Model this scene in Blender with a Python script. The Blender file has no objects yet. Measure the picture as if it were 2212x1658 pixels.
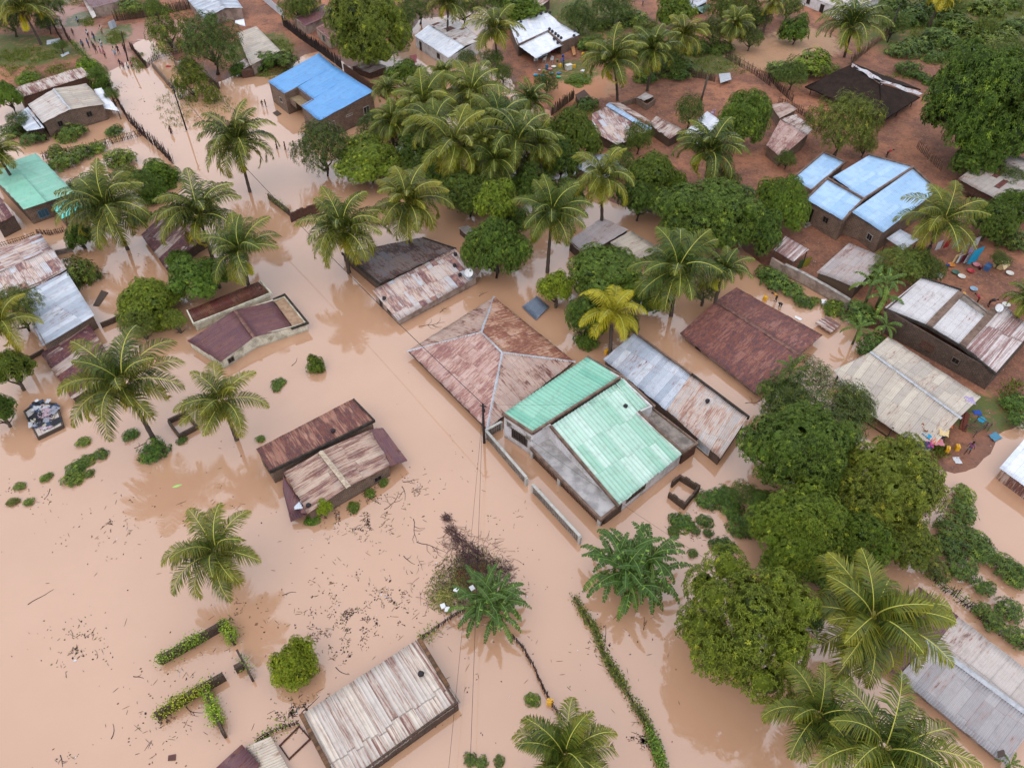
import bpy, math, random
import numpy as np
from mathutils import Vector, noise

sc = bpy.context.scene
COL = sc.collection
R = random.Random(7)
# ---------------------------------------------------------------- camera
CAMH = 60.0
FPX, PCX, PCY = 1659.0, 1106.0, 829.0          # focal length and centre in survey units (2212 x 1658)
SQ = math.sqrt(.5)
cam_d = bpy.data.cameras.new('camera')
cam = bpy.data.objects.new('camera', cam_d)
COL.objects.link(cam)
cam.location = (0, 0, CAMH)
cam.rotation_euler = (math.radians(45), 0, 0)
cam_d.sensor_width = 36
cam_d.lens = 36 * FPX / 2212
cam_d.clip_start = .5
cam_d.clip_end = 9000
sc.camera = cam
# ---------------------------------------------------------------- world
SUN_EL, SUN_ROT = math.radians(55), math.radians(-155)
w = bpy.data.worlds.new('World')
sc.world = w
w.use_nodes = True
nt = w.node_tree
nt.nodes.clear()
sky = nt.nodes.new('ShaderNodeTexSky')
sky.sky_type = 'NISHITA'
sky.sun_disc = False
sky.sun_elevation = SUN_EL
sky.sun_rotation = SUN_ROT
sky.air_density = 1.0
sky.dust_density = 2.0
sky.ozone_density = 1.0
hs = nt.nodes.new('ShaderNodeHueSaturation')      # overcast: the cloud layer whitens the sky
hs.inputs['Saturation'].default_value = .62
bg = nt.nodes.new('ShaderNodeBackground')
bg.inputs['Strength'].default_value = .15
wo = nt.nodes.new('ShaderNodeOutputWorld')
cl = nt.nodes.new('ShaderNodeMix')                # unbroken cloud layer under the clear sky
cl.data_type = 'RGBA'
cl.inputs[0].default_value = .9
cl.inputs[7].default_value = (5.5, 6.05, 6.9, 1)
nt.links.new(sky.outputs[0], hs.inputs['Color'])
nt.links.new(hs.outputs[0], cl.inputs[6])
nt.links.new(cl.outputs[2], bg.inputs['Color'])
nt.links.new(bg.outputs[0], wo.inputs['Surface'])
# ---------------------------------------------------------------- sun (overcast)
sd = bpy.data.lights.new('sun', 'SUN')
sd.energy = .6
sd.angle = math.radians(50)
sd.color = (1, .86, .70)
sun = bpy.data.objects.new('sun', sd)
COL.objects.link(sun)
sun.rotation_euler = (math.radians(35), 0, math.radians(-25))
# ---------------------------------------------------------------- exposure
sc.view_settings.view_transform = 'Standard'
sc.view_settings.look = 'None'
sc.view_settings.gamma = 1
sc.view_settings.exposure = .72
sc.cycles.max_bounces = 5
sc.cycles.diffuse_bounces = 3
sc.cycles.glossy_bounces = 2
sc.cycles.transmission_bounces = 2
sc.cycles.transparent_max_bounces = 4

# ================================================================ survey helper: where a point of height z lies
def G(x, y, z=0.0):
    a = (x - PCX) / FPX
    b = -(y - PCY) / FPX
    d = Vector((a, SQ + b * SQ, -SQ + b * SQ))
    t = (z - CAMH) / d.z
    return Vector((t * d.x, t * d.y, z))

def mpp(x, y, z=0.0):
    """metres per survey unit at that point"""
    p = G(x, y, z)
    return (p.y * SQ + (CAMH - z) * SQ) / FPX

# ================================================================ mesh builder
class MB:
    def __init__(s):
        s.v = []; s.f = []; s.uv = []; s.mi = []; s.sm = []
    def face(s, pts, uv=None, mi=0, sm=False):
        n = len(s.v)
        s.v.extend([tuple(p) for p in pts])
        s.f.append(tuple(range(n, n + len(pts))))
        if uv is None:
            a = Vector(pts[0]); b = Vector(pts[1]); d = Vector(pts[-1])
            e = (b - a); L = max(e.length, 1e-6); e = e / L
            nrm = e.cross(d - a)
            g = nrm.cross(e)
            g = g.normalized() if g.length > 1e-9 else Vector((0, 0, 1))
            uv = [((Vector(p) - a).dot(e), (Vector(p) - a).dot(g)) for p in pts]
        s.uv.append(uv); s.mi.append(mi); s.sm.append(sm)
    def idx(s, ids, uv=None, mi=0, sm=True):
        s.f.append(tuple(ids)); s.uv.append(uv or [(0, 0)] * len(ids)); s.mi.append(mi); s.sm.append(sm)
    def prism(s, loop, z0, z1, mi=0):
        """vertical prism over an xy loop"""
        n = len(loop)
        ar = sum(loop[i][0] * loop[(i + 1) % n][1] - loop[(i + 1) % n][0] * loop[i][1] for i in range(n))
        if ar < 0: loop = loop[::-1]
        lo = [Vector((p[0], p[1], z0)) for p in loop]; hi = [Vector((p[0], p[1], z1)) for p in loop]
        for i in range(n):
            j = (i + 1) % n
            s.face([lo[i], lo[j], hi[j], hi[i]], mi=mi)
        s.face(hi, mi=mi); s.face(lo[::-1], mi=mi)
    def bar(s, p, q, w, h, mi=0, up=Vector((0, 0, 1))):
        """box along p->q, w wide, h high"""
        p = Vector(p); q = Vector(q)
        d = (q - p).normalized(); sx = d.cross(up)
        if sx.length < 1e-4: sx = d.cross(Vector((0, 1, 0)))
        sx.normalize(); u = sx.cross(d)
        a = sx * w / 2; b = u * h / 2
        P = [p - a - b, p + a - b, p + a + b, p - a + b]
        Q = [q - a - b, q + a - b, q + a + b, q - a + b]
        for i in range(4):
            j = (i + 1) % 4
            s.face([P[i], Q[i], Q[j], P[j]], mi=mi)
        s.face(P, mi=mi); s.face(Q[::-1], mi=mi)
    def box(s, c, sx, sy, sz, rz=0.0, mi=0):
        """box standing on point c"""
        c = Vector(c); ux = Vector((math.cos(rz), math.sin(rz), 0)); uy = Vector((-ux.y, ux.x, 0))
        lp = [c - ux * sx / 2 - uy * sy / 2, c + ux * sx / 2 - uy * sy / 2, c + ux * sx / 2 + uy * sy / 2, c - ux * sx / 2 + uy * sy / 2]
        s.prism(lp, c.z, c.z + sz, mi)
    def tube(s, pts, rad, n=6, mi=0, cap=True):
        pts = [Vector(p) for p in pts]; base = len(s.v); L = 0
        ref = Vector((0, 0, 1))
        for i, p in enumerate(pts):
            d = (pts[min(i + 1, len(pts) - 1)] - pts[max(i - 1, 0)]).normalized()
            x = d.cross(ref)
            if x.length < .1: x = d.cross(Vector((1, 0, 0)))
            x.normalize(); y = d.cross(x)
            r = rad[i] if hasattr(rad, '__len__') else rad
            for k in range(n):
                a = 2 * math.pi * k / n
                s.v.append(tuple(p + x * math.cos(a) * r + y * math.sin(a) * r))
        for i in range(len(pts) - 1):
            L0 = L; L += (pts[i + 1] - pts[i]).length
            for k in range(n):
                a = base + i * n + k; b = base + i * n + (k + 1) % n
                s.idx((a, b, b + n, a + n), [(k / n, L0), ((k + 1) / n, L0), ((k + 1) / n, L), (k / n, L)], mi)
        if cap:
            s.idx([base + k for k in range(n)][::-1], None, mi, False)
            s.idx([base + (len(pts) - 1) * n + k for k in range(n)], None, mi, False)
    def lathe(s, c, prof, n=14, mi=0):
        """prof: (r, z) list"""
        base = len(s.v); c = Vector(c)
        for r, z in prof:
            for k in range(n):
                a = 2 * math.pi * k / n
                s.v.append((c.x + r * math.cos(a), c.y + r * math.sin(a), c.z + z))
        for i in range(len(prof) - 1):
            for k in range(n):
                a = base + i * n + k; b = base + i * n + (k + 1) % n
                s.idx((a, b, b + n, a + n), None, mi)
        s.idx([base + k for k in range(n)][::-1], None, mi, False)
        s.idx([base + (len(prof) - 1) * n + k for k in range(n)], None, mi, False)
    def mesh(s, name, mats, origin=(0, 0, 0)):
        me = bpy.data.meshes.new(name)
        o = origin
        nv = len(s.v)
        co = np.array(s.v, dtype=np.float32).reshape(-1, 3) - np.array(o, dtype=np.float32)
        me.from_pydata(co.tolist(), [], s.f)
        for m in (mats if isinstance(mats, (list, tuple)) else [mats]): me.materials.append(m)
        ul = me.uv_layers.new(name='UVMap')
        flat = [c for fuv in s.uv for p in fuv for c in p]
        if len(flat) == len(ul.data) * 2:
            ul.data.foreach_set('uv', flat)
        me.polygons.foreach_set('material_index', s.mi)
        me.polygons.foreach_set('use_smooth', s.sm)
        me.update()
        return me
    def build(s, name, mats, parent=None, loc=None):
        """link as one object; a part is placed relative to its parent's location"""
        if parent is not None: o = Vector(parent.location)
        elif loc is not None: o = Vector(loc)
        else: o = Vector((0, 0, 0))
        gp = parent
        while gp is not None and gp.parent is not None:
            gp = gp.parent; o = o + Vector(gp.location)
        ob = bpy.data.objects.new(name, s.mesh(name, mats, o))
        COL.objects.link(ob)
        if parent is not None: ob.parent = parent
        else: ob.location = o
        return ob

def tag(o, label=None, cat=None, group=None, kind=None):
    if label: o['label'] = label
    if cat: o['category'] = cat
    if group: o['group'] = group
    if kind: o['kind'] = kind
    return o

def thing(name, label, cat, loc, group=None):
    o = bpy.data.objects.new(name, None)
    COL.objects.link(o)
    o.location = loc
    o.empty_display_size = .3
    return tag(o, label, cat, group, 'thing')

# ================================================================ materials
def lin(c): 
    c = c / 255
    return c / 12.92 if c <= .04045 else ((c + .055) / 1.055) ** 2.4
def S(r, g, b, k=1.0):
    return (lin(r) * k, lin(g) * k, lin(b) * k, 1)
_M = {}
class NT:
    def __init__(s, name):
        s.m = bpy.data.materials.new(name); s.m.use_nodes = True
        s.t = s.m.node_tree; s.t.nodes.clear()
        s.out = s.t.nodes.new('ShaderNodeOutputMaterial')
        s.p = s.n('ShaderNodeBsdfPrincipled')
        s.l(s.p.outputs[0], s.out.inputs['Surface'])
    def n(s, ty, **kw):
        nd = s.t.nodes.new(ty)
        for k, v in kw.items():
            if k.startswith('i_'):
                nd.inputs[int(k[2:])].default_value = v
            else: setattr(nd, k, v)
        return nd
    def l(s, a, b): s.t.links.new(a, b)
    def put(s, sock, v):
        if hasattr(v, 'is_output') or isinstance(v, bpy.types.NodeSocket): s.l(v, sock)
        else: sock.default_value = v
    def math(s, op, a, b=0.0, c=None, clamp=False):
        nd = s.n('ShaderNodeMath', operation=op, use_clamp=clamp)
        s.put(nd.inputs[0], a); s.put(nd.inputs[1], b)
        if c is not None: s.put(nd.inputs[2], c)
        return nd.outputs[0]
    def mix(s, f, a, b, bt='MIX'):
        nd = s.n('ShaderNodeMix', data_type='RGBA', blend_type=bt)
        s.put(nd.inputs[0], f); s.put(nd.inputs[6], a); s.put(nd.inputs[7], b)
        return nd.outputs[2]
    def ramp(s, f, a, b):
        nd = s.n('ShaderNodeMapRange', interpolation_type='SMOOTHSTEP')
        s.put(nd.inputs[0], f); nd.inputs[1].default_value = a; nd.inputs[2].default_value = b
        return nd.outputs[0]
    def noise(s, vec, scale, detail=3, rough=.55, dist=0.0):
        nd = s.n('ShaderNodeTexNoise')
        if vec is not None: s.l(vec, nd.inputs['Vector'])
        nd.inputs['Scale'].default_value = scale; nd.inputs['Detail'].default_value = detail
        nd.inputs['Roughness'].default_value = rough; nd.inputs['Distortion'].default_value = dist
        return nd
    def mapv(s, vec, sc=(1, 1, 1), loc=(0, 0, 0)):
        nd = s.n('ShaderNodeMapping')
        s.l(vec, nd.inputs[0]); nd.inputs['Scale'].default_value = sc; nd.inputs['Location'].default_value = loc
        return nd.outputs[0]
    def bump(s, h, st=.3, d=.05):
        nd = s.n('ShaderNodeBump'); s.l(h, nd.inputs['Height'])
        nd.inputs['Strength'].default_value = st; nd.inputs['Distance'].default_value = d
        s.l(nd.outputs[0], s.p.inputs['Normal'])
    def fin(s, col, rough=.7, spec=.4):
        s.put(s.p.inputs['Base Color'], col); s.put(s.p.inputs['Roughness'], rough)
        s.p.inputs['Specular IOR Level'].default_value = spec
        return s.m

def plain(name, col, rough=.7, var=.25, scale=2.0, spec=.3):
    key = name
    if key in _M: return _M[key]
    t = NT(name)
    tc = t.n('ShaderNodeTexCoord').outputs['Object']
    nz = t.noise(tc, scale, 4)
    c2 = tuple(x * (1 - var) for x in col[:3]) + (1,)
    c = t.mix(t.ramp(nz.outputs[0], .35, .65), col, c2)
    _M[key] = t.fin(c, rough, spec)
    return _M[key]

RUST = S(118, 62, 48, .8); RUSTD = S(84, 48, 52, .8); RUSTL = S(176, 118, 84, .8)
def tin(name, a, b, rust=.3, streak=1.0, sheetw=.8, sheetl=3.0, whole=.0, r1=RUST, r2=RUSTD, r3=RUSTL, seam=.25, rough=.42, seed=0.0, met=.0, stripe=.12, dirt=.3, per=.2):
    """corrugated iron; UV u runs across the sheets and v up the slope, in metres"""
    if name in _M: return _M[name]
    a, b = [tuple(min(.85, v * 1.14) for v in c_[:3]) + (1,) for c_ in (a, b)]
    t = NT(name)
    uv = t.n('ShaderNodeUVMap').outputs[0]
    sp = t.n('ShaderNodeSeparateXYZ'); t.l(uv, sp.inputs[0])
    u, v = sp.outputs[0], sp.outputs[1]
    su = t.math('FLOOR', t.math('DIVIDE', u, sheetw))
    jit = t.n('ShaderNodeTexWhiteNoise', noise_dimensions='1D'); t.l(t.math('ADD', su, seed + 3.3), jit.inputs['W'])
    vv = t.math('ADD', v, t.math('MULTIPLY', jit.outputs[0], .5))
    sv = t.math('FLOOR', t.math('DIVIDE', vv, sheetl))
    cb = t.n('ShaderNodeCombineXYZ'); t.l(su, cb.inputs[0]); t.l(sv, cb.inputs[1]); cb.inputs[2].default_value = seed
    wn = t.n('ShaderNodeTexWhiteNoise', noise_dimensions='3D'); t.l(cb.outputs[0], wn.inputs['Vector'])
    rs = t.n('ShaderNodeSeparateColor'); t.l(wn.outputs['Color'], rs.inputs[0])
    r_a, r_b, r_c = rs.outputs[0], rs.outputs[1], rs.outputs[2]
    base = t.mix(r_a, a, b)
    off = t.n('ShaderNodeVectorMath', operation='MULTIPLY_ADD'); t.l(wn.outputs['Color'], off.inputs[0])
    off.inputs[1].default_value = (7 * .3, 5 * .3, 3); t.l(uv, off.inputs[2])
    st = t.noise(t.mapv(off.outputs[0], (4.6 if streak < 2.5 else 8.5, .9 / streak, 1), (seed, seed, 0)), 1.0, 5, .62)
    fine = t.noise(t.mapv(uv, (9, 2.5, 1)), 1.0, 3, .6)
    big = t.noise(t.mapv(uv, (.35, .35, 1), (seed * 2, 0, 0)), 1.0, 2)
    lvl = t.math('ADD', t.math('MULTIPLY', st.outputs[0], 1.0), t.math('MULTIPLY', t.math('SUBTRACT', r_b, .5), .2))
    lvl = t.math('ADD', lvl, t.math('MULTIPLY', t.math('SUBTRACT', big.outputs[0], .5), .5 if streak < 2.5 else .15))
    lvl = t.math('ADD', lvl, t.math('MULTIPLY', t.math('SUBTRACT', fine.outputs[0], .5), .25))
    th = .86 - rust * .72
    m = t.math('MULTIPLY', t.ramp(lvl, th - .12, th + .1), .92)
    if whole > 0:
        wm = t.math('LESS_THAN', r_c, whole)
        m = t.math('MAXIMUM', m, wm)
    rc = t.mix(t.ramp(t.noise(t.mapv(off.outputs[0], (1.3, .8, 1)), 1.6, 4).outputs[0], .35, .62), r1, r2)
    rc = t.mix(t.ramp(fine.outputs[0], .55, .75), rc, r3)
    # pale rust halo
    halo = t.ramp(lvl, th - .3, th)
    base = t.mix(t.math('MULTIPLY', halo, dirt), base, r3)
    gr = t.noise(t.mapv(uv, (1.2, 1.2, 1)), 1.0, 5, .7)
    base = t.mix(t.math('MULTIPLY', t.ramp(gr.outputs[0], .45, .7), .22), base, S(120, 108, 100, .6))
    c = t.mix(m, base, rc)
    # dirt held in the overlaps; darker stripes repeating across the corrugations
    fr = t.math('FRACT', t.math('DIVIDE', u, sheetw))
    sl = t.math('LESS_THAN', fr, .06)
    fv = t.math('FRACT', t.math('DIVIDE', vv, sheetl))
    sl2 = t.math('LESS_THAN', fv, .02)
    sl = t.math('MAXIMUM', sl, sl2)
    c = t.mix(t.math('MULTIPLY', sl, seam), c, S(90, 72, 64, .5))
    wv = t.math('SINE', t.math('MULTIPLY', u, 2 * math.pi / per))
    c = t.mix(t.math('MULTIPLY', t.ramp(wv, .2, 1.0), stripe), c, S(96, 84, 78, .5))
    t.p.inputs['Metallic'].default_value = met
    _M[name] = t.fin(c, t.math('ADD', rough, t.math('MULTIPLY', m, .3)), .4)
    return _M[name]

def masonry(name, c1, c2, mortar, bw=.4, bh=.2, stain=.35, damp=.35, plaster=None, pl=.0):
    if name in _M: return _M[name]
    t = NT(name)
    uv = t.n('ShaderNodeUVMap').outputs[0]
    br = t.n('ShaderNodeTexBrick'); t.l(uv, br.inputs['Vector'])
    br.inputs['Color1'].default_value = c1; br.inputs['Color2'].default_value = c2; br.inputs['Mortar'].default_value = mortar
    br.inputs['Scale'].default_value = 1; br.inputs['Mortar Size'].default_value = .018
    br.inputs['Brick Width'].default_value = bw; br.inputs['Row Height'].default_value = bh
    c = br.outputs['Color']
    geo = t.n('ShaderNodeNewGeometry').outputs['Position']
    nz = t.noise(geo, .9, 5, .65)
    if plaster:
        c = t.mix(t.ramp(t.noise(geo, .7, 4).outputs[0], pl - .08, pl + .08), plaster, c)
    c = t.mix(t.math('MULTIPLY', t.ramp(nz.outputs[0], .4, .7), stain), c, S(70, 58, 50, .5))
    fn = t.noise(t.mapv(geo, (6, 6, 2)), 1, 3)
    c = t.mix(t.math('MULTIPLY', t.ramp(fn.outputs[0], .5, .8), .4), c, S(150, 130, 112, .6))
    z = t.n('ShaderNodeSeparateXYZ'); t.l(geo, z.inputs[0])
    wet = t.math('SUBTRACT', 1, t.ramp(z.outputs[2], .12, .3))     # soaked band at the flood line
    c = t.mix(t.math('MULTIPLY', wet, damp), c, S(110, 78, 56, .5))
    t.bump(br.outputs['Fac'], .25, .02)
    _M[name] = t.fin(c, .85, .2)
    return _M[name]

def wood(name, a, b, rough=.85):
    if name in _M: return _M[name]
    t = NT(name)
    tc = t.n('ShaderNodeTexCoord').outputs['Object']
    nz = t.noise(tc, 7, 3)
    ri = t.n('ShaderNodeNewGeometry').outputs['Random Per Island']
    c = t.mix(t.math('MULTIPLY', t.math('ADD', nz.outputs[0], ri), .5), a, b)
    _M[name] = t.fin(c, rough, .2)
    return _M[name]
# ================================================================ land outline (world xy) and terrain
LAND_D = [(-500, 270), (0, 238), (28, 195), (100, 168), (150, 150), (210, 178), (236, 152), (285, 130), (318, 148), (322, 140),
          (283, 98), (300, 84), (350, 96), (395, 135), (470, 176), (520, 158), (565, 166), (612, 160), (650, 120), (700, 108), (745, 146),
          (775, 165), (840, 112), (872, 112), (888, 70), (905, 40), (1045, 20), (1062, 90), (1050, 140), (1090, 168), (1112, 195), (1190, 240),
          (1200, 330), (1262, 410), (1330, 440), (1440, 470), (1600, 520), (1650, 590), (1700, 604), (1780, 640), (1850, 704), (1905, 722),
          (1930, 770), (2020, 865), (2008, 985), (2050, 1034), (2085, 1010), (2165, 930), (2212, 885), (2700, 640)]
LAND = [tuple(G(x, y)[:2]) for x, y in LAND_D] + [(1500, 300), (3500, 3500), (-3500, 3500), (-1500, 300)]
_la = np.array(LAND); _lb = np.roll(_la, -1, axis=0)
def land_sd(x, y):
    """signed distance to the shoreline, positive on land"""
    p = np.array((x, y)); e = _lb - _la; wv = p - _la
    tt = np.clip((wv * e).sum(1) / (e * e).sum(1), 0, 1)
    d = np.sqrt((((wv - e * tt[:, None]) ** 2).sum(1)).min())
    c1 = (_la[:, 1] > y) != (_lb[:, 1] > y)
    with np.errstate(divide='ignore', invalid='ignore'):
        xi = (_lb[:, 0] - _la[:, 0]) * (y - _la[:, 1]) / (_lb[:, 1] - _la[:, 1]) + _la[:, 0]
    ins = (np.count_nonzero(c1 & (x < xi)) % 2) == 1
    return d if ins else -d
def ground_z(x, y):
    s = land_sd(x, y)
    n = noise.noise(Vector((x * .12, y * .12, 0))) * .9 + noise.noise(Vector((x * .45, y * .45, 3))) * .5
    s += n * 1.6
    z = max(-1.2, min(.42, s * .075))
    return z + (noise.noise(Vector((x * .8, y * .8, 9))) * .05 if z > 0 else 0)

def ax(a, b, st, far, n):
    v = list(np.arange(a, b + 1e-6, st)); g = [(far - b) * (k / n) ** 2.5 for k in range(1, n + 1)]
    return sorted([a - x for x in g] + v + [b + x for x in g])
xs = ax(-125, 125, 1.25, 3600, 14)
ys = [y for y in ax(5, 200, 1.25, 3600, 14)]
g = MB()
zz = {}
for j, y in enumerate(ys):
    for i, x in enumerate(xs):
        g.v.append((x, y, ground_z(x, y)))
nx = len(xs)
for j in range(len(ys) - 1):
    for i in range(nx - 1):
        a = j * nx + i
        g.idx((a, a + 1, a + 1 + nx, a + nx))
t = NT('red_soil')
pos = t.n('ShaderNodeNewGeometry').outputs['Position']
n1 = t.noise(pos, .09, 4, .6); n2 = t.noise(pos, .5, 5, .65); n3 = t.noise(pos, 3.5, 4, .7)
n4 = t.noise(t.mapv(pos, (1, 1, 1), (40, 11, 0)), .16, 4, .6, .5)
c = t.mix(t.ramp(n1.outputs[0], .38, .62), S(178, 118, 88, .74), S(140, 94, 74, .68))
c = t.mix(t.math('MULTIPLY', t.ramp(n2.outputs[0], .45, .65), .6), c, S(108, 72, 60, .6))
c = t.mix(t.math('MULTIPLY', t.ramp(n3.outputs[0], .5, .68), .45), c, S(196, 142, 108, .75))
n6 = t.noise(t.mapv(pos, (1, 1, 1), (9, 4, 0)), 1.6, 6, .75)
c = t.mix(t.math('MULTIPLY', t.ramp(n6.outputs[0], .5, .7), .65), c, S(92, 66, 56, .6))
z = t.n('ShaderNodeSeparateXYZ'); t.l(pos, z.inputs[0])
wet = t.math('SUBTRACT', 1, t.ramp(z.outputs[2], .02, .3))
c = t.mix(t.math('MULTIPLY', wet, .55), c, S(112, 66, 44, .6))
def blob(cx, cy, rx, ry=None):
    """soft mask round a world point"""
    vm = t.n('ShaderNodeVectorMath', operation='SUBTRACT'); t.l(pos, vm.inputs[0]); vm.inputs[1].default_value = (cx, cy, 0)
    v2 = t.n('ShaderNodeVectorMath', operation='MULTIPLY'); t.l(vm.outputs[0], v2.inputs[0]); v2.inputs[1].default_value = (1 / rx, 1 / (ry or rx), 0)
    ln = t.n('ShaderNodeVectorMath', operation='LENGTH'); t.l(v2.outputs[0], ln.inputs[0])
    d = t.math('ADD', ln.outputs['Value'], t.math('MULTIPLY', t.math('SUBTRACT', n2.outputs[0], .5), 1.1))
    return t.math('SUBTRACT', 1, t.ramp(d, .75, 1.05))
for dx, dy, rx, ry in [(1650, 118, 11, 10), (1745, 95, 7, 8), (1245, 190, 8, 7)]:     # pale sand yards
    p = G(dx, dy); c = t.mix(t.math('MULTIPLY', blob(p.x, p.y, rx, ry), .6), c, S(205, 165, 128, .72))
p = G(1215, 190); c = t.mix(t.math('MULTIPLY', blob(p.x, p.y, 9, 9), .5), c, S(196, 122, 84, .72))
wr = None
for dx, dy, rx, ry in [(250, 134, 4, 6), (226, 116, 4.5, 7), (200, 92, 4.5, 7), (178, 66, 4, 7), (158, 42, 4, 7), (140, 16, 4, 8), (340, 70, 9, 6)]:      # churned wet mud of the road
    p = G(dx, dy); b_ = blob(p.x, p.y, rx, ry); wr = b_ if wr is None else t.math('MAXIMUM', wr, b_)
c = t.mix(t.math('MULTIPLY', wr, .7), c, S(190, 136, 116, .7))
gm = None
for dx, dy, rx, ry in [(60, 118, 12, 7), (175, 45, 3, 5), (245, 80, 4, 6), (2140, 20, 34, 26), (2040, 70, 24, 16), (560, 110, 7, 9), (600, 175, 9, 4), (1960, 20, 14, 10), (1490, 130, 10, 9), (1270, 40, 12, 14), (140, 0, 3, 6), (30, 90, 9, 3), (1240, 160, 5, 6), (2110, 890, 5, 3)]:
    p = G(dx, dy); b_ = blob(p.x, p.y, rx, ry); gm = b_ if gm is None else t.math('MAXIMUM', gm, b_)
gc = t.mix(n3.outputs[0], S(86, 98, 44, .55), S(124, 128, 64, .55))
gm = t.math('MULTIPLY', gm, t.ramp(t.noise(pos, 1.1, 5, .7).outputs[0], .33, .5))
c = t.mix(gm, c, gc)
vo = t.n('ShaderNodeTexVoronoi'); t.l(pos, vo.inputs['Vector']); vo.inputs['Scale'].default_value = 1.9
sk = t.math('MULTIPLY', t.math('LESS_THAN', vo.outputs['Distance'], .12), t.math('GREATER_THAN', n2.outputs[0], .54))
c = t.mix(t.math('MULTIPLY', sk, .6), c, S(215, 205, 195, .7))      # scattered litter and pebbles
t.bump(n3.outputs[0], .5, .12)
t.fin(c, t.math('SUBTRACT', .9, t.math('MULTIPLY', t.math('MAXIMUM', wet, wr), .45)), .35)
tag(g.build('ground', t.m), kind='structure')

# ---------------------------------------------------------------- flood water
wm = MB(); wm.face([(-3600, -800, 0), (3600, -800, 0), (3600, 3600, 0), (-3600, 3600, 0)])
t = NT('muddy_water')
pos = t.n('ShaderNodeNewGeometry').outputs['Position']
a1 = t.noise(t.mapv(pos, (1, 1, 1), (3, 8, 0)), .035, 4, .6, .4); a2 = t.noise(pos, .25, 4, .6)
c = t.mix(t.ramp(a1.outputs[0], .35, .65), S(216, 168, 135, .68), S(211, 162, 128, .66))
c = t.mix(t.math('MULTIPLY', t.ramp(a2.outputs[0], .4, .7), .25), c, S(206, 157, 124, .69))
# windward ripples: weak, in patches
r1 = t.noise(t.mapv(pos, (1.0, 3.2, 1)), 2.2, 2, .5); rm = t.ramp(t.noise(pos, .05, 2).outputs[0], .42, .66)
h = t.math('MULTIPLY', r1.outputs[0], t.math('ADD', .10, t.math('MULTIPLY', rm, .9)))
t.bump(h, .10, .03)
t.p.inputs['IOR'].default_value = 1.92
t.fin(c, .035, .5)
tag(wm.build('water', t.m), kind='structure')
# ================================================================ roofs and houses
def plane_fit(pts):
    A = np.array([[p.x, p.y, 1] for p in pts]); b = np.array([p.z for p in pts])
    if len(pts) == 3: return np.linalg.solve(A, b)
    c = A[:, :2].mean(0); A[:, :2] -= c
    k = np.linalg.lstsq(A, b, rcond=None)[0]
    k[2] -= k[0] * c[0] + k[1] * c[1]
    return k

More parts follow.
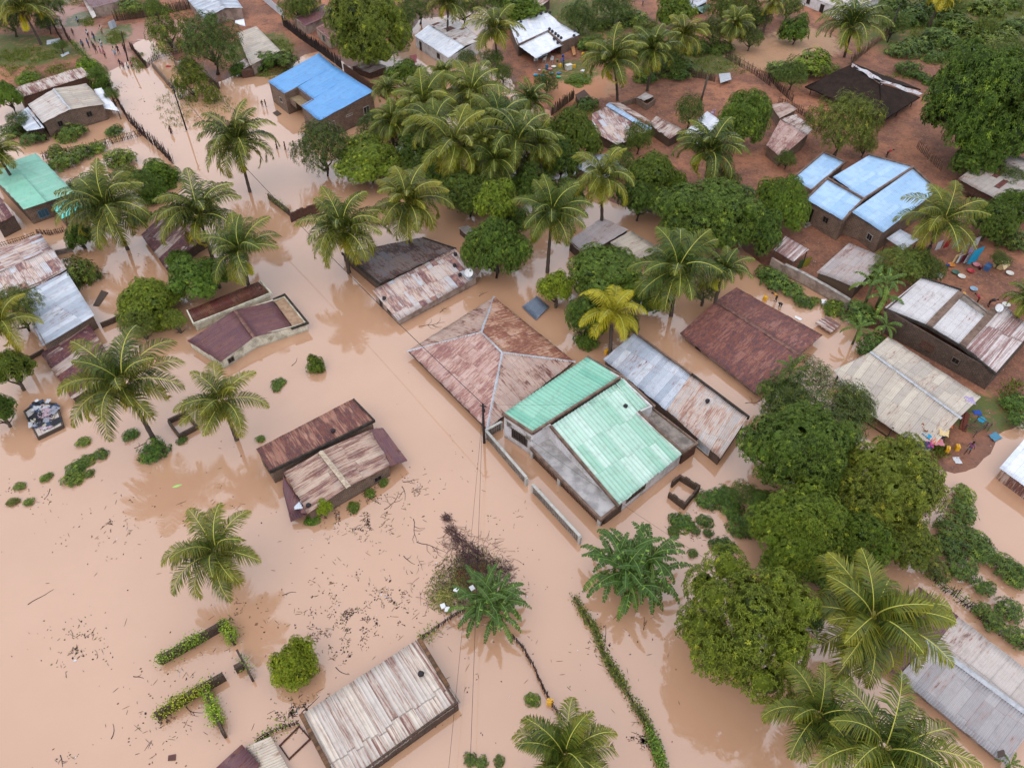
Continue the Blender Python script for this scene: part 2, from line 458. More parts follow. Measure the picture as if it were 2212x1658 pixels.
def panel(mb, P, eave=0, pitch=.2, amp=.028, sheet=.8, jit=.05, lift=.018, sag=.03, thick=.03, mi=0, flat=False, sdir=None, rowl=1.1):
    """corrugated sheet roof over the convex polygon P (points (x,y,z)); the sheets run up from edge P[eave]-P[eave+1]"""
    P = [Vector(p) for p in P]; n = len(P)
    ka, kb, kc = plane_fit(P)
    P = P[eave:] + P[:eave]
    if sdir is not None: s2 = Vector(sdir)
    elif n == 4: s2 = ((P[3] - P[0]).xy.normalized() + (P[2] - P[1]).xy.normalized())
    else:
        e = (P[1] - P[0]).xy; s2 = Vector((-e.y, e.x)); 
        if s2.dot((P[2] - P[0]).xy) < 0: s2 = -s2
    s2.normalize()
    u2 = Vector((s2.y, -s2.x))
    if u2.dot((P[1] - P[0]).xy) < 0: u2 = -u2
    o = P[0].xy
    U = [(p.xy - o).dot(u2) for p in P]; Sx = [(p.xy - o).dot(s2) for p in P]
    u0, u1 = min(U), max(U)
    step = pitch / 4
    cols = list(np.linspace(u0, u1, max(2, int((u1 - u0) / step) + 1))) if not flat else [u0 + (u1 - u0) * k / 12 for k in range(13)]
    cols = sorted(set([round(float(c), 4) for c in cols] + [round(x, 4) for x in U]))
    seed = R.random() * 100
    slope = math.sqrt(1 + (ka * s2.x + kb * s2.y) ** 2)
    Lmax = max(Sx) - min(Sx); nr = max(1, int(Lmax / rowl + .5))
    js = {}
    base = len(mb.v); uvs = []
    for c in cols:
        cc = min(max(c, u0 + 1e-4), u1 - 1e-4)
        lo, hi = 1e9, -1e9
        for i in range(n):
            j = (i + 1) % n
            if (U[i] - cc) * (U[j] - cc) <= 0 and abs(U[i] - U[j]) > 1e-9:
                s = Sx[i] + (Sx[j] - Sx[i]) * (cc - U[i]) / (U[j] - U[i])
                lo = min(lo, s); hi = max(hi, s)
        k = int(math.floor(c / sheet))
        if k not in js: js[k] = (R.uniform(-jit, jit), R.uniform(0, lift))
        j0, lf = js[k]
        if hi - lo > .4: lo += j0 if hi - lo > .8 else 0
        for r in range(nr + 1):
            s = lo + (hi - lo) * r / nr
            xy = o + u2 * c + s2 * s
            z = ka * xy.x + kb * xy.y + kc + lf
            if not flat: z += amp * math.cos(2 * math.pi * c / pitch)
            z += sag * noise.noise(Vector((xy.x * .6 + seed, xy.y * .6, seed))) * 2
            mb.v.append((xy.x, xy.y, z)); uvs.append((c + 50, (s - min(Sx)) * slope + 20))
    m = nr + 1; nc = len(cols)
    top = base
    def up(a, b, c_, d):
        va, vb, vd = Vector(mb.v[a]), Vector(mb.v[b]), Vector(mb.v[d])
        return (a, b, c_, d) if (vb - va).cross(vd - va).z > 0 else (a, d, c_, b)
    for i in range(nc - 1):
        for r in range(nr):
            a = top + i * m + r
            q = up(a, a + m, a + m + 1, a + 1)
            mb.idx(q, [uvs[x - base] for x in q], mi)
    # underside and edges
    b2 = len(mb.v)
    for i in range(nc):
        for r in range(m):
            x, y, z = mb.v[top + i * m + r]; mb.v.append((x, y, z - thick))
    for i in range(nc - 1):
        for r in range(nr):
            a = b2 + i * m + r
            mb.idx(up(a, a + m, a + m + 1, a + 1)[::-1], [(50, 20)] * 4, mi, True)
        for r in (0, nr):
            t0 = top + i * m + r; a = b2 + i * m + r
            mb.idx((t0, t0 + m, a + m, a), [uvs[t0 - base]] * 4, mi, False)
    for i in (0, nc - 1):
        for r in range(nr):
            t0 = top + i * m + r; a = b2 + i * m + r
            mb.idx((t0, t0 + 1, a + 1, a), [uvs[t0 - base]] * 4, mi, False)

def D3(pts, z=None):
    return [G(p[0], p[1], p[2] if len(p) > 2 else z) for p in pts]

def inset_loop(L, d):
    n = len(L); out = []
    ar = sum(L[i].x * L[(i + 1) % n].y - L[(i + 1) % n].x * L[i].y for i in range(n))
    sg = 1 if ar > 0 else -1
    for i in range(n):
        a, b, c = L[i - 1].xy, L[i].xy, L[(i + 1) % n].xy
        e1 = (b - a).normalized(); e2 = (c - b).normalized()
        n1 = Vector((-e1.y, e1.x)) * sg; n2 = Vector((-e2.y, e2.x)) * sg
        m = n1 + n2
        if m.length < .2: m = n1
        m.normalize(); k = d / max(.35, m.dot(n1))
        q = b + m * k
        out.append(Vector((q.x, q.y, L[i].z)))
    return out

class House:
    """A thing on its own Empty: walls follow the roof outline down into ground or flood"""
    def __init__(s, name, label, cat, outline, wmat, inset=.25, drop=.07, zb=-.7, group=None, walls=True, wt=.15):
        s.L = D3(outline); s.W = inset_loop(s.L, inset)
        ar = sum(s.W[i].x * s.W[(i + 1) % len(s.W)].y - s.W[(i + 1) % len(s.W)].x * s.W[i].y for i in range(len(s.W)))
        s.sg = 1 if ar > 0 else -1
        c = sum((Vector((p.x, p.y, 0)) for p in s.L), Vector()) / len(s.L)
        s.root = thing(name, label, cat, (c.x, c.y, 0), group)
        s.zb = zb; s.drop = drop
        if walls:
            mb = MB(); n = len(s.W); I = inset_loop(s.W, wt)
            for i in range(n):
                j = (i + 1) % n
                a, b = s.W[i], s.W[j]; ai, bi = I[i], I[j]
                za, zb_ = a.z - drop, b.z - drop
                L0 = (b - a).xy.length
                q = [Vector((a.x, a.y, zb)), Vector((b.x, b.y, zb)), Vector((b.x, b.y, zb_)), Vector((a.x, a.y, za))]
                uv = [(0, zb), (L0, zb), (L0, zb_), (0, za)]
                if s.sg < 0: q = q[::-1]; uv = uv[::-1]
                mb.face(q, uv)
                qi = [Vector((ai.x, ai.y, zb)), Vector((bi.x, bi.y, zb)), Vector((bi.x, bi.y, zb_)), Vector((ai.x, ai.y, za))]
                mb.face(qi[::-1] if s.sg > 0 else qi, (uv if s.sg < 0 else uv[::-1]))
                tp = [q_ for q_ in (Vector((a.x, a.y, za)), Vector((b.x, b.y, zb_)), Vector((bi.x, bi.y, zb_)), Vector((ai.x, ai.y, za)))]
                mb.face(tp if s.sg > 0 else tp[::-1])
            mb.build('wall', wmat, s.root)
    def roof(s, pts, m, name='roof', **k):
        mb = MB(); panel(mb, D3(pts), **k)
        return mb.build(name, m, s.root)
    def ridge(s, a, b, m, w=.38, name='ridge_cap', up=.05):
        mb = MB(); a = G(*a) + Vector((0, 0, up)); b = G(*b) + Vector((0, 0, up))
        d = (b - a).normalized(); x = d.cross(Vector((0, 0, 1))).normalized() * w / 2
        N = max(2, int((b - a).length / 1.2)); 
        for i in range(N):
            p = a + (b - a) * (i / N); q = a + (b - a) * ((i + 1) / N + .02)
            j = Vector((0, 0, R.uniform(0, .015)))
            for sgn in (1, -1):
                o_ = x * sgn - Vector((0, 0, .10)); f = [p + j, q + j, q + o_ + j, p + o_ + j]
                if sgn > 0: f = f[::-1]
                mb.face(f)
                mb.face([v - Vector((0, 0, .012)) for v in f[::-1]])
        return mb.build(name, m, s.root)
    def parapet(s, segs, m, w=.22, up=.12, down=.3, name='parapet'):
        """segs: list of D-coordinate polylines with z"""
        for seg in segs:
            mb = MB(); P = D3(seg); k = 0
            for a, b in zip(P[:-1], P[1:]):
                k += 1; e = Vector((0, 0, .003 * (k % 2)))
                mb.bar(a + Vector((0, 0, (up - down) / 2)) + e, b + Vector((0, 0, (up - down) / 2)) + (b - a).normalized() * w / 2 + e, w + .006 * (k % 2), up + down)
            mb.build(name, m, s.root)
    def slab(s, pts, m, th=.15, name='slab_roof', dz=0):
        P = D3(pts); mb = MB(); n = len(P)
        ar = sum(P[i].x * P[(i + 1) % n].y - P[(i + 1) % n].x * P[i].y for i in range(n))
        if ar < 0: P = P[::-1]
        P = [p + Vector((0, 0, dz)) for p in P]; Q = [p - Vector((0, 0, th)) for p in P]
        mb.face(P); mb.face(Q[::-1])
        for i in range(n): j = (i + 1) % n; mb.face([Q[i], Q[j], P[j], P[i]])
        return mb.build(name, m, s.root)
    def opening(s, i, t, wd, z0, z1, name='window', mf=None, mp=None, bars=2, label=None, pane='pane'):
        """frame and pane on wall i, centred at t along it"""
        n = len(s.W); a, b = s.W[i].xy, s.W[(i + 1) % n].xy
        d = (b - a).normalized(); nn = Vector((d.y, -d.x)) * s.sg
        c = a + (b - a) * t
        def pt(k, z, o): q = c + d * k + nn * o; return Vector((q.x, q.y, z))
        mb = MB(); h = .04; up = Vector((nn.x, nn.y, 0))
        for (p, q) in [((-wd / 2 - .05, z1), (wd / 2 + .05, z1)), ((-wd / 2 - .05, z0), (wd / 2 + .05, z0))]:
            mb.bar(pt(p[0], p[1], .02), pt(q[0], q[1], .02), .09, .10, up=up)
        for k in (-wd / 2, wd / 2):
            mb.bar(pt(k, z0 + .045, .02), pt(k, z1 - .045, .02), .09, .09, up=up)
        for k in range(1, bars):
            x = -wd / 2 + wd * k / bars
            mb.bar(pt(x, z0 + .045, .015), pt(x, z1 - .045, .015), .035, .035, up=up)
        f = mb.build(name, mf or FRAME, s.root)
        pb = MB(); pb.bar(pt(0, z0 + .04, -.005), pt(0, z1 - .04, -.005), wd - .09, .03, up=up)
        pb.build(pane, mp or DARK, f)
        if label: f['label'] = label
        return f

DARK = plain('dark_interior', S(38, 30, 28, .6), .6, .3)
FRAME = plain('window_frame', S(120, 104, 92, .7), .7)
WFRAME = plain('pale_frame', S(205, 200, 192, .7), .7)
CONC = plain('weathered_concrete', S(184, 174, 166, .74), .9, .45, 1.2)
CONCD = plain('stained_concrete', S(160, 146, 136, .7), .9, .5, 1.4)
BROWNC = plain('brown_coping', S(150, 122, 106, .6), .9, .45, 1.6)
BLACKC = plain('mossy_coping', S(84, 74, 66, .55), .95, .5, 2.5)
GALV = plain('galvanised_cap', S(205, 206, 212, .7), .45, .25, 3)
RUSTCAP = plain('rusty_cap', S(150, 110, 98, .7), .8, .5, 3)
BR_BROWN = masonry('brown_block_wall', S(138, 110, 94, .68), S(114, 92, 80, .64), S(160, 138, 120, .7), .42, .2)
BR_DARK = masonry('dark_block_wall', S(104, 82, 72, .64), S(84, 68, 62, .62), S(130, 108, 94, .66), .42, .2, .5)
BR_RED = masonry('red_brown_brick_wall', S(112, 72, 58, .6), S(88, 58, 50, .6), S(126, 98, 82, .6), .3, .14)
PL_CREAM = masonry('cream_plaster_wall', S(204, 194, 168, .82), S(198, 186, 160, .8), S(180, 166, 142, .75), .42, .2, .45, .3, S(222, 214, 192, .86), .6)
PL_GREY = masonry('grey_plaster_wall', S(204, 196, 192, .85), S(196, 188, 184, .82), S(184, 176, 170, .8), .42, .2, .3, .35, S(214, 208, 208, .88), .6)
PL_PINK = masonry('pinkish_plaster_wall', S(176, 150, 136, .66), S(164, 140, 126, .66), S(150, 126, 112, .6), .42, .2, .4, .35, S(190, 166, 152, .7), .55)
PL_WHITE = masonry('white_plaster_wall', S(216, 210, 206, .74), S(210, 204, 200, .74), S(196, 188, 182, .7), .42, .2, .35, .3, S(226, 220, 218, .78), .6)
REED = wood('reed_mat', S(126, 104, 84, .6), S(84, 66, 56, .6))
STICK = wood('weathered_stick', S(104, 78, 70, .55), S(58, 42, 40, .55))
TIMBER = wood('grey_timber', S(126, 108, 96, .6), S(84, 70, 62, .6))

GREYW = S(206, 196, 190, .78); GREYC = S(196, 184, 176, .74); SILV = S(204, 208, 216, .78); SILVB = S(170, 178, 192, .7); BEIGE = S(206, 192, 174, .76); BEIGEB = S(186, 172, 160, .7)
T_BLUE = tin('blue_painted_tin', S(104, 166, 226, .68), S(114, 174, 230, .68), 0, seam=.12, stripe=.10, rough=.4, seed=1, dirt=.0)
T_LBLUE = tin('pale_blue_tin', S(160, 196, 232, .74), S(180, 210, 240, .76), .0, seam=.1, stripe=.16, rough=.38, seed=2, dirt=.05)
T_GREEN = tin('pale_green_tin', S(158, 208, 182, .64), S(202, 228, 212, .7), .02, sheetw=.9, sheetl=3.4, seam=.2, stripe=.22, per=.45, rough=.38, seed=3, dirt=.06)
T_TEAL = tin('teal_green_tin', S(124, 196, 168, .6), S(160, 214, 188, .64), .08, sheetw=.9, sheetl=3.4, seam=.2, stripe=.22, per=.45, rough=.38, seed=4, dirt=.12, r1=S(40, 110, 96, .8), r2=S(50, 120, 108, .8), r3=S(190, 225, 205, .8))
T_MINT = tin('mint_tin', S(142, 206, 180, .62), S(156, 212, 188, .64), .02, seam=.12, stripe=.1, rough=.4, seed=5, dirt=.1)
T_AQUA = tin('aqua_tin', S(92, 206, 196, .84), S(120, 214, 204, .84), .02, seam=.12, stripe=.1, rough=.4, seed=5.5, dirt=.1)
T_WHITE = tin('new_zinc_tin', S(222, 222, 228, .86), S(206, 210, 220, .84), .06, seam=.2, stripe=.12, rough=.35, seed=6, dirt=.12)
T_SILV = tin('silver_tin', SILV, SILVB, .14, sheetl=5, seam=.16, stripe=.14, rough=.38, seed=7, dirt=.2)
T_GREY = tin('grey_weathered_tin', GREYW, GREYC, .2, seam=.3, seed=8, dirt=.3)
T_GREYR = tin('grey_tin_rust_streaks', GREYW, GREYC, .42, 1.8, seam=.3, seed=9, dirt=.5)
T_BEIGE = tin('beige_weathered_tin', BEIGE, BEIGEB, .1, seam=.3, seed=10, dirt=.25, stripe=.2)
T_HIPA = tin('pink_rusted_tin', S(206, 174, 164, .76), S(192, 156, 148, .72), .42, .8, sheetl=1.9, seam=.35, seed=11, dirt=.6, r1=S(164, 112, 102, .78), r2=S(140, 92, 90, .78), r3=S(190, 144, 124, .78))
T_HIPB = tin('orange_rusted_tin', S(204, 168, 148, .76), S(194, 160, 144, .74), .52, .7, sheetl=1.9, seam=.35, seed=12, dirt=.7, r1=S(146, 88, 66, .8), r2=S(124, 70, 58, .8), r3=S(196, 136, 98, .8))
T_HIPC = tin('pale_hip_tin', S(194, 168, 154, .72), S(180, 154, 144, .7), .32, sheetl=2, seam=.35, seed=13, dirt=.3)
T_MAROON = tin('maroon_rusted_tin', S(148, 98, 92, .7), S(126, 82, 82, .7), .62, .9, sheetl=2.2, seam=.25, seed=14, dirt=.6, r1=S(128, 74, 62, .8), r2=S(92, 58, 64, .8), r3=S(176, 112, 82, .75))
T_PURPLE = tin('purple_brown_tin', S(112, 66, 70, .75), S(96, 58, 68, .75), .3, 1.3, seam=.3, seed=15, dirt=.2, r1=S(140, 84, 66, .7), r2=S(84, 48, 58, .7), r3=S(170, 128, 112, .7))
T_DKRUST = tin('dark_rust_tin', S(104, 52, 44, .75), S(86, 42, 42, .75), .35, 1.3, seam=.35, seed=16, dirt=.2, r1=S(146, 92, 60, .7), r2=S(72, 40, 40, .7), r3=S(178, 140, 104, .7))
T_RUST = tin('orange_brown_rust_tin', S(178, 138, 118, .74), S(146, 96, 80, .74), .6, 1.6, sheetl=4, seam=.4, seed=17, dirt=.7, r1=S(112, 60, 52, .75), r2=S(84, 48, 54, .75), r3=S(172, 116, 92, .8))
T_RUSTG = tin('tan_tin_rust_bands', S(202, 180, 162, .74), S(188, 164, 150, .7), .46, 2.2, sheetl=4, seam=.25, seed=18, dirt=.5, r1=S(128, 80, 68, .8), r2=S(104, 62, 66, .8), r3=S(188, 140, 112, .8))
T_PATCH = tin('patchwork_tin', S(210, 190, 180, .74), S(196, 204, 216, .74), .4, 1.2, sheetl=2.4, whole=.18, seam=.45, seed=19, dirt=.6, r1=S(168, 124, 110, .8), r2=S(120, 84, 92, .8), r3=S(206, 166, 140, .8))
T_PATCHD = tin('dark_patchwork_tin', S(120, 104, 98, .66), S(96, 96, 108, .66), .45, 1.0, sheetl=2.4, seam=.5, seed=20, dirt=.5, r1=S(104, 66, 56, .7), r2=S(56, 48, 52, .7), r3=S(160, 130, 116, .7))
T_MIX = tin('mixed_rust_tin', S(196, 186, 178, .74), S(150, 110, 104, .72), .45, 1.4, sheetl=5, whole=.45, seam=.35, seed=21, dirt=.5, r1=S(116, 66, 62, .78), r2=S(92, 52, 62, .78), r3=S(190, 156, 130, .76))
T_STRIPE = tin('white_tin_rust_stripes', S(222, 214, 212, .8), S(212, 202, 200, .78), .5, 5, sheetl=9, seam=.5, seed=22, dirt=.3, r1=S(126, 80, 76, .75), r2=S(150, 104, 96, .75), r3=S(190, 150, 138, .75))
T_B14 = tin('pale_tin_orange_rust', S(200, 188, 182, .74), S(188, 178, 174, .72), .33, 1.5, sheetl=4.5, seam=.2, seed=23, dirt=.65, r1=S(168, 122, 104, .8), r2=S(146, 106, 96, .8), r3=S(206, 164, 138, .8))
T_B40 = tin('cream_tin_rust_lines', S(214, 200, 186, .8), S(200, 190, 182, .76), .39, 3.2, sheetw=.62, sheetl=5.5, seam=.5, per=.31, stripe=.3, seed=24, dirt=.35, r1=S(120, 72, 66, .78), r2=S(138, 84, 70, .78), r3=S(196, 158, 132, .78))

# ---- blue-roofed block house with corner recess
h = House('block_house', 'unfinished brown block house with a bright blue roof notched at one corner', 'house',
          [(579, 176, 3.6), (689, 115, 4.5), (807, 197, 4.5), (689, 261, 3.6), (650, 229, 3.7), (674, 214, 3.95), (642, 189, 3.95), (614, 202.5, 3.7)], BR_BROWN, .12)
h.roof([(579, 176, 3.6), (614, 202.5, 3.6), (722, 143.5, 4.5), (689, 115, 4.5)], T_BLUE, sdir=None)
h.roof([(642, 189, 3.85), (674, 214, 3.85), (756, 165, 4.52), (722, 142.5, 4.52)], T_BLUE)
h.roof([(650, 229, 3.6), (689, 261, 3.6), (807, 197, 4.5), (756, 165, 4.5)], T_BLUE)
h.slab([(618, 205, 2.6), (643, 191, 2.6), (674, 215, 2.6), (652, 230, 2.6)], plain('sandy_slab', S(176, 150, 116, .6), .9), .15, 'balcony_floor', 0)
mb = MB(); mb.bar(G(622, 213, 2.2), G(640, 229, 2.2), .12, .9); mb.build('balcony_rail', BR_BROWN, h.root)
h.opening(3, .35, 1.1, 1.3, 2.4, mf=CONC); h.opening(2, .16, 1.2, 1.2, 2.5, mf=CONC); h.opening(2, .48, 1.3, 2.2, 2.5, 'lintel', mf=CONC, mp=BR_BROWN)
h.opening(2, .8, 1.2, 1.3, 2.5, mf=CONC, mp=BR_BROWN); h.opening(0, .5, 1.0, 1.3, 2.3, mf=CONC)
h.opening(5, .5, 1.4, -.2, 2.1, 'door', mf=CONC, pane='door_leaf')
h.opening(7, .35, .9, 1.4, 2.2, mf=CONC)

# ---- two houses, upper left
h = House('long_shed', 'low brick shed with a narrow streaky tin roof behind the grey gabled house', 'shed', [(30, 190, 2.7), (175, 145, 2.7), (195, 163, 2.4), (44, 211, 2.4)], BR_RED, .15)
h.roof([(195, 163, 2.4), (44, 211, 2.4), (30, 190, 2.7), (175, 145, 2.7)], T_GREYR)
h = House('gabled_house', 'brown brick house with a grey gabled tin roof beside the stick fence', 'house',
          [(60, 226, 2.7), (116, 192, 3.5), (187, 181, 2.7), (227, 225, 2.7), (151, 236, 3.5), (92, 266, 2.7)], BR_BROWN, .3)
h.roof([(60, 226, 2.7), (92, 266, 2.7), (151, 236, 3.5), (116, 192, 3.5)], T_GREY)
h.roof([(187, 181, 2.7), (227, 225, 2.7), (151, 236, 3.5), (116, 192, 3.5)], T_BEIGE)
h.ridge((116, 192, 3.5), (151, 236, 3.5), GALV)
h.roof([(221, 235, 1.9), (257, 239, 1.6), (220, 192, 1.6), (202, 191, 2.3)], T_WHITE, 'awning', eave=1)
for x, y in ((254, 238), (236, 214), (221, 194)): p = G(x, y, 1.6); mb = MB(); mb.bar((p.x, p.y, -.6), (p.x, p.y, 1.6), .1, .1); mb.build('awning_post', TIMBER, h.root)
h.opening(4, .5, .8, 1.2, 2.1); h.opening(3, .5, .9, 1.3, 2.2)
h = House('lean_to', 'curved streaky tin lean-to against the left wall of the gabled house', 'lean-to', [(30, 255, 1.7), (60, 231, 2.3), (96, 276, 2.3), (58, 284, 1.7)], STICK, .3)
h.roof([(58, 284, 1.7), (30, 255, 1.7), (60, 231, 2.3), (96, 276, 2.3)], T_SILV)

# ---- mint roof house, left
h = House('mint_roof_house', 'brick house with a mint green roof behind the stick fence at the left edge', 'house', [(78, 331, 2.6), (160, 415, 2.6), (52, 453, 2.6), (-30, 366, 2.6)], BR_BROWN, .3)
h.roof([(52, 453, 2.5), (-30, 366, 2.5), (22, 349, 3.1), (100, 436, 3.1)], T_MINT)
h.roof([(78, 331, 2.6), (160, 415, 2.6), (100, 436, 3.1), (22, 349, 3.1)], T_MINT)
h.opening(1, .72, 1.3, .5, 1.6, mf=plain('blue_grey_frame', S(96, 132, 146, .7)), mp=plain('blue_glass', S(60, 96, 116, .7), .2), bars=3)
h = House('aqua_roof_annex', 'small annex under an aqua sheet roof below the mint roof', 'annex', [(110, 443, 2.0), (150, 430, 2.0), (186, 448, 1.7), (133, 473, 1.7)], BR_BROWN, .25)
h.roof([(133, 473, 1.7), (186, 448, 1.7), (150, 430, 2.0), (110, 443, 2.0)], T_AQUA)
h = House('edge_house', 'block house with a striped rust and grey roof cut off by the left edge', 'house', [(-40, 415, 2.6), (0, 425, 2.6), (34, 464, 2.3), (-10, 486, 2.3)], BR_DARK, .2)
h.roof([(34, 464, 2.3), (-10, 486, 2.3), (-40, 415, 2.7), (0, 425, 2.7)], T_MIX, eave=0)

# ---- patchwork and silver roofs
h = House('patchwork_house', 'house with a broad patchwork roof of pinkish and white tin', 'house', [(-45, 552, 1.9), (87, 504, 1.9), (144, 581, 1.9), (90, 610, 1.9), (-50, 665, 1.9)], BR_BROWN, .3)
h.roof([(-45, 552, 1.8), (-14, 593, 2.35), (112, 538, 2.35), (87, 504, 1.8)], T_PATCH)
h.roof([(-50, 665, 1.8), (88, 613, 1.8), (144, 581, 1.8), (112, 538, 2.35), (-14, 593, 2.35)], T_PATCH, sdir=tuple((G(112, 538, 2.35) - G(144, 581, 1.8)).xy))
h = House('silver_roof_house', 'brick house under a plain silver tin roof below the patchwork roof', 'house', [(38, 640, 1.9), (144, 586, 1.9), (204, 681, 1.9), (94, 747, 1.9)], BR_BROWN, .15)
h.roof([(94, 747, 1.8), (38, 640, 1.8), (144, 586, 2.1), (204, 681, 2.1)], T_SILV, sdir=tuple((G(144, 586, 2) - G(38, 640, 2)).xy))
h = House('purple_roof_shed', 'shed with a flat purple and tan rusted roof under the big palm', 'shed', [(88, 763, 1.0), (190, 696, 1.0), (256, 798, .9), (156, 862, .9)], BR_DARK, .15)
h.roof([(156, 862, .9), (88, 763, .9), (190, 696, 1.1), (256, 798, 1.1)], T_MIX, sdir=tuple((G(190, 696) - G(88, 763)).xy))
h = House('palm_shaded_house', 'narrow house with a dark red and silver striped roof under the palms', 'house', [(305, 507, .9), (367, 447, 1.6), (398, 450, 1.0), (452, 520, 1.0), (425, 525, 1.6), (362, 585, .9)], BR_DARK, .2)
h.roof([(305, 507, .9), (362, 585, .9), (425, 525, 1.6), (367, 447, 1.6)], T_MIX)
h.roof([(398, 450, 1.0), (452, 520, 1.0), (425, 525, 1.6), (367, 447, 1.6)], T_GREYR)
h.ridge((367, 447, 1.6), (425, 525, 1.6), RUSTCAP)

# ---- pair with cream walls
h = House('dark_red_shed', 'narrow cream-walled block with a dark red tin roof', 'house', [(404, 670, 1.5), (560, 607, 1.5), (584, 632, 1.3), (418, 699, 1.3)], PL_CREAM, .1)
h.roof([(418, 697, 1.3), (582, 631, 1.3), (558, 608, 1.6), (405, 670, 1.6)], T_DKRUST)
h.parapet([[(418, 699, 1.45), (586, 633, 1.45)], [(404, 670, 1.6), (418, 699, 1.45)], [(562, 606, 1.6), (586, 633, 1.45)]], PL_CREAM, .15, .08, .25)
h = House('maroon_gable_house', 'cream-walled house with a maroon gabled roof and a walled terrace at its end', 'house',
          [(405, 735, 1.2), (507, 670, 1.8), (615, 636, 1.2), (665, 697, 1.2), (548, 727, 1.8), (477, 782, 1.2)], PL_CREAM, .12)
h.roof([(405, 735, 1.2), (477, 782, 1.2), (548, 727, 1.8), (507, 670, 1.8)], T_PURPLE)
h.roof([(590, 649, 1.2), (631, 707, 1.2), (548, 727, 1.8), (507, 670, 1.8)], T_PURPLE)
h.ridge((507, 670, 1.85), (548, 727, 1.85), RUSTCAP)
h.slab([(592, 650, 1.05), (613, 640, 1.05), (662, 697, 1.05), (633, 706, 1.05)], plain('tan_terrace', S(196, 160, 130, .66), .9, .3), .15, 'terrace_slab')
h.parapet([[(590, 647, 1.25), (615, 636, 1.25), (665, 697, 1.25), (631, 709, 1.25)]], BLACKC, .2, .1, .15)
h.opening(4, .75, .7, .3, .9); 
tag(h.root, None)

# ---- house with the dish, beside the road
h = House('charred_roof_annex', 'low annex with a dark patched and broken roof behind the dish house', 'annex', [(738, 547, 1.2), (913, 514, 1.2), (984, 537, 1.5), (820, 613, 1.5)], BR_DARK, .1)
h.roof([(820, 613, 1.5), (738, 547, 1.2), (913, 514, 1.2), (984, 537, 1.5)], T_PATCHD, sdir=tuple((G(738, 547) - G(820, 613)).xy), jit=.15, lift=.06)
h.parapet([[(738, 545, 1.3), (822, 613, 1.6)], [(913, 513, 1.3), (984, 536, 1.6)]], BLACKC, .16, .05, .3)
h = House('dish_house', 'plastered house with a pinkish patched tin roof carrying a white dish', 'house', [(804, 627, 1.75), (983, 538, 2.0), (1033, 598, 1.2), (860, 692, 1.0)], PL_PINK, .2)
h.roof([(860, 692, 1.15), (1033, 597, 1.15), (983, 537, 1.85), (804, 627, 1.85)], T_PATCH)
h.opening(3, .4, .8, .4, 1.2, mf=BR_BROWN); h.opening(3, .75, .7, -.3, 1.1, 'door', pane='door_leaf')

# ---- hip roof
E, Tz = .95, 3.1
h = House('hip_roof_house', 'large house with a pink rusted hip roof joined at four ridges', 'house', [(882, 757, E), (1067, 641, E), (1240, 780, E), (1052, 926, E)], PL_PINK, .6)
r1, r2 = (1039, 717, Tz), (1085, 760, Tz)
h.roof([(882, 757, E), (1052, 926, E), r2, r1], T_HIPA, 'front_slope', rowl=.9, sdir=tuple(((G(*r1) - G(882, 757, E)).xy.normalized() + (G(*r2) - G(1052, 926, E)).xy.normalized())))
h.roof([(1067, 641, E), (1240, 780, E), r2, r1], T_HIPB, 'rear_slope', rowl=.9)
h.roof([(882, 757, E), (1067, 641, E), r1], T_HIPC, 'hip_end')
h.roof([(1052, 926, E), (1240, 780, E), r2], T_HIPC, 'hip_end')
for a, b in [(r1, r2), (r1, (882, 757, E)), (r1, (1067, 641, E)), (r2, (1052, 926, E)), (r2, (1240, 780, E))]:
    h.ridge(a, b, GALV, .3, 'ridge_cap')
mb = MB(); 
for a, b in [((882, 757), (1052, 926)), ((1067, 641), (1240, 780)), ((882, 757), (1067, 641)), ((1052, 926), (1240, 780))]:
    mb.bar(G(a[0], a[1], E) - Vector((0, 0, .13)), G(b[0], b[1], E) - Vector((0, 0, .13)), .05, .16)
mb.build('fascia', BLACKC, h.root)

# ---- green house
h = House('green_roof_house', 'large grey plastered house with stepped pale green and teal roofs and a flat veranda', 'house',
          [(1087, 893, 3.55), (1268, 771, 3.75), (1341, 811, 3.7), (1412, 876, 3.3), (1381, 890, 3.1), (1473, 980, 1.75), (1335, 1090, 1.75), (1187, 918, 3.55), (1151, 935, 3.55)], PL_GREY, .06)
h.roof([(1151, 933, 3.5), (1340, 812, 3.5), (1268, 771, 3.9), (1087, 892, 3.9)], T_TEAL, 'teal_roof', pitch=.45, amp=.035, sdir=tuple((G(1268, 771, 3.9) - G(1340, 812, 3.5)).xy), sag=.02)
B_ = [(1192, 918, 3.6), (1345, 817, 3.6), (1412, 876, 2.98), (1381, 892, 2.98), (1473, 980, 1.8), (1338, 1090, 1.8)]
dirB = tuple((G(1192, 918, 3.6) - G(1338, 1090, 1.8)).xy)
h.roof([(1338, 1090, 1.8), (1473, 980, 1.8), (1345, 857, 3.17 + .01), (1345, 817, 3.6), (1192, 918, 3.6)], T_GREEN, 'green_roof', sdir=dirB, sag=.015) if False else None
h.roof([(1338, 1090, 1.8), (1473, 980, 1.8), (1329, 829, 3.6), (1192, 918, 3.6)], T_GREEN, 'green_roof', sdir=dirB, sag=.015, pitch=.45, amp=.035)
h.roof([(1381, 891, 2.95), (1412, 876, 2.95), (1348, 816, 3.6), (1331, 828, 3.6)], T_GREEN, 'green_roof', sag=.015)
h.parapet([[(1151, 934, 3.6), (1344, 812, 3.6)], [(1268, 770, 3.85), (1342, 810, 3.65), (1413, 876, 3.05)], [(1151, 935, 3.6), (1087, 893, 3.95)], [(1189, 919, 3.62), (1335, 1091, 1.85)]], BROWNC, .22, .1, .25)
h.parapet([[(1379, 889, 3.0), (1472, 976, 1.85)]], BROWNC, .2, .22, .3)
z1 = 1.45
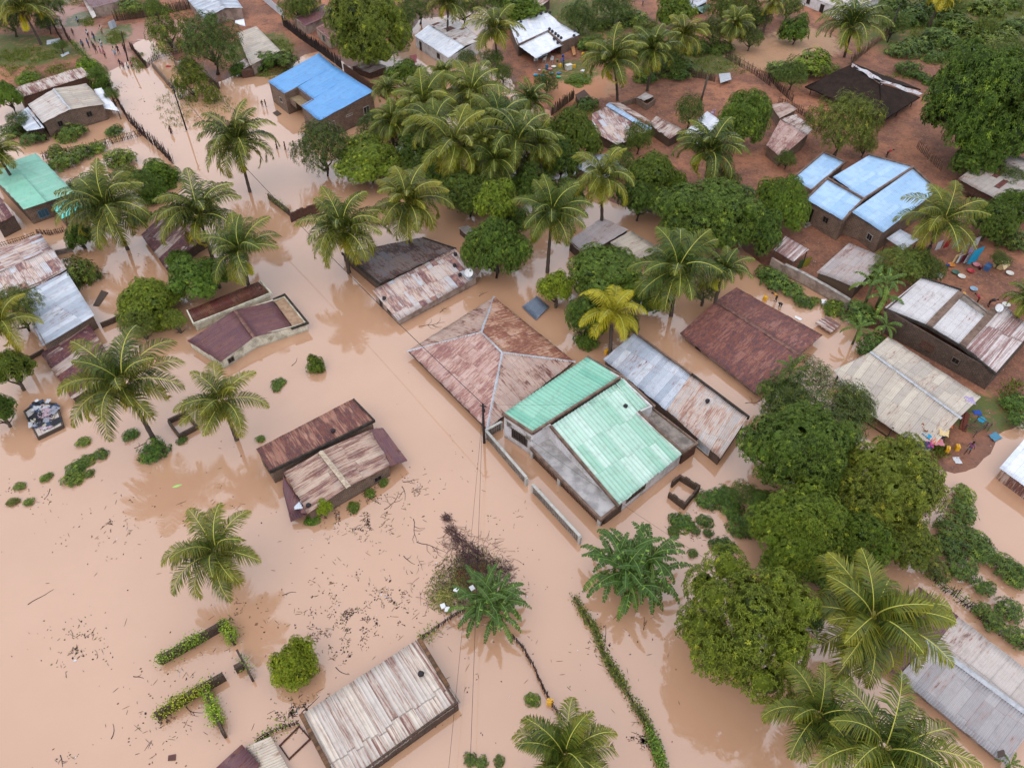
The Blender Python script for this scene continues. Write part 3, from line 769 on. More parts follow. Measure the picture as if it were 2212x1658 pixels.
h.slab([(1146, 966, z1), (1182, 944, z1), (1337, 1092, z1), (1298, 1122, z1)], plain('veranda_concrete', S(188, 182, 180, .78), .85, .4, .9), .2, 'veranda_slab', -.05)
h.parapet([[(1146, 966, z1), (1298, 1121, z1), (1334, 1092, z1)]], BROWNC, .22, .1, .25)
h.slab([(1411, 883, 1.75), (1506, 957, 1.75), (1471, 980, 1.75), (1380, 891, 1.75)], CONCD, .2, 'side_slab')
h.parapet([[(1411, 883, 1.8), (1506, 957, 1.8), (1473, 979, 1.8)]], BROWNC, .2, .1, .2)
# veranda posts, railings with iron bars
vp = [G(1149, 969, 1.2), G(1300, 1120, 1.2), G(1336, 1093, 1.2)]
for f in (.01, .42, .98):
    q = vp[0].lerp(vp[1], f); m2 = MB(); m2.box((q.x, q.y, -1), .35, .35, 2.2, .75); m2.build('veranda_post', WFRAME, h.root)
iron = plain('brown_iron', S(96, 66, 60, .6), .6)
for a, b in ((vp[0], vp[1]), (vp[1], vp[2])):
    L_ = (b - a).length; m2 = MB()
    m2.bar((a.x, a.y, 1.12), (b.x, b.y, 1.12), .05, .05); m2.bar((a.x, a.y, .2), (b.x, b.y, .2), .05, .05)
    for k in range(int(L_ / .22)):
        q = a.lerp(b, (k + .5) * .22 / L_); m2.bar((q.x, q.y, -.5), (q.x, q.y, 1.12), .05, .05)
    m2.build('veranda_grille', iron, h.root)
    m3 = MB(); o = Vector((.35, .25, 0)); m3.bar(a + o - Vector((0, 0, .9)), b + o - Vector((0, 0, .9)), .06, 2.0); m3.build('veranda_wall', BR_DARK, h.root)
sw = [G(1411, 884, 1.6), G(1504, 957, 1.6), G(1474, 979, 1.6)]
m2 = MB()
for a, b in zip(sw[:-1], sw[1:]): m2.bar((a.x, a.y, .4), (b.x, b.y, .4), .15, 2.3)
m2.build('side_wall', BR_RED, h.root)
h.opening(8, .45, 2.0, .9, 2.2, mf=plain('iron_shutter', S(120, 104, 96, .6)), bars=9)
h.opening(8, .15, .5, 2.1, 2.7, mf=CONC, mp=CONCD, bars=1, name='vent'); h.opening(8, .82, .5, 2.1, 2.7, mf=CONC, mp=CONCD, bars=1, name='vent')
h.opening(5, .72, 2.6, .85, 1.4, bars=5)

h = House('long_grey_house', 'long house with a pale tin roof streaked orange behind the green roof', 'house', [(1303, 775, 1.45), (1371, 719, 1.7), (1615, 900, 1.7), (1556, 990, 1.45)], BR_DARK, .2)
h.roof([(1440, 885, 1.45), (1556, 990, 1.45), (1615, 900, 1.9), (1492, 808, 1.9)], T_B14, sag=.05)
h.roof([(1303, 775, 1.5), (1440, 886, 1.5), (1492, 808, 1.95), (1371, 719, 1.95)], T_SILV, sag=.05)
h.parapet([[(1371, 718, 2.0), (1492, 807, 2.0)]], BROWNC, .2, .12, .25); h.parapet([[(1492, 807, 1.9), (1616, 900, 1.9)]], BLACKC, .22, .15, .3)
h.opening(3 - 1, .0, .1, 0, .2) if False else None
h.opening(2, .5, .1, .1, .2) if False else None
h.opening(3, .12, 1.6, .3, 1.15, mf=WFRAME, mp=plain('pale_curtain', S(170, 176, 190, .7)), bars=4)

# ---- maroon gable
h = House('maroon_roof_house', 'house with a big maroon rusted gabled roof standing in the flood', 'house',
          [(1468, 721, .85), (1547, 649, 1.9), (1591, 622, 1.1), (1778, 723, 1.1), (1727, 765, 1.9), (1637, 852, .85)], PL_PINK, .55)
h.roof([(1468, 721, .85), (1637, 852, .85), (1727, 765, 1.9), (1547, 649, 1.9)], T_MAROON, 'front_slope', rowl=.9)
h.roof([(1591, 622, 1.1), (1778, 723, 1.1), (1727, 765, 1.9), (1547, 649, 1.9)], T_MAROON, 'rear_slope')
h.ridge((1547, 649, 1.93), (1727, 765, 1.93), RUSTCAP, .45)
h.opening(5, .8, .9, -.1, .6)

h = House('grey_hut', 'small hut with a flat lilac-grey roof between palm and round tree', 'hut', [(1228, 520, 1.5), (1301, 470, 1.5), (1358, 496, 1.5), (1262, 552, 1.5)], BR_DARK, .15)
h.roof([(1262, 552, 1.4), (1228, 520, 1.4), (1301, 470, 1.7), (1358, 496, 1.7)], tin('lilac_grey_tin', S(182, 168, 166, .7), S(170, 158, 158, .7), .12, seed=25), sdir=tuple((G(1301, 470) - G(1228, 520)).xy))
h = House('beige_hut', 'small hut with a flat beige roof touching the lilac-grey hut', 'hut', [(1318, 524, 1.3), (1362, 498, 1.3), (1431, 540, 1.3), (1372, 562, 1.3)], BR_DARK, .15)
h.roof([(1318, 524, 1.3), (1372, 562, 1.3), (1431, 540, 1.5), (1362, 498, 1.5)], T_BEIGE)

# ---- pale blue house
h = House('pale_blue_roof_house', 'concrete house with stepped pale blue tin roofs edged by brown parapets', 'house',
          [(1799, 384, 4.1), (1876, 336, 4.4), (1972, 361, 4.4), (2026, 412, 4.0), (1906, 504, 3.7), (1868, 478, 3.5), (1838, 458, 4.0), (1822, 478, 3.6), (1741, 431, 3.6), (1787, 386, 4.0)], BR_BROWN, .15)
h.roof([(1799, 383, 4.2), (1866, 430, 4.2), (1971, 361, 4.6), (1877, 335, 4.6)], T_LBLUE, sag=.008, sdir=tuple((G(1971, 361, 4.6) - G(1866, 430, 4.2)).xy))
h.roof([(1741, 430, 3.7), (1821, 476, 3.7), (1866, 431, 4.1), (1788, 386, 4.1)], T_LBLUE, sag=.008)
h.roof([(1840, 458, 4.1), (1908, 502, 3.7), (2026, 411, 3.9), (1973, 363, 4.4)], T_LBLUE, sag=.008, sdir=tuple((G(1973, 363, 4.4) - G(1840, 458, 4.1)).xy))
h.parapet([[(1787, 385, 4.2), (1866, 430, 4.2), (1972, 361, 4.6), (1876, 334, 4.6)], [(1821, 477, 3.8), (1839, 457, 4.1), (1866, 430, 4.2)], [(1972, 361, 4.5), (2026, 411, 4.0)], [(1741, 430, 3.75), (1788, 385, 4.15)]], BROWNC, .24, .14, .3)
h.opening(7, .85, 1.3, .4, 2.8, 'door', pane='door_leaf', bars=1); h.opening(7, .4, .9, 1.9, 2.8); h.opening(4, .5, .9, 1.5, 2.4, mf=CONC)
m2 = MB()
for k in range(4): q = G(1748 - k * 3, 486 + k * 4, .3); m2.box((q.x, q.y, -.1), 1.8, .35, .9 - k * .2, .6)
m2.build('entrance_steps', CONCD, h.root)
h = House('pale_blue_annex', 'small square annex with a stained pale blue roof left of the stepped house', 'annex', [(1710, 387, 3.2), (1779, 330, 3.4), (1825, 350, 3.4), (1754, 411, 3.2)], BR_BROWN, .1)
h.roof([(1711, 387, 3.1), (1753, 410, 3.1), (1823, 350, 3.4), (1779, 331, 3.4)], T_LBLUE)
h.parapet([[(1754, 411, 3.2), (1826, 350, 3.5), (1779, 329, 3.5), (1710, 387, 3.2)]], BROWNC, .22, .12, .25)

# ---- yard roofs right
h = House('yard_awning', 'small white and rust striped tin awning behind the grey yard wall', 'awning', [(1671, 540, 2.2), (1696, 510, 2.4), (1748, 539, 2.4), (1714, 565, 2.2)], STICK, .2, walls=False)
h.roof([(1671, 540, 2.1), (1714, 565, 2.1), (1748, 539, 2.4), (1696, 510, 2.4)], T_STRIPE)
for x, y in ((1674, 540), (1714, 563), (1744, 540), (1698, 513)): q = G(x, y, 2.2); m2 = MB(); m2.bar((q.x, q.y, 0), (q.x, q.y, 2.15), .1, .1); m2.build('post', TIMBER, h.root)
h = House('grey_flat_shed', 'shed with a smooth grey-mauve roof inside the walled yard', 'shed', [(1764, 588, 2.2), (1834, 525, 2.5), (1916, 557, 2.5), (1851, 621, 2.2)], REED, .2)
h.roof([(1764, 588, 2.2), (1851, 621, 2.2), (1916, 557, 2.5), (1834, 525, 2.5)], tin('grey_mauve_tin', S(180, 166, 162, .72), S(168, 154, 152, .7), .22, seed=27, sheetl=2.2, r1=S(140, 106, 98, .7), r2=S(120, 88, 86, .7)))

h = House('long_brick_house', 'long brown brick house with three pale roof bays split by parapets', 'house',
          [(1911, 666, 3.2), (1991, 600, 3.2), (2076, 626, 3.2), (2136, 674, 3.2), (2164, 655, 3.2), (2235, 712, 3.0), (2151, 806, 3.0)], BR_DARK, .1)
ZA = 3.1
h.roof([(1911, 665, 3.0), (2000, 700, 3.0), (2073, 627, 3.2), (1991, 600, 3.2)], tin('off_white_tin', S(206, 200, 200, .8), S(198, 192, 192, .78), .08, seed=28, stripe=.1))
h.roof([(2013, 706, 3.0), (2074, 744, 3.0), (2128, 684, 3.25), (2069, 644, 3.25)], _M['off_white_tin'])
h.roof([(2084, 748, 3.0), (2151, 805, 3.0), (2232, 712, 3.2), (2166, 656, 3.2)], T_STRIPE)
h.parapet([[(2006, 704, 3.1), (2073, 635, 3.25)], [(2079, 746, 3.1), (2147, 670, 3.25)]], BROWNC, .75, .1, .25)
h.parapet([[(1991, 599, 3.25), (2076, 625, 3.25)], [(1911, 666, 3.1), (2002, 703, 3.1), (2078, 748, 3.1), (2151, 806, 3.1)]], BLACKC, .18, .06, .25)
h.slab([(2068, 642, 3.1), (2078, 630, 3.1), (2140, 674, 3.1), (2129, 688, 3.1)], CONCD, .15, 'rear_strip')
h.opening(6, .55, 1.4, 1.1, 2.0, mf=BR_RED, mp=BR_RED, bars=3, label='bricked-up window'); h.opening(6, .3, .8, 1.4, 2.1, bars=2)

# ---- beige open-sided shelter
h = House('beige_shelter', 'long beige tin roof on posts with clothes drying on its corner', 'shelter', [(1806, 786, 1.7), (1919, 727, 1.9), (2119, 857, 1.9), (2004, 978, 1.6)], PL_PINK, .5, walls=False)
h.roof([(1871, 889, 1.55), (2003, 978, 1.55), (2074, 900, 2.45), (1937, 798, 2.45)], T_BEIGE)
h.roof([(1800, 800, 1.55), (1871, 889, 1.55), (1937, 798, 2.45), (1881, 759, 2.45)], T_BEIGE, sdir=tuple((G(1937, 798, 2.45) - G(1871, 889, 1.55)).xy))
h.roof([(1919, 727, 2.0), (2119, 857, 2.0), (2074, 900, 2.45), (1881, 759, 2.45)], T_BEIGE)
h.ridge((1881, 759, 2.48), (2074, 900, 2.48), GALV, .35)
pw = [(1815, 800), (1871, 880), (1930, 922), (1998, 968), (2035, 925), (2062, 890), (2105, 855), (2010, 795), (1925, 740)]
for x, y in pw: q = G(x, y, 1.7); m2 = MB(); m2.box((q.x, q.y, -.6), .16, .16, 2.2); m2.build('post', TIMBER, h.root)
m2 = MB(); q1, q2, q3 = G(1868, 884, 1.5), G(2000, 972, 1.5), G(2070, 898, 1.5)
for a, b in ((q1, q2), (q2, q3)): m2.bar((a.x, a.y, .12), (b.x, b.y, .12), .1, .12)
m2.build('floor_kerb', BR_DARK, h.root)
a, b = G(1925, 745, 1.7), G(2100, 850, 1.7); c_ = G(1880, 790, 1.7); d_ = G(2020, 885, 1.7)
m2 = MB(); m2.bar((a.x, a.y, .5), (b.x, b.y, .5), .15, 2.1); m2.bar((c_.x, c_.y, .4), (d_.x, d_.y, .4), .15, 2.2); m2.build('rear_wall', BR_BROWN, h.root)

h = House('edge_tin_house', 'white tin roofed house with a corrugated side wall cut off by the right edge', 'house', [(2159, 1010, 1.6), (2228, 930, 1.9), (2330, 1010, 1.9), (2262, 1085, 1.6)], T_GREYR, .25)
h.roof([(2159, 1010, 1.6), (2262, 1085, 1.6), (2330, 1010, 2.1), (2228, 930, 2.1)], T_WHITE)

# ---- bottom right
h = House('long_tin_house', 'long house with a half maroon half silver gabled roof beside the palms', 'house',
          [(1870, 1403, .75), (1933, 1330, 1.7), (1985, 1266, .9), (2290, 1502, .9), (2240, 1555, 1.7), (2173, 1652, .75)], PL_PINK, .3)
h.roof([(1870, 1403, .75), (1940, 1461, .75), (2008, 1386, 1.7), (1933, 1330, 1.7)], T_PURPLE)
h.roof([(1940, 1461, .8), (2173, 1652, .8), (2240, 1555, 1.75), (2008, 1386, 1.75)], tin('lilac_silver_tin', S(188, 180, 180, .7), S(174, 166, 168, .66), .12, seed=29, stripe=.25, sheetl=2.6))
h.roof([(1985, 1266, .9), (2070, 1331, .9), (2020, 1393, 1.7), (1933, 1330, 1.7)], T_PURPLE)
h.roof([(2070, 1331, .9), (2290, 1502, .9), (2240, 1555, 1.7), (2020, 1393, 1.7)], tin('beige_tin_rust_sheets', S(200, 186, 178, .76), S(190, 176, 168, .74), .15, 1.2, sheetl=6, sheetw=1.6, whole=.16, seed=30.4))
h.ridge((2000, 1380, 1.78), (2240, 1555, 1.78), GALV, .45)

# ---- thatch
THATCH = NT('old_thatch'); tc = THATCH.n('ShaderNodeTexCoord').outputs['Object']
n_ = THATCH.noise(THATCH.mapv(tc, (1, 1, 1)), .7, 5, .7); n2_ = THATCH.noise(tc, 9, 4, .7)
cc = THATCH.mix(THATCH.ramp(n_.outputs[0], .35, .65), S(78, 60, 52, .42), S(54, 46, 44, .4))
cc = THATCH.mix(THATCH.math('MULTIPLY', THATCH.ramp(n2_.outputs[0], .45, .7), .5), cc, S(112, 90, 74, .42))
THATCH.bump(n2_.outputs[0], .8, .1)
THATCH = THATCH.fin(cc, .95, .1)
h = House('thatched_shelter', 'dark thatched roof shelter with a torn white sheet along its ridge', 'shelter', [(1739, 186, 2.0), (1830, 140, 2.4), (1988, 209, 2.1), (1905, 262, 2.0)], STICK, .8, walls=False)
def thatch(pts):
    m2 = MB(); panel(m2, D3(pts), flat=True, thick=.22, sag=.08, rowl=.7); m2.build('thatch', THATCH, h.root)
thatch([(1739, 186, 1.9), (1905, 262, 1.9), (1901, 179, 4.1), (1839, 141, 4.1)])
thatch([(1905, 262, 1.9), (1988, 209, 2.0), (1901, 179, 4.1)])
a = G(1839, 141, 4.1); b = G(1901, 179, 4.1); c_ = G(1988, 209, 2.0); d_ = c_ + Vector((1.5, 3.5, -.1)); e_ = a + Vector((2.5, 5.5, -2.1))
m2 = MB(); panel(m2, [e_, d_, b, a], flat=True, thick=.22, sag=.08); m2.build('thatch', THATCH, h.root)
m2 = MB(); panel(m2, [v + Vector((0, 0, .12)) for v in (a - Vector((.2, .5, .1)), b - Vector((-.2, .6, .1)), b + Vector((.8, .9, -.1)), a + Vector((.4, .9, -.1)))], flat=True, thick=.03, sag=.15, jit=.3); 
panel(m2, [v + Vector((0, 0, .14)) for v in (b, c_ + Vector((-.2, .1, 0)), c_ + Vector((.7, 1.0, 0)), b + Vector((.9, 1.0, 0)))], flat=True, thick=.03, sag=.12, jit=.3)
m2.build('ridge_sheet', tin('torn_white_sheet', S(205, 205, 212, .78), S(190, 184, 186, .74), .3, seed=31), h.root)
for x, y in ((1752, 190), (1790, 208), (1830, 226), (1870, 243), (1902, 256), (1940, 236), (1972, 216)):
    q = G(x, y, 1.9); m2 = MB(); m2.tube([(q.x + .3, q.y + .5, 0), (q.x + .3, q.y + .5, 2.0)], .07); m2.build('post', STICK, h.root)

h = House('right_grey_house', 'brick house with a pale grey tin roof and two rusty sheets at the right edge', 'house', [(2070, 386, 2.5), (2143, 333, 3.3), (2190, 335, 2.8), (2300, 395, 2.6), (2260, 398, 3.3), (2222, 468, 2.5)], BR_RED, .4)
h.roof([(2070, 386, 2.5), (2222, 468, 2.5), (2290, 415, 3.3), (2143, 333, 3.3)], tin('grey_tin_two_rust', S(186, 176, 168, .74), S(176, 164, 158, .72), .18, 1.2, sheetl=2.6, whole=.1, seed=33))
h.roof([(2190, 330, 2.7), (2330, 400, 2.7), (2290, 415, 3.3), (2143, 333, 3.3)], T_GREY)
h.opening(5, .3, 1.2, .8, 1.9, mp=plain('green_shutter', S(84, 130, 124, .7)))

# ---- top centre
h = House('white_wall_house', 'white-walled house with white tin roofs and a patched rear bay', 'house', [(895, 78, 2.2), (925, 53, 2.6), (975, 33, 2.6), (1040, 86, 2.5), (985, 118, 2.2), (968, 126, 2.2)], PL_WHITE, .2)
h.roof([(895, 78, 2.1), (968, 126, 2.1), (1004, 100, 2.6), (926, 54, 2.6)], T_WHITE)
h.roof([(926, 54, 2.62), (1004, 100, 2.62), (1040, 86, 2.45), (975, 33, 2.45)], tin('white_patched_tin', S(212, 206, 204, .8), S(188, 176, 168, .74), .22, seed=34, whole=.15, sheetl=2), eave=0)
h.opening(5, .3, 1.0, .8, 1.7); h.opening(5, .85, .8, 0, 1.7, 'door', pane='door_leaf')
h = House('white_roof_house', 'brown-walled house under an L-shaped white tin roof weighted with stones', 'house', [(1100, 53, 2.8), (1178, 24, 2.8), (1252, 75, 2.8), (1213, 92, 2.8), (1183, 67, 2.8), (1118, 97, 2.8)], BR_BROWN, .2)
h.roof([(1100, 53, 2.7), (1118, 97, 2.7), (1183, 67, 2.9), (1216, 56, 2.9 + .0), (1178, 24, 2.9)], T_WHITE, sdir=tuple((G(1178, 24) - G(1216, 56)).xy)) if False else None
h.roof([(1118, 97, 2.6), (1100, 53, 2.9), (1178, 24, 2.9), (1216, 54, 2.6)], T_WHITE, sdir=tuple((G(1100, 53) - G(1118, 97)).xy))
h.roof([(1183, 67, 2.6), (1213, 92, 2.6), (1252, 75, 2.75), (1214, 52, 2.75)], T_WHITE)
h.roof([(1121, 100, 2.4), (1158, 126, 2.1), (1217, 97, 2.1), (1183, 69, 2.5)], T_WHITE, 'veranda_roof', sdir=tuple((G(1183, 69) - G(1217, 97)).xy))
for x, y in ((1124, 102), (1158, 125), (1188, 111), (1215, 97)): q = G(x, y, 2.1); m2 = MB(); m2.bar((q.x, q.y, 0), (q.x, q.y, 2.05), .1, .1); m2.build('veranda_post', TIMBER, h.root)
h = House('maroon_hut', 'hut with a maroon tin roof beside the big olive tree', 'hut', [(633, 38, 2.4), (700, 9, 2.4), (728, 25, 2.2), (660, 57, 2.2)], PL_PINK, .2)
h.roof([(660, 57, 2.2), (633, 38, 2.2), (700, 9, 2.6), (728, 25, 2.6)], T_PURPLE, sdir=tuple((G(633, 38) - G(660, 57)).xy))
h = House('rust_porch_house', 'house with a low red-brown roof half hidden by the big olive tree', 'house', [(680, 61, 2.3), (735, 30, 2.3), (770, 55, 2.1), (712, 86, 2.1)], PL_PINK, .25)
h.roof([(712, 86, 2.1), (680, 61, 2.1), (735, 30, 2.5), (770, 55, 2.5)], T_MAROON, sdir=tuple((G(680, 61) - G(712, 86)).xy))
h.opening(3, .5, .9, .8, 1.8, mp=plain('green_door', S(70, 120, 110, .7)))
h = House('rusty_shack', 'shack with an orange rusted roof at the top beside the maroon hut', 'shack', [(720, 22, 2.2), (770, 5, 2.2), (800, 18, 2.2), (750, 40, 2.2)], BR_RED, .2)
h.roof([(750, 40, 2.1), (720, 22, 2.1), (770, 5, 2.4), (800, 18, 2.4)], T_HIPB)
h = House('grey_gable_house', 'pale-walled house with a silver gabled roof at the top of the photo', 'house', [(395, -12, 2.5), (440, 41, 2.5), (487, 17, 3.1), (525, 18, 2.5), (495, -25, 2.5), (450, -30, 3.1)], PL_PINK, .25)
h.roof([(395, -12, 2.4), (440, 41, 2.4), (487, 17, 3.2), (450, -30, 3.2)], T_SILV)
h.roof([(495, -25, 2.4), (525, 18, 2.4), (487, 17, 3.2), (450, -30, 3.2)], T_SILV)
m2 = MB(); panel(m2, D3([(508, 51, 2.0), (530, 57, 2.0), (527, 41, 2.1), (508, 44, 2.1)])); m2.build('porch_sheet', T_WHITE, h.root)
h = House('pale_flat_house', 'low house with a pale flat roof behind the feathery tree', 'house', [(512, 72, 2.2), (553, 56, 2.2), (606, 110, 2.2), (540, 141, 2.2)], PL_PINK, .3)
h.roof([(512, 72, 2.1), (540, 141, 2.1), (606, 110, 2.5), (553, 56, 2.5)], T_BEIGE)
m2 = MB(); q = G(533, 150, 1.2); m2.box((q.x, q.y, 0), 2.2, 1.6, 1.3, .4); m2.build('side_store', BR_RED, h.root)
m2 = MB(); panel(m2, D3([(511, 138, 1.6), (527, 149, 1.4), (545, 138, 1.5), (530, 127, 1.7)])); m2.build('side_roof', T_GREYR, h.root)
h = House('road_end_house', 'mauve-roofed house at the far end of the muddy road', 'house', [(165, -22, 2.6), (200, 18, 2.6), (292, -6, 2.6), (255, -40, 2.6)], PL_PINK, .3)
h.roof([(200, 18, 2.5), (292, -6, 2.5), (255, -40, 3.0), (165, -22, 3.0)], T_PURPLE)
m2 = MB(); panel(m2, D3([(178, -2, 2.2), (200, 40, 1.9), (208, 35, 1.9), (190, -8, 2.2)])); m2.build('gutter_sheet', T_GREY, h.root)

# ---- shanty cluster, centre right
h = House('patched_shack', 'reed-walled shack with a heap of rusty and white sheets for a roof', 'shack', [(1279, 246, 2.2), (1330, 222, 2.5), (1408, 281, 2.3), (1333, 314, 2.1), (1278, 281, 2.1)], REED, .3)
h.roof([(1278, 281, 2.1), (1333, 314, 2.1), (1408, 281, 2.5), (1325, 223, 2.5), (1279, 246, 2.25)], T_PATCH, sdir=tuple((G(1279, 246) - G(1333, 314)).xy), eave=0, jit=.2, lift=.06)
m2 = MB(); panel(m2, D3([(1308, 228, 2.7), (1401, 284, 2.7), (1409, 277, 2.75), (1316, 222, 2.75)])); m2.build('ridge_sheet', tin('bluish_tin', S(176, 198, 224, .8), S(160, 186, 216, .78), 0, seed=35), h.root)
m2 = MB(); panel(m2, D3([(1316, 222, 2.6), (1395, 262, 2.5), (1420, 270, 2.3), (1340, 222, 2.3)])); m2.build('roof_sheet', T_GREYR, h.root)
h = House('crumpled_shed', 'small shed with crumpled white tin sheets beside the patched shack', 'shed', [(1400, 268, 2.0), (1418, 251, 2.1), (1478, 282, 2.1), (1446, 301, 1.9)], REED, .2)
h.roof([(1400, 268, 1.9), (1446, 301, 1.9), (1478, 282, 2.2), (1418, 251, 2.2)], T_GREYR, jit=.25, lift=.1)
h = House('roofless_cubicle', 'small block cubicle with loose sheets laid over its top', 'outhouse', [(1373, 211, 1.5), (1393, 200, 1.5), (1417, 212, 1.5), (1398, 226, 1.5)], BR_BROWN, .02)
h.roof([(1376, 212, 1.5), (1390, 219, 1.5), (1412, 209, 1.6), (1394, 200, 1.6)], T_GREY, jit=.2, lift=.08)
m2 = MB(); m2.bar(G(1340, 222, 1.3) - Vector((0, 0, .8)), G(1373, 211, 1.4) - Vector((0, 0, .8)), .15, 1.6); m2.build('yard_wall', BR_BROWN, h.root)
h = House('silver_shed', 'shed with a bright curved silver roof behind the arching palm', 'shed', [(1478, 286, 2.2), (1528, 240, 2.4), (1556, 261, 2.4), (1510, 313, 2.2)], REED, .2)
h.roof([(1478, 286, 2.2), (1510, 313, 2.2), (1556, 261, 2.5), (1528, 240, 2.5)], T_WHITE)
h = House('hidden_silver_house', 'house with a pale silver roof half hidden behind palm fronds', 'house', [(1240, 362, 2.2), (1285, 335, 2.4), (1325, 335, 2.4), (1349, 363, 2.2), (1300, 386, 2.0)], BR_BROWN, .2)
h.roof([(1240, 362, 2.1), (1300, 388, 2.1), (1349, 363, 2.3), (1322, 332, 2.5), (1285, 334, 2.5)], T_SILV, sdir=tuple((G(1300, 334) - G(1300, 388)).xy))
h = House('mauve_rust_house', 'mud-walled house with a mauve rusted gabled roof between two leafy trees', 'house', [(1655, 314, 2.2), (1686, 257, 2.9), (1721, 247, 2.4), (1752, 281, 2.4), (1744, 291, 2.9), (1687, 340, 2.2)], BR_BROWN, .25)
h.roof([(1655, 314, 2.1), (1687, 340, 2.1), (1744, 291, 2.9), (1686, 258, 2.9)], T_HIPA)
h.roof([(1721, 246, 2.4), (1754, 280, 2.4), (1744, 291, 2.9), (1686, 258, 2.9)], T_GREYR)
h = House('rust_lean_to', 'lean-to with a pinkish tin roof above the mauve rusted house', 'lean-to', [(1665, 227, 2.2), (1700, 220, 2.4), (1722, 236, 2.4), (1684, 256, 2.2)], BR_BROWN, .2)
h.roof([(1665, 227, 2.2), (1684, 256, 2.2), (1722, 236, 2.5), (1700, 220, 2.5)], T_HIPC)
h = House('pale_top_house', 'pale house with a grey roof and a dark doorway behind the far palm', 'house', [(1728, -16, 2.6), (1820, 22, 2.6), (1905, -6, 2.8), (1815, -40, 2.8)], PL_GREY, .3)
h.roof([(1728, -16, 2.5), (1820, 22, 2.5), (1905, -6, 2.9), (1815, -40, 2.9)], T_GREY)
h.opening(0, .55, 1.0, .3, 2.0, 'door', pane='door_leaf'); h.opening(0, .2, .9, 1.0, 1.9)
h = House('reed_hut', 'reed-walled hut with a pink and silver roof at the top of the photo', 'hut', [(1132, -18, 2.2), (1158, 22, 2.2), (1190, -2, 2.4), (1165, -35, 2.4)], REED, .25)
h.roof([(1132, -18, 2.1), (1158, 22, 2.1), (1190, -2, 2.5), (1165, -35, 2.5)], T_GREYR)
h = House('tarp_shack', 'dark shack with a silver roof and a pale green tarp at the top', 'shack', [(1478, -6, 2.0), (1496, 20, 2.0), (1528, 4, 2.2), (1508, -22, 2.2)], BR_DARK, .2)
h.roof([(1478, -6, 2.0), (1496, 20, 2.0), (1528, 4, 2.3), (1508, -22, 2.3)], T_SILV)
m2 = MB(); panel(m2, D3([(1500, 20, 1.9), (1520, 28, .6), (1534, 18, .6), (1527, 5, 2.1)]), flat=True, sag=.1); m2.build('tarp', plain('pale_green_tarp', S(150, 190, 180, .7), .5), h.root)
h = House('tree_shed', 'low shed with a bent grey sheet roof under the edge of the big olive tree', 'shed', [(758, 143, 1.2), (800, 131, 1.4), (836, 143, 1.4), (798, 158, 1.2)], BR_RED, .15)
h.roof([(758, 143, 1.2), (798, 158, 1.2), (836, 143, 1.5), (800, 131, 1.5)], T_GREYR)
h = House('green_tin_scrap_roof', 'pale sheet roof showing between leaves beside the light green mango', 'shed', [(990, 492, 1.0), (1010, 486, 1.2), (1036, 505, 1.2), (1020, 518, 1.0)], BR_DARK, .1)
h.roof([(990, 492, 1.0), (1020, 518, 1.0), (1036, 505, 1.2), (1010, 486, 1.2)], T_GREY)
h = House('carport_sheet_roof', 'white sheet roof beside the brick corner under the tall right palm', 'porch', [(1915, 515, 2.4), (1945, 495, 2.5), (1985, 517, 2.5), (1952, 540, 2.4)], BR_BROWN, .2, walls=False)
h.roof([(1915, 515, 2.4), (1952, 540, 2.4), (1985, 517, 2.5), (1945, 495, 2.5)], T_WHITE)
for x, y in ((1917, 515), (1952, 538), (1982, 517)): q = G(x, y, 2.4); m2 = MB(); m2.bar((q.x, q.y, 0), (q.x, q.y, 2.35), .1, .1); m2.build('post', TIMBER, h.root)

# ---- centre double house
h = House('rusty_long_house', 'brown block house with a long rust-striped roof in open flood water', 'house', [(553, 969, 2.35), (763, 862, 2.35), (808, 908, 2.1), (583, 1017, 2.1)], BR_BROWN, .12)
h.roof([(583, 1016, 2.15), (553, 969, 2.45), (763, 861, 2.45), (807, 907, 2.15)], T_RUST, sdir=tuple((G(553, 969) - G(583, 1016)).xy), jit=.04)
h.parapet([[(763, 861, 2.5), (808, 907, 2.2), (700, 961, 2.15), (583, 1017, 2.15)]], BLACKC, .16, .05, .3)
h.opening(3, .5, .8, .8, 1.6)
h = House('tan_gable_house', 'brown block house with a tan rust-banded gabled roof and a maroon side wing', 'house',
          [(613, 1020, 1.6), (693, 975, 2.3), (800, 927, 1.6), (844, 1006, 1.6), (752, 1050, 2.2), (665, 1109, 1.6)], BR_BROWN, .18)
h.roof([(613, 1020, 1.55), (665, 1109, 1.55), (752, 1050, 2.25), (693, 974, 2.25)], T_RUSTG)
h.roof([(800, 927, 1.55), (844, 1005, 1.55), (752, 1050, 2.25), (693, 974, 2.25)], T_RUSTG)
h.ridge((692, 974, 2.3), (752, 1050, 2.3), plain('cream_ridge_mortar', S(214, 192, 168, .74), .85, .4, 4), .5)
h.roof([(880, 994, 1.0), (844, 1007, 1.45), (799, 927, 1.45), (827, 923, 1.2)], T_PURPLE, 'maroon_wing', eave=0)
h.roof([(624, 1108, .5), (665, 1109, 1.4), (611, 1024, 1.4), (612, 1060, .5)], T_PURPLE, 'side_sheet', sdir=tuple((G(625, 1040) - G(612, 1060)).xy))
h.roof([(628, 1127, .6), (667, 1107, 1.2), (650, 1094, 1.3), (624, 1112, .7)], T_PURPLE, 'side_sheet')
h.opening(3, .3, .8, .3, 1.0); 

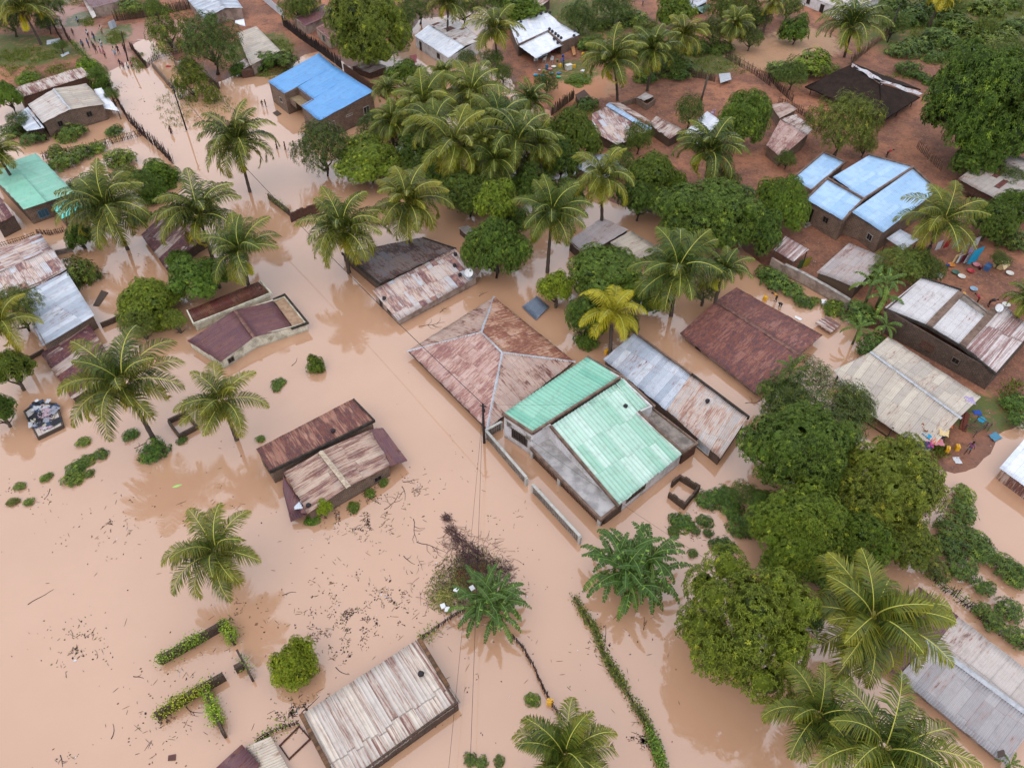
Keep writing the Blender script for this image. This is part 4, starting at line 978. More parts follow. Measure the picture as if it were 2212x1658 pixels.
# ---- bottom slab-roof house
h = House('cream_roof_house', 'house with a wide cream tin roof marked by thin rust lines at the bottom', 'house', [(654, 1541, 1.25), (903, 1379, 1.5), (995, 1516, 1.5), (738, 1704, 1.25)], BR_DARK, .15)
h.roof([(738, 1704, 1.15), (995, 1516, 1.15), (903, 1379, 1.6), (654, 1541, 1.6)], T_B40, jit=.03, pitch=.31, amp=.035)
mos = masonry('stained_block_coping', S(150, 108, 76, .6), S(74, 60, 50, .5), S(110, 88, 70, .5), .3, .3)
h.parapet([[(905, 1379, 1.65), (965, 1478, 1.4)], [(650, 1541, 1.65), (735, 1704, 1.3)]], mos, .32, .15, .5)
h = House('creeper_shed', 'small purple-roofed shed with creeper at the bottom edge', 'shed', [(458, 1665, .6), (522, 1606, .6), (562, 1650, .5), (500, 1715, .5)], BR_DARK, .1)
h.roof([(458, 1665, .55), (500, 1715, .55), (562, 1650, .7), (522, 1606, .7)], T_PURPLE)
h = House('cream_stripe_shed', 'low shed with a cream slatted roof between two roofs at the bottom', 'shed', [(530, 1612, .4), (585, 1590, .5), (628, 1668, .5), (575, 1695, .4)], BR_DARK, .1)
h.roof([(575, 1695, .4), (530, 1612, .4), (585, 1590, .55), (628, 1668, .55)], T_BEIGE, sdir=tuple((G(585, 1590) - G(530, 1612)).xy), amp=.05)
# floating tin sheet and wreck
mb = MB(); panel(mb, D3([(1128, 662, .25), (1158, 690, .2), (1186, 662, .3), (1160, 639, .4)]), thick=.06)
tag(mb.build('tin_sheet', tin('blue_grey_sheet', S(130, 142, 160, .7), S(112, 124, 146, .7), .05, seed=36), None, G(1155, 665)), 'blue-grey tin sheet lying in the flood beside the lime green mango', 'tin sheet')
# ================================================================ vegetation
def leafmat(name, dark, light, tip, rough=.5, big=.35, tr=.10):
    """leaf colour varies from leaf to leaf and in patches; multiplied by the object's colour"""
    t = NT(name)
    geo = t.n('ShaderNodeNewGeometry'); ri = geo.outputs['Random Per Island']
    oi = t.n('ShaderNodeObjectInfo')
    tc = t.n('ShaderNodeTexCoord').outputs['Object']
    nz = t.noise(tc, big, 3, .6)
    c = t.mix(ri, dark, light)
    c = t.mix(t.math('MULTIPLY', t.ramp(nz.outputs[0], .4, .65), .5), c, light)
    at = t.n('ShaderNodeAttribute', attribute_name='UVMap')
    sp = t.n('ShaderNodeSeparateXYZ'); t.l(t.n('ShaderNodeUVMap').outputs[0], sp.inputs[0])
    c = t.mix(sp.outputs[0], c, tip)                       # u coordinate = share of the pale/yellow tone of this leaf
    c = t.mix(1.0, c, oi.outputs['Color'], 'MULTIPLY')
    t.put(t.p.inputs['Base Color'], c); t.p.inputs['Roughness'].default_value = rough
    t.p.inputs['Specular IOR Level'].default_value = .22
    tl = t.n('ShaderNodeBsdfTranslucent'); t.l(c, tl.inputs[0])
    ms = t.n('ShaderNodeMixShader'); ms.inputs[0].default_value = tr
    t.l(t.p.outputs[0], ms.inputs[1]); t.l(tl.outputs[0], ms.inputs[2]); t.l(ms.outputs[0], t.out.inputs[0])
    return t.m
L_PALM = leafmat('palm_leaflet', S(32, 50, 22, .6), S(92, 108, 46, .72), S(204, 184, 44, .9), .38)
L_RACHIS = plain('palm_midrib', S(196, 190, 86, .95), .5, .15)
L_MANGO = leafmat('mango_leaf', S(22, 36, 12, .5), S(98, 120, 42, .84), S(180, 190, 70, .85))
L_FINE = leafmat('fine_leaf', S(30, 46, 20, .55), S(98, 116, 52, .74), S(168, 172, 78, .8))
L_BAN = leafmat('banana_leaf', S(30, 56, 22, .58), S(64, 94, 42, .62), S(150, 166, 76, .8), .4)
BARK = wood('grey_bark', S(128, 114, 100, .6), S(90, 78, 68, .6))
BARKP = wood('palm_bark', S(124, 108, 96, .6), S(78, 66, 58, .6))
NUT = plain('coconut_husk', S(128, 116, 48, .7), .6, .4)
NUTB = plain('brown_fibre', S(120, 84, 52, .6), .9, .4)

def frond(mb, c, az, el, L, sag, yellow, rng, lw=.06, twist=0.0, gap=0.0):
    """one pinnate frond: arching midrib with two rows of drooping leaflets"""
    N = 12; pts = []; p = Vector(c); a = el; st = L / N
    h = Vector((math.cos(az), math.sin(az), 0)); side = Vector((-h.y, h.x, 0))
    for i in range(N + 1):
        pts.append(p.copy())
        a -= sag / N * (1 + 1.2 * i / N)
        p = p + (h * math.cos(a) + Vector((0, 0, math.sin(a)))) * st + side * twist * st * i / N
    mb.tube(pts, [.055 - .042 * i / N for i in range(N + 1)], 3, 1, False)
    nl = 58
    for i in range(nl):
        t = .10 + .89 * i / nl
        f = t * N; k = min(int(f), N - 1); q = pts[k].lerp(pts[k + 1], f - k)
        d = (pts[k + 1] - pts[k]).normalized(); sd_ = d.cross(Vector((0, 0, 1)))
        if sd_.length < .05: sd_ = side.copy()
        sd_.normalize(); up = sd_.cross(d)
        ll = L * (.27 * math.sin(math.pi * min(1, (t * .86 + .16))) ** .7 + .02)
        for sg in (1, -1):
            if rng.random() < gap: continue
            fw = .35 + .7 * t + rng.uniform(-.12, .12)
            dr = (sd_ * sg * math.cos(fw * .9) + d * math.sin(fw * .9) + up * (.22 - .1 * t) + Vector((0, 0, rng.uniform(-.12, .06)))).normalized()
            l1 = ll * rng.uniform(.85, 1.1)
            m = q + dr * l1 * .5
            dr2 = (dr + Vector((0, 0, -.75 - .5 * rng.random()))).normalized()
            e = m + dr2 * l1 * .55
            wv = d * lw * .6; wv2 = d * lw * .66
            yy = min(1, max(0, yellow + .25 * (t - .4) + rng.uniform(-.1, .1)))
            b = len(mb.v)
            for v in (q - wv * .6, q + wv * .6, m + wv2, m - wv2, e + wv * .15, e - wv * .15): mb.v.append(tuple(v))
            U = [(yy * .6, 0)] * 2 + [(yy, 0)] * 2; U2 = [(yy, 0)] * 2 + [(min(1, yy * 1.3 + .05), 0)] * 2
            mb.idx((b, b + 1, b + 2, b + 3), U, 0, False)
            mb.idx((b + 3, b + 2, b + 4, b + 5), U2, 0, False)

def palm_crown(seed, n=26, L=4.3, spread=1.0, yel=0.0, wind=0.0):
    rng = random.Random(seed); mb = MB()
    ga = 2.39996
    for i in range(n):
        f = i / (n - 1)                                  # 0 young upright spear ... 1 old hanging
        az = i * ga + rng.uniform(-.45, .45); az += wind * 1.2 * math.sin(az + seed)
        el = math.radians(88 - 80 * f ** .95 * spread + rng.uniform(-7, 7))
        ln = L * (.78 + .3 * math.sin(math.pi * min(1, f * .9 + .15))) * rng.uniform(.9, 1.06)
        sag = math.radians(52 + 36 * f + rng.uniform(-10, 14))
        yl = yel + max(0, f - .6) * .7 + rng.uniform(-.05, .08)
        if f > .8 and rng.random() < .35: el = math.radians(-25 - 30 * rng.random()); yl = .85; ln *= .8
        if .3 < f < .8 and rng.random() < .1: ln *= .6
        frond(mb, (math.cos(az) * .07, math.sin(az) * .07, .1 - .3 * f), az, el, ln, sag, yl, rng, .062, rng.uniform(-.12, .12) + wind, .02 + (.12 if rng.random() < .15 else 0))
    return mb.mesh('palm_crown', [L_PALM, L_RACHIS])
PALM_M = [palm_crown(11, 25), palm_crown(23, 28, 4.3, 1.05), palm_crown(37, 21, 4.4, .95, .05, .25), palm_crown(41, 26, 4.2, 1.12, .1), palm_crown(59, 18, 4.3, 1.05, .1, -.3), palm_crown(83, 23, 4.5, .85, 0, .2), palm_crown(97, 30, 4.1, 1.15, .08, -.15), palm_crown(101, 20, 4.4, 1.0, .04, .35)]
PALM_Y = palm_crown(71, 17, 4.3, 1.05, .5, .05)
def nuts(seed, n=11):
    rng = random.Random(seed); mb = MB()
    for i in range(n):
        a = rng.uniform(0, 6.28); r = rng.uniform(.22, .42); z = rng.uniform(-.75, -.25); s = rng.uniform(.11, .15)
        mb.lathe((math.cos(a) * r, math.sin(a) * r, z), [(.02, -s * 1.15), (s * .7, -s * .7), (s, 0), (s * .7, s * .75), (.02, s * 1.1)], 7)
    return mb.mesh('coconut_cluster', [NUT])
NUT_M = [nuts(1), nuts(2, 14)]
def fibre(seed):
    rng = random.Random(seed); mb = MB()
    for i in range(16):
        a = rng.uniform(0, 6.28); l = rng.uniform(.5, 1.1)
        p = Vector((math.cos(a) * .15, math.sin(a) * .15, -.05)); q = p + Vector((math.cos(a) * .22, math.sin(a) * .22, -.3)); e = q + Vector((math.cos(a) * .1, math.sin(a) * .1, -l))
        mb.tube([p, q, e], [.05, .04, .01], 3, 0, False)
    return mb.mesh('dead_frond_bases', [NUTB])
FIB_M = fibre(5)

def inst(name, me, parent, loc=(0, 0, 0), rz=0, sc_=1, col=None):
    o = bpy.data.objects.new(name, me); COL.objects.link(o); o.parent = parent
    o.location = loc; o.rotation_euler = (0, 0, rz)
    o.scale = sc_ if hasattr(sc_, '__len__') else (sc_,) * 3
    if col: o.color = col
    return o

PALMS = 'coconut palms standing among the flooded houses'
def palm(x, y, rpx, label, h=7.0, base=None, var=0, rz=0, tint=(1, 1, 1), lean=None, nut=True):
    """crown centre (x,y) in survey units at height h above the flood, apparent crown radius rpx"""
    c = G(x, y, h); k = rpx * mpp(x, y, h) / 3.75
    if base: b = G(*base)
    else:
        r_ = random.Random(int(x * 7 + y)); a = r_.uniform(0, 6.28); b = Vector((c.x + math.cos(a) * h * .08, c.y + math.sin(a) * h * .08, 0))
    gz = max(-1, ground_z(b.x, b.y)) if base or True else 0
    root = thing('coconut_palm', label, 'palm tree', (b.x, b.y, 0), PALMS)
    mb = MB(); P = []
    top = c - Vector((0, 0, .5 * k)); st = Vector((b.x, b.y, gz - .4))
    n = 14
    for i in range(n + 1):
        f = i / n; q = st.lerp(top, f); s = math.sin(math.pi * f) * .06 * h
        d = (top - st).xy; 
        q = Vector((st.x + (top.x - st.x) * f ** 1.5, st.y + (top.y - st.y) * f ** 1.5, q.z)); P.append(q)
    mb.tube(P, [.26 - .10 * min(1, i / n * 1.2) + (.03 if i % 2 else 0) + (.12 if i == 0 else 0) for i in range(n + 1)], 8)
    mb.build('trunk', BARKP, root)
    rel = (c.x - b.x, c.y - b.y, c.z)
    m = PALM_Y if var == 9 else PALM_M[(var + int(x)) % len(PALM_M)]
    cr = inst('crown', m, root, rel, rz, k, tint + (1,)); rr_ = random.Random(int(x * 3 + y * 5)); cr.rotation_euler = (rr_.uniform(-.2, .2), rr_.uniform(-.2, .2), rz)
    if nut: inst('coconut_cluster', NUT_M[var % 2], root, rel, rz, k)
    inst('dead_frond_bases', FIB_M, root, rel, rz * 1.7, k)
    return root

def leaf(mb, p, d, up, L, W, y, n=0):
    s = d.cross(up)
    if s.length < .05: s = d.cross(Vector((1, 0, .3)))
    s.normalize(); m = p + d * L * .5; e = p + d * L - up * L * .18
    b = len(mb.v)
    for v in (p, m + s * W * .5 - up * .0, e, m - s * W * .5): mb.v.append((v.x, v.y, v.z))
    mb.idx((b, b + 1, b + 2, b + 3), [(y, 0)] * 4, n, False)

def crown_mesh(name, mat, seed, lobes=16, lr=.36, ros=700, nl=7, L=.075, W=.022, flush=.06, droop=.45, flat=.72, ragged=.1, low=-.35, core=True, fill=.12, hollow=.0):
    """crown of radius 1: leaf rosettes over overlapping lobes, loose sprigs outside, leaves inside"""
    rng = random.Random(seed); mb = MB(); C_ = []
    for i in range(lobes):
        for _ in range(30):
            z = rng.uniform(low, 1); a = rng.uniform(0, 6.28); r = math.sqrt(max(0, 1 - z * z)) if z > 0 else rng.uniform(.8, 1)
            rr = 1.04 - lr * rng.uniform(.55, 1.3)
            rr *= 1 + .45 * noise.noise(Vector((math.cos(a) * r, math.sin(a) * r, z)) * 1.2 + Vector((seed * 1.7, 0, 0)))
            c = Vector((math.cos(a) * r * rr, math.sin(a) * r * rr, z * rr * flat))
            if all((c - o[0]).length > lr * .75 for o in C_): break
        C_.append((c, lr * rng.uniform(.75, 1.3), rng.random()))
    C_.append((Vector((0, 0, flat * .25)), .62, .5))
    tot = sum(c[1] ** 2 for c in C_)
    for c, r, tone in C_:
        n = int(ros * r * r / tot)
        for _ in range(n):
            z = rng.uniform(-.45, 1); a = rng.uniform(0, 6.28); q = math.sqrt(max(0, 1 - z * z))
            nrm = Vector((math.cos(a) * q, math.sin(a) * q, z))
            inside = rng.random() < fill
            rad = r * (rng.uniform(.3, .9) if inside else rng.uniform(.93, 1.05 + ragged * rng.random()))
            p = c + Vector((nrm.x * rad, nrm.y * rad, nrm.z * rad * .9))
            if any((p - o[0]).length < o[1] * .8 for o in C_ if o[0] is not c) and rng.random() < .7: continue
            if hollow and noise.noise(p * 3.1 + Vector((seed, 0, 0))) > hollow: continue
            y = .45 * rng.random() + .2 if rng.random() < flush * (2 if tone > .7 else .6) else rng.uniform(0, .14)
            ax_ = (nrm + Vector((0, 0, .5))).normalized()
            t1 = ax_.orthogonal().normalized(); t2 = ax_.cross(t1); a0 = rng.uniform(0, 6.28)
            for k in range(nl):
                an = a0 + 6.283 * k / nl + rng.uniform(-.3, .3)
                d = (t1 * math.cos(an) + t2 * math.sin(an) + ax_ * rng.uniform(.0, .7) - Vector((0, 0, droop * rng.random()))).normalized()
                leaf(mb, p, d, ax_, L * rng.uniform(.75, 1.25), W, min(1, max(0, y + rng.uniform(-.08, .08))))
    if core:
        for c, r, _ in C_:
            m = 8; rc = r * .6; base = len(mb.v)
            for j in range(6):
                th = math.pi * (j + .5) / 6
                for i in range(m):
                    a = 2 * math.pi * i / m; v = Vector((math.cos(a) * math.sin(th), math.sin(a) * math.sin(th), math.cos(th)))
                    rr = rc * (1 + .35 * noise.noise(v * 2.5 + c * 5)); mb.v.append(tuple(c + v * rr))
            for j in range(5):
                for i in range(m):
                    a = base + j * m + i; b = base + j * m + (i + 1) % m
                    mb.idx((a, a + m, b + m, b), [(0, 0)] * 4, 0, False)
    return mb.mesh(name, [mat])

CM = {}
def crowns(kind):
    if kind in CM: return CM[kind]
    n = {'big': 3, 'med': 3, 'small': 3, 'fine': 3, 'shrub': 3, 'dense': 2, 'loose': 2}[kind]
    out = []
    for i in range(n):
        sd_ = hash(kind) % 1 + i * 17 + len(kind) * 101
        if kind == 'big': m = crown_mesh('crown', L_MANGO, sd_, 40, .25, 7000, 7, .058, .016, .07, .5, .72)
        elif kind == 'dense': m = crown_mesh('crown', L_MANGO, sd_, 30, .27, 6500, 7, .056, .016, .05, .4, .85, .12)
        elif kind == 'med': m = crown_mesh('crown', L_MANGO, sd_, 20, .33, 2600, 7, .085, .024, .05, .5, .75)
        elif kind == 'small': m = crown_mesh('crown', L_MANGO, sd_, 10, .40, 800, 6, .15, .045, .08, .4, .75, .2)
        elif kind == 'fine': m = crown_mesh('crown', L_FINE, sd_, 18, .33, 3000, 6, .085, .016, .12, .25, .6, .35, core=False, fill=.3)
        elif kind == 'loose': m = crown_mesh('crown', L_FINE, sd_, 12, .36, 1000, 6, .12, .028, .2, .3, .45, .5, core=False, fill=.35, hollow=.12)
        else: m = crown_mesh('crown', L_FINE, sd_, 7, .45, 330, 6, .22, .075, .12, .35, .7, .35, core=False, fill=.3)
        out.append(m)
    CM[kind] = out
    return out

def tree(x, y, rx, label, ry=None, kind='med', h=None, tint=(1, 1, 1), name='leafy_tree', cat='tree', group='leafy trees growing between the houses', rz=None, var=None, trunk=True, sz=None):
    """crown centre in survey units; rx, ry apparent half width and half height"""
    ry = ry or rx * .85
    k = mpp(x, y, 2)
    R_ = rx * k * (1.3 if kind == 'shrub' else 1.0)
    ang = math.atan2(y - PCY, FPX)                         # view direction: crown height comes from the apparent height
    el = math.radians(45) + ang
    if sz is None:
        H_ = ry * k
        szv = max(.45 * R_, min(1.05 * R_, math.sqrt(max(.05, H_ * H_ - (R_ * math.sin(el)) ** 2 * .8)) / max(.3, math.cos(el)) ))
    else: szv = sz * R_
    if h is None: h = szv * .8 + (1.2 if kind in ('big', 'med', 'dense', 'fine') else .1)
    c = G(x, y, h)
    rng = random.Random(int(x * 13 + y * 7))
    gz = ground_z(c.x, c.y)
    root = thing(name, label, cat, (c.x, c.y, 0), group)
    if trunk:
        mb = MB(); zt = h - .1 * szv
        mb.tube([(0 + c.x, c.y, gz - .3), (c.x + .1 * R_, c.y, (gz + zt) / 2), (c.x, c.y, zt)], [.11 * R_ ** .8 + .05, .08 * R_ ** .8 + .04, .05 * R_ ** .8 + .02], 7)
        for i in range(6):
            a = i * 1.05 + rng.random() * .5; l = R_ * rng.uniform(.45, .75)
            p0 = Vector((c.x, c.y, gz + (zt - gz) * rng.uniform(.35, .75)))
            mb.tube([p0, p0 + Vector((math.cos(a) * l * .5, math.sin(a) * l * .5, szv * .25)), p0 + Vector((math.cos(a) * l, math.sin(a) * l, szv * .6))], [.045 * R_ ** .8 + .02, .03 * R_ ** .8 + .015, .012], 5)
        mb.build('trunk', BARK, root)
    ms = crowns(kind); v = rng.randrange(len(ms)) if var is None else var
    flatk = {'big': .72, 'dense': .85, 'med': .75, 'small': .75, 'fine': .6, 'loose': .45, 'shrub': .7}[kind]
    tv = rng.uniform(.9, 1.1)
    inst('crown', ms[v % len(ms)], root, (0, 0, h), rng.uniform(0, 6.28) if rz is None else rz, (R_, R_, szv / flatk), tuple(t_ * tv for t_ in tint) + (1,))
    return root

# ---------------------------------------------------------------- banana plants
def banana_mesh(seed, n=9, L=2.3, stems=1):
    rng = random.Random(seed); mb = MB(); ms = MB()
    for s in range(stems):
        if stems == 1: sx = sy = 0
        else:
            a = s * 2.4; r = .35 + .28 * math.sqrt(s); sx, sy = math.cos(a) * r, math.sin(a) * r
        hh = rng.uniform(1.0, 1.8) if stems > 1 else 1.4
        ms.tube([(sx, sy, -1.5), (sx * 1.1, sy * 1.1, hh)], [.16, .10], 8)
        for i in range(n):
            az = i * 2.4 + rng.uniform(-.3, .3) + s; f = i / max(1, n - 1)
            el = math.radians(80 - 52 * f + rng.uniform(-6, 6)); l = L * rng.uniform(.8, 1.1); N = 16
            h = Vector((math.cos(az), math.sin(az), 0)); side = Vector((-h.y, h.x, 0)); p = Vector((sx * 1.1, sy * 1.1, hh)); a = el; pts = []
            for k in range(N + 1):
                pts.append(p.copy()); a -= math.radians(95 + 30 * f) / N * (.5 + k / N); p = p + (h * math.cos(a) + Vector((0, 0, math.sin(a)))) * l / N
            mb.tube(pts, [.035 - .027 * k / N for k in range(N + 1)], 3, 1, False)
            for k in range(2, N):
                t = k / N; wd = .21 * math.sin(math.pi * min(1, (t - .1) / .9 * .95 + .04)) ** .6
                d = (pts[k + 1] - pts[k]) if k < N else (pts[k] - pts[k - 1])
                sd_ = d.normalized().cross(Vector((0, 0, 1)))
                if sd_.length < .1: sd_ = side.copy()
                sd_.normalize(); up = sd_.cross(d.normalized())
                for sg in (1, -1):
                    for part in (0, 1):
                        q0 = pts[k] + d * (part * .5 + .03); q1 = pts[k] + d * (part * .5 + .47 + (.05 if rng.random() < .5 else 0))
                        ww = wd * rng.uniform(.85, 1.1); dz = up * (-ww * rng.uniform(.15, .75)) + d * rng.uniform(0, .6)
                        y = .05 + .1 * rng.random() + (.8 if rng.random() < .03 else 0) + (.25 * f if f > .8 else 0)
                        b = len(mb.v)
                        for v in (q0, q1, q1 + sd_ * sg * ww + dz, q0 + sd_ * sg * ww + dz): mb.v.append(tuple(v))
                        mb.idx((b, b + 1, b + 2, b + 3), [(y, 0), (y, 0), (y + .12, 0), (y + .12, 0)], 0, False)
    return mb.mesh('leaves', [L_BAN, plain('banana_midrib', S(134, 160, 84, .75), .5, .1)]), ms.mesh('stem', [plain('banana_stem', S(120, 124, 76, .6), .7, .4)])
BAN = [banana_mesh(3, 11, 2.8, 5), banana_mesh(8, 11, 2.9, 7), banana_mesh(5, 10, 2.3, 1), banana_mesh(15, 8, 2.2, 3)]
def banana(x, y, rpx, label, h=1.0, var=0, rz=0, tint=(1, 1, 1), R0=3.0):
    c = G(x, y, h + .7); k = rpx * mpp(x, y, h) / R0
    root = thing('banana_plant', label, 'banana plant', (c.x, c.y, 0), 'banana clumps')
    inst('leaves', BAN[var][0], root, (0, 0, max(0, h - 1)), rz, k, tint + (1,)); inst('stem', BAN[var][1], root, (0, 0, max(0, h - 1)), rz, k)
    return root
# ================================================================ palms
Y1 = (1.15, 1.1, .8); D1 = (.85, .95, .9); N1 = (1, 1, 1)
palm(513, 312, 92, 'slender palm leaning over the flooded road, below the blue-roofed house', 7.2, (540, 415), 0, .4)
palm(232, 452, 102, 'palm with long arched fronds right of the mint green roof', 6.5, None, 1, 1.2)
palm(430, 468, 105, 'palm heavy with coconuts over the red and silver striped roof', 6.5, None, 2, 2.0)
palm(522, 545, 86, 'palm over the narrow dark red shed roof', 5.5, None, 3, .8, (.95, 1, .95))
palm(268, 832, 122, 'big ragged palm over the purple and tan roof', 7.5, None, 1, 2.8, (1.05, 1, .9))
palm(480, 868, 92, 'palm beside the ring of low blocks, right of the ragged palm', 6, None, 4, .2)
palm(470, 1195, 112, 'lone palm in open water left of the brushwood heap', 5, None, 4, 1.3)
palm(50, 22, 62, 'palm in the yard at the top left corner', 7, None, 3, .3, Y1)
palm(-8, 330, 58, 'palm whose fronds reach in from the left edge over the mint roof', 6.5, None, 0, 1.0, Y1)
palm(2, 705, 80, 'palm whose fronds reach in from the left edge beside the silver roof', 6, None, 2, .3, Y1)
palm(742, 500, 98, 'palm hanging over the road, beside the charred roof annex', 6.5, None, 3, 1.9, (1.05, 1.05, .85))
palm(878, 440, 96, 'palm behind the charred roof annex', 7, None, 0, 2.6)
palm(978, 315, 98, 'tall palm at the front of the central palm grove', 8, None, 2, .9, (1.0, 1.05, .85))
palm(1118, 308, 90, 'palm on the right side of the central palm grove', 8, None, 1, .1, D1)
palm(1015, 205, 82, 'palm at the back of the central palm grove, near the orange yard', 8, None, 4, 1.5, D1)
palm(915, 225, 84, 'palm on the left side of the central grove, beside the blue-roofed house', 8, None, 3, 2.2, D1)
palm(1145, 222, 52, 'small palm below the sandy yard with the basins', 6, None, 0, 2.0, D1)
palm(1192, 462, 84, 'palm with a bare dark trunk above the hip roof', 7.5, (1182, 590), 1, 1.7, D1)
palm(1300, 385, 80, 'palm in front of the hidden silver roof', 8, None, 0, .5, (1.0, 1.05, .85))
palm(1326, 132, 76, 'tallest palm behind the patched shack', 8.5, (1333, 222), 2, 1.1, (1.05, 1.05, .8))
palm(1412, 112, 66, 'palm right of the tallest palm, behind the bare yard', 7.5, None, 4, 2.7, (.95, 1.05, .85))
palm(1478, 78, 56, 'palm with upright fronds at the top, left of the reed fence', 6.5, None, 0, .3)
palm(1532, 330, 86, 'palm with wide drooping fronds in front of the silver shed', 7, None, 4, .9, D1)
palm(1463, 585, 108, 'dark dense palm left of the maroon roof', 7, None, 1, 2.4, D1)
palm(1562, 588, 62, 'smaller palm touching the top corner of the maroon roof', 6, None, 3, .4, D1)
palm(1322, 678, 80, 'short yellowing palm above the green roof', 4.6, (1318, 775), 9, .7, (1.0, 1.02, .8), nut=False)
palm(1842, 60, 74, 'palm between the round bush and the utility pole at the top', 8, (1822, 128), 3, 1.3, D1)
palm(2038, 478, 88, 'feathery palm over the corner of the pale blue roof', 6.5, None, 1, .6, (1.05, 1.05, .8))
palm(1068, 66, 62, 'palm between the two white-roofed houses', 7.5, None, 3, 2.1, Y1)
palm(968, 10, 52, 'palm at the top edge above the white-walled house', 7.5, None, 0, 1.4, Y1)
palm(1586, 52, 44, 'small palm by the reed fence at the top', 5.5, None, 4, 2.2, D1)
palm(1885, 1335, 158, 'giant palm over the maroon end of the long house', 8, None, 1, .3, (.95, 1, .95))
palm(1768, 1548, 118, 'dark palm left of the bottom right corner palm', 6.5, None, 2, 1.1, D1)
palm(1908, 1625, 158, 'large palm at the bottom right with a brown fibrous heart', 8, None, 3, 2.5, (1.0, 1.05, .85))
palm(1222, 1638, 122, 'palm cut off by the bottom edge near the yellow jerrycan', 5, None, 3, .2, (1.1, 1.1, .8))
palm(1668, 8, 36, 'palm at the top edge above the pale sand yard', 7, None, 0, .8)
palm(2222, 650, 56, 'palm reaching in from the right edge below the laundry yard', 5, None, 2, 2.8, (1.0, 1.05, .85))
palm(958, 168, 48, 'small upright palm beside the white-walled house', 6, None, 0, 2.4, D1)
palm(2036, -8, 46, 'yellow palm in the bushes at the top right', 6.5, None, 9, 1.0, Y1)
palm(1250, 655, 1, 'x') if False else None
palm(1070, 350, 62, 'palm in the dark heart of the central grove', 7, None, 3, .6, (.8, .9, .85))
palm(1075, 262, 74, 'palm in the middle row of the central grove', 8, None, 2, 1.9, D1)
palm(938, 278, 72, 'palm behind the tall front palm of the grove', 8, None, 5, .4, D1)
palm(1040, 320, 70, 'palm between the two front palms of the grove', 7.5, None, 6, 2.9, (.9, 1, .85))
palm(1165, 315, 60, 'palm at the right rim of the grove beside the broad tree', 7, None, 7, 1.2, D1)
palm(845, 262, 56, 'palm at the corner of the blue-roofed house', 6.5, None, 1, 2.2, D1)
palm(838, 195, 40, 'low palm at the left rim of the central grove', 6, None, 4, 1.8, D1)
palm(1195, 30, 30, 'young palm') if False else None

# ================================================================ broadleaf trees
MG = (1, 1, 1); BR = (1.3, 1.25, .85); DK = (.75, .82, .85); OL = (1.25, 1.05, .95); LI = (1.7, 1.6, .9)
T = tree
T(800, 70, 86, 'big olive-green tree at the top beside the maroon huts', 76, 'big', None, (1.2, 1.02, .8), rz=1)
T(455, 104, 56, 'feathery dark tree left of the pale flat roof', 52, 'fine', None, (.85, .95, .9))
T(362, 82, 48, 'feathery light tree over the flooded yard beside the road', 36, 'loose', None, (1.2, 1.2, .85))
T(418, 195, 40, 'sprawling thin bush at the road edge by the utility pole', 46, 'loose', 1.2, (1.3, 1.25, .8))
T(462, 210, 22, 'small light bush between the road pole and the blue-roofed house', 20, 'loose', .8, (1.4, 1.3, .8))
T(695, 328, 56, 'dark feathery tree in the water below the blue-roofed house', 50, 'fine', None, (.75, .82, .8))
T(795, 352, 70, 'bright green mango crown left of the central grove', 44, 'big', None, (1.35, 1.25, .8))
T(815, 285, 40, 'dark shrubby tree at the right corner of the blue-roofed house', 34, 'fine', None, (.7, .8, .75))
T(874, 162, 38, 'rounded tree at the left end of the orange yard', 30, 'med', None, (1.0, 1.05, .9))
T(1076, 440, 44, 'light green top of the tall mango in the grove', 42, 'med', 6.5, (1.6, 1.5, .85))
T(1068, 545, 64, 'tall dark mango right of the dish house', 66, 'big', 4.0, (.9, 1.0, .95))
T(1010, 420, 62, 'dark mango behind the drooping palm in the grove', 48, 'big', None, MG)
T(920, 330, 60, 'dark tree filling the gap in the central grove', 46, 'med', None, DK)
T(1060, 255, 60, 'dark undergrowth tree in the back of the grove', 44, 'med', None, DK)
T(1236, 300, 52, 'broad tree right of the central grove, behind the patched shack', 54, 'big', None, (1.05, 1.0, .9))
T(1210, 345, 46, 'dark mango below the broad tree right of the grove', 40, 'med', None, DK)
T(1150, 400, 44, 'low dark tree between grove and bare-trunk palm', 40, 'med', None, DK)
T(1380, 300, 30, 'small feathery tree in front of the patched shack', 30, 'fine', None, (1.1, 1.15, .8))
T(1412, 390, 60, 'mango with bright flush left of the wide drooping palm', 50, 'big', None, (1.1, 1.1, .8))
T(1518, 468, 98, 'large round mango in the middle of the right half', 74, 'big', None, (.95, 1.02, .95), rz=2)
T(1380, 432, 44, 'dark mango squeezed beside the large round mango', 40, 'med', None, DK)
T(1606, 268, 54, 'tall mango beside the mauve rusted roof', 82, 'big', None, (1.0, 1.05, .9), rz=4)
T(1490, 245, 30, 'loose bushy tree left of the silver shed', 32, 'fine', None, (.9, .95, .9))
T(1818, 282, 66, 'light feathery tree below the thatched shelter', 60, 'fine', None, (1.35, 1.2, .85))
T(1692, 442, 52, 'mango behind the left corner of the pale blue roofs', 52, 'big', None, (1.05, 1.1, .85))
T(1648, 505, 46, 'dark mango above the yard awning', 44, 'med', None, (.8, .9, .85))
T(1600, 560, 30, 'dark bush beside the smaller palm') if False else None
T(2118, 240, 108, 'huge dark green mango at the right edge', 112, 'big', None, (.85, .98, .8), rz=1.2)
T(2150, 150, 72, 'pale olive feathery tree behind the huge mango', 44, 'fine', 5, (1.3, 1.15, .85))
T(2205, 300, 60, 'dark mango at the far right edge beside the grey roof', 60, 'big', None, DK)
T(1312, 594, 84, 'round dark mango above the yellowing palm', 56, 'big', None, (.95, 1.02, .95), rz=.5)
T(1265, 690, 46, 'dark lower mango beside the floating tin sheet', 48, 'med', None, (.8, .92, .85))
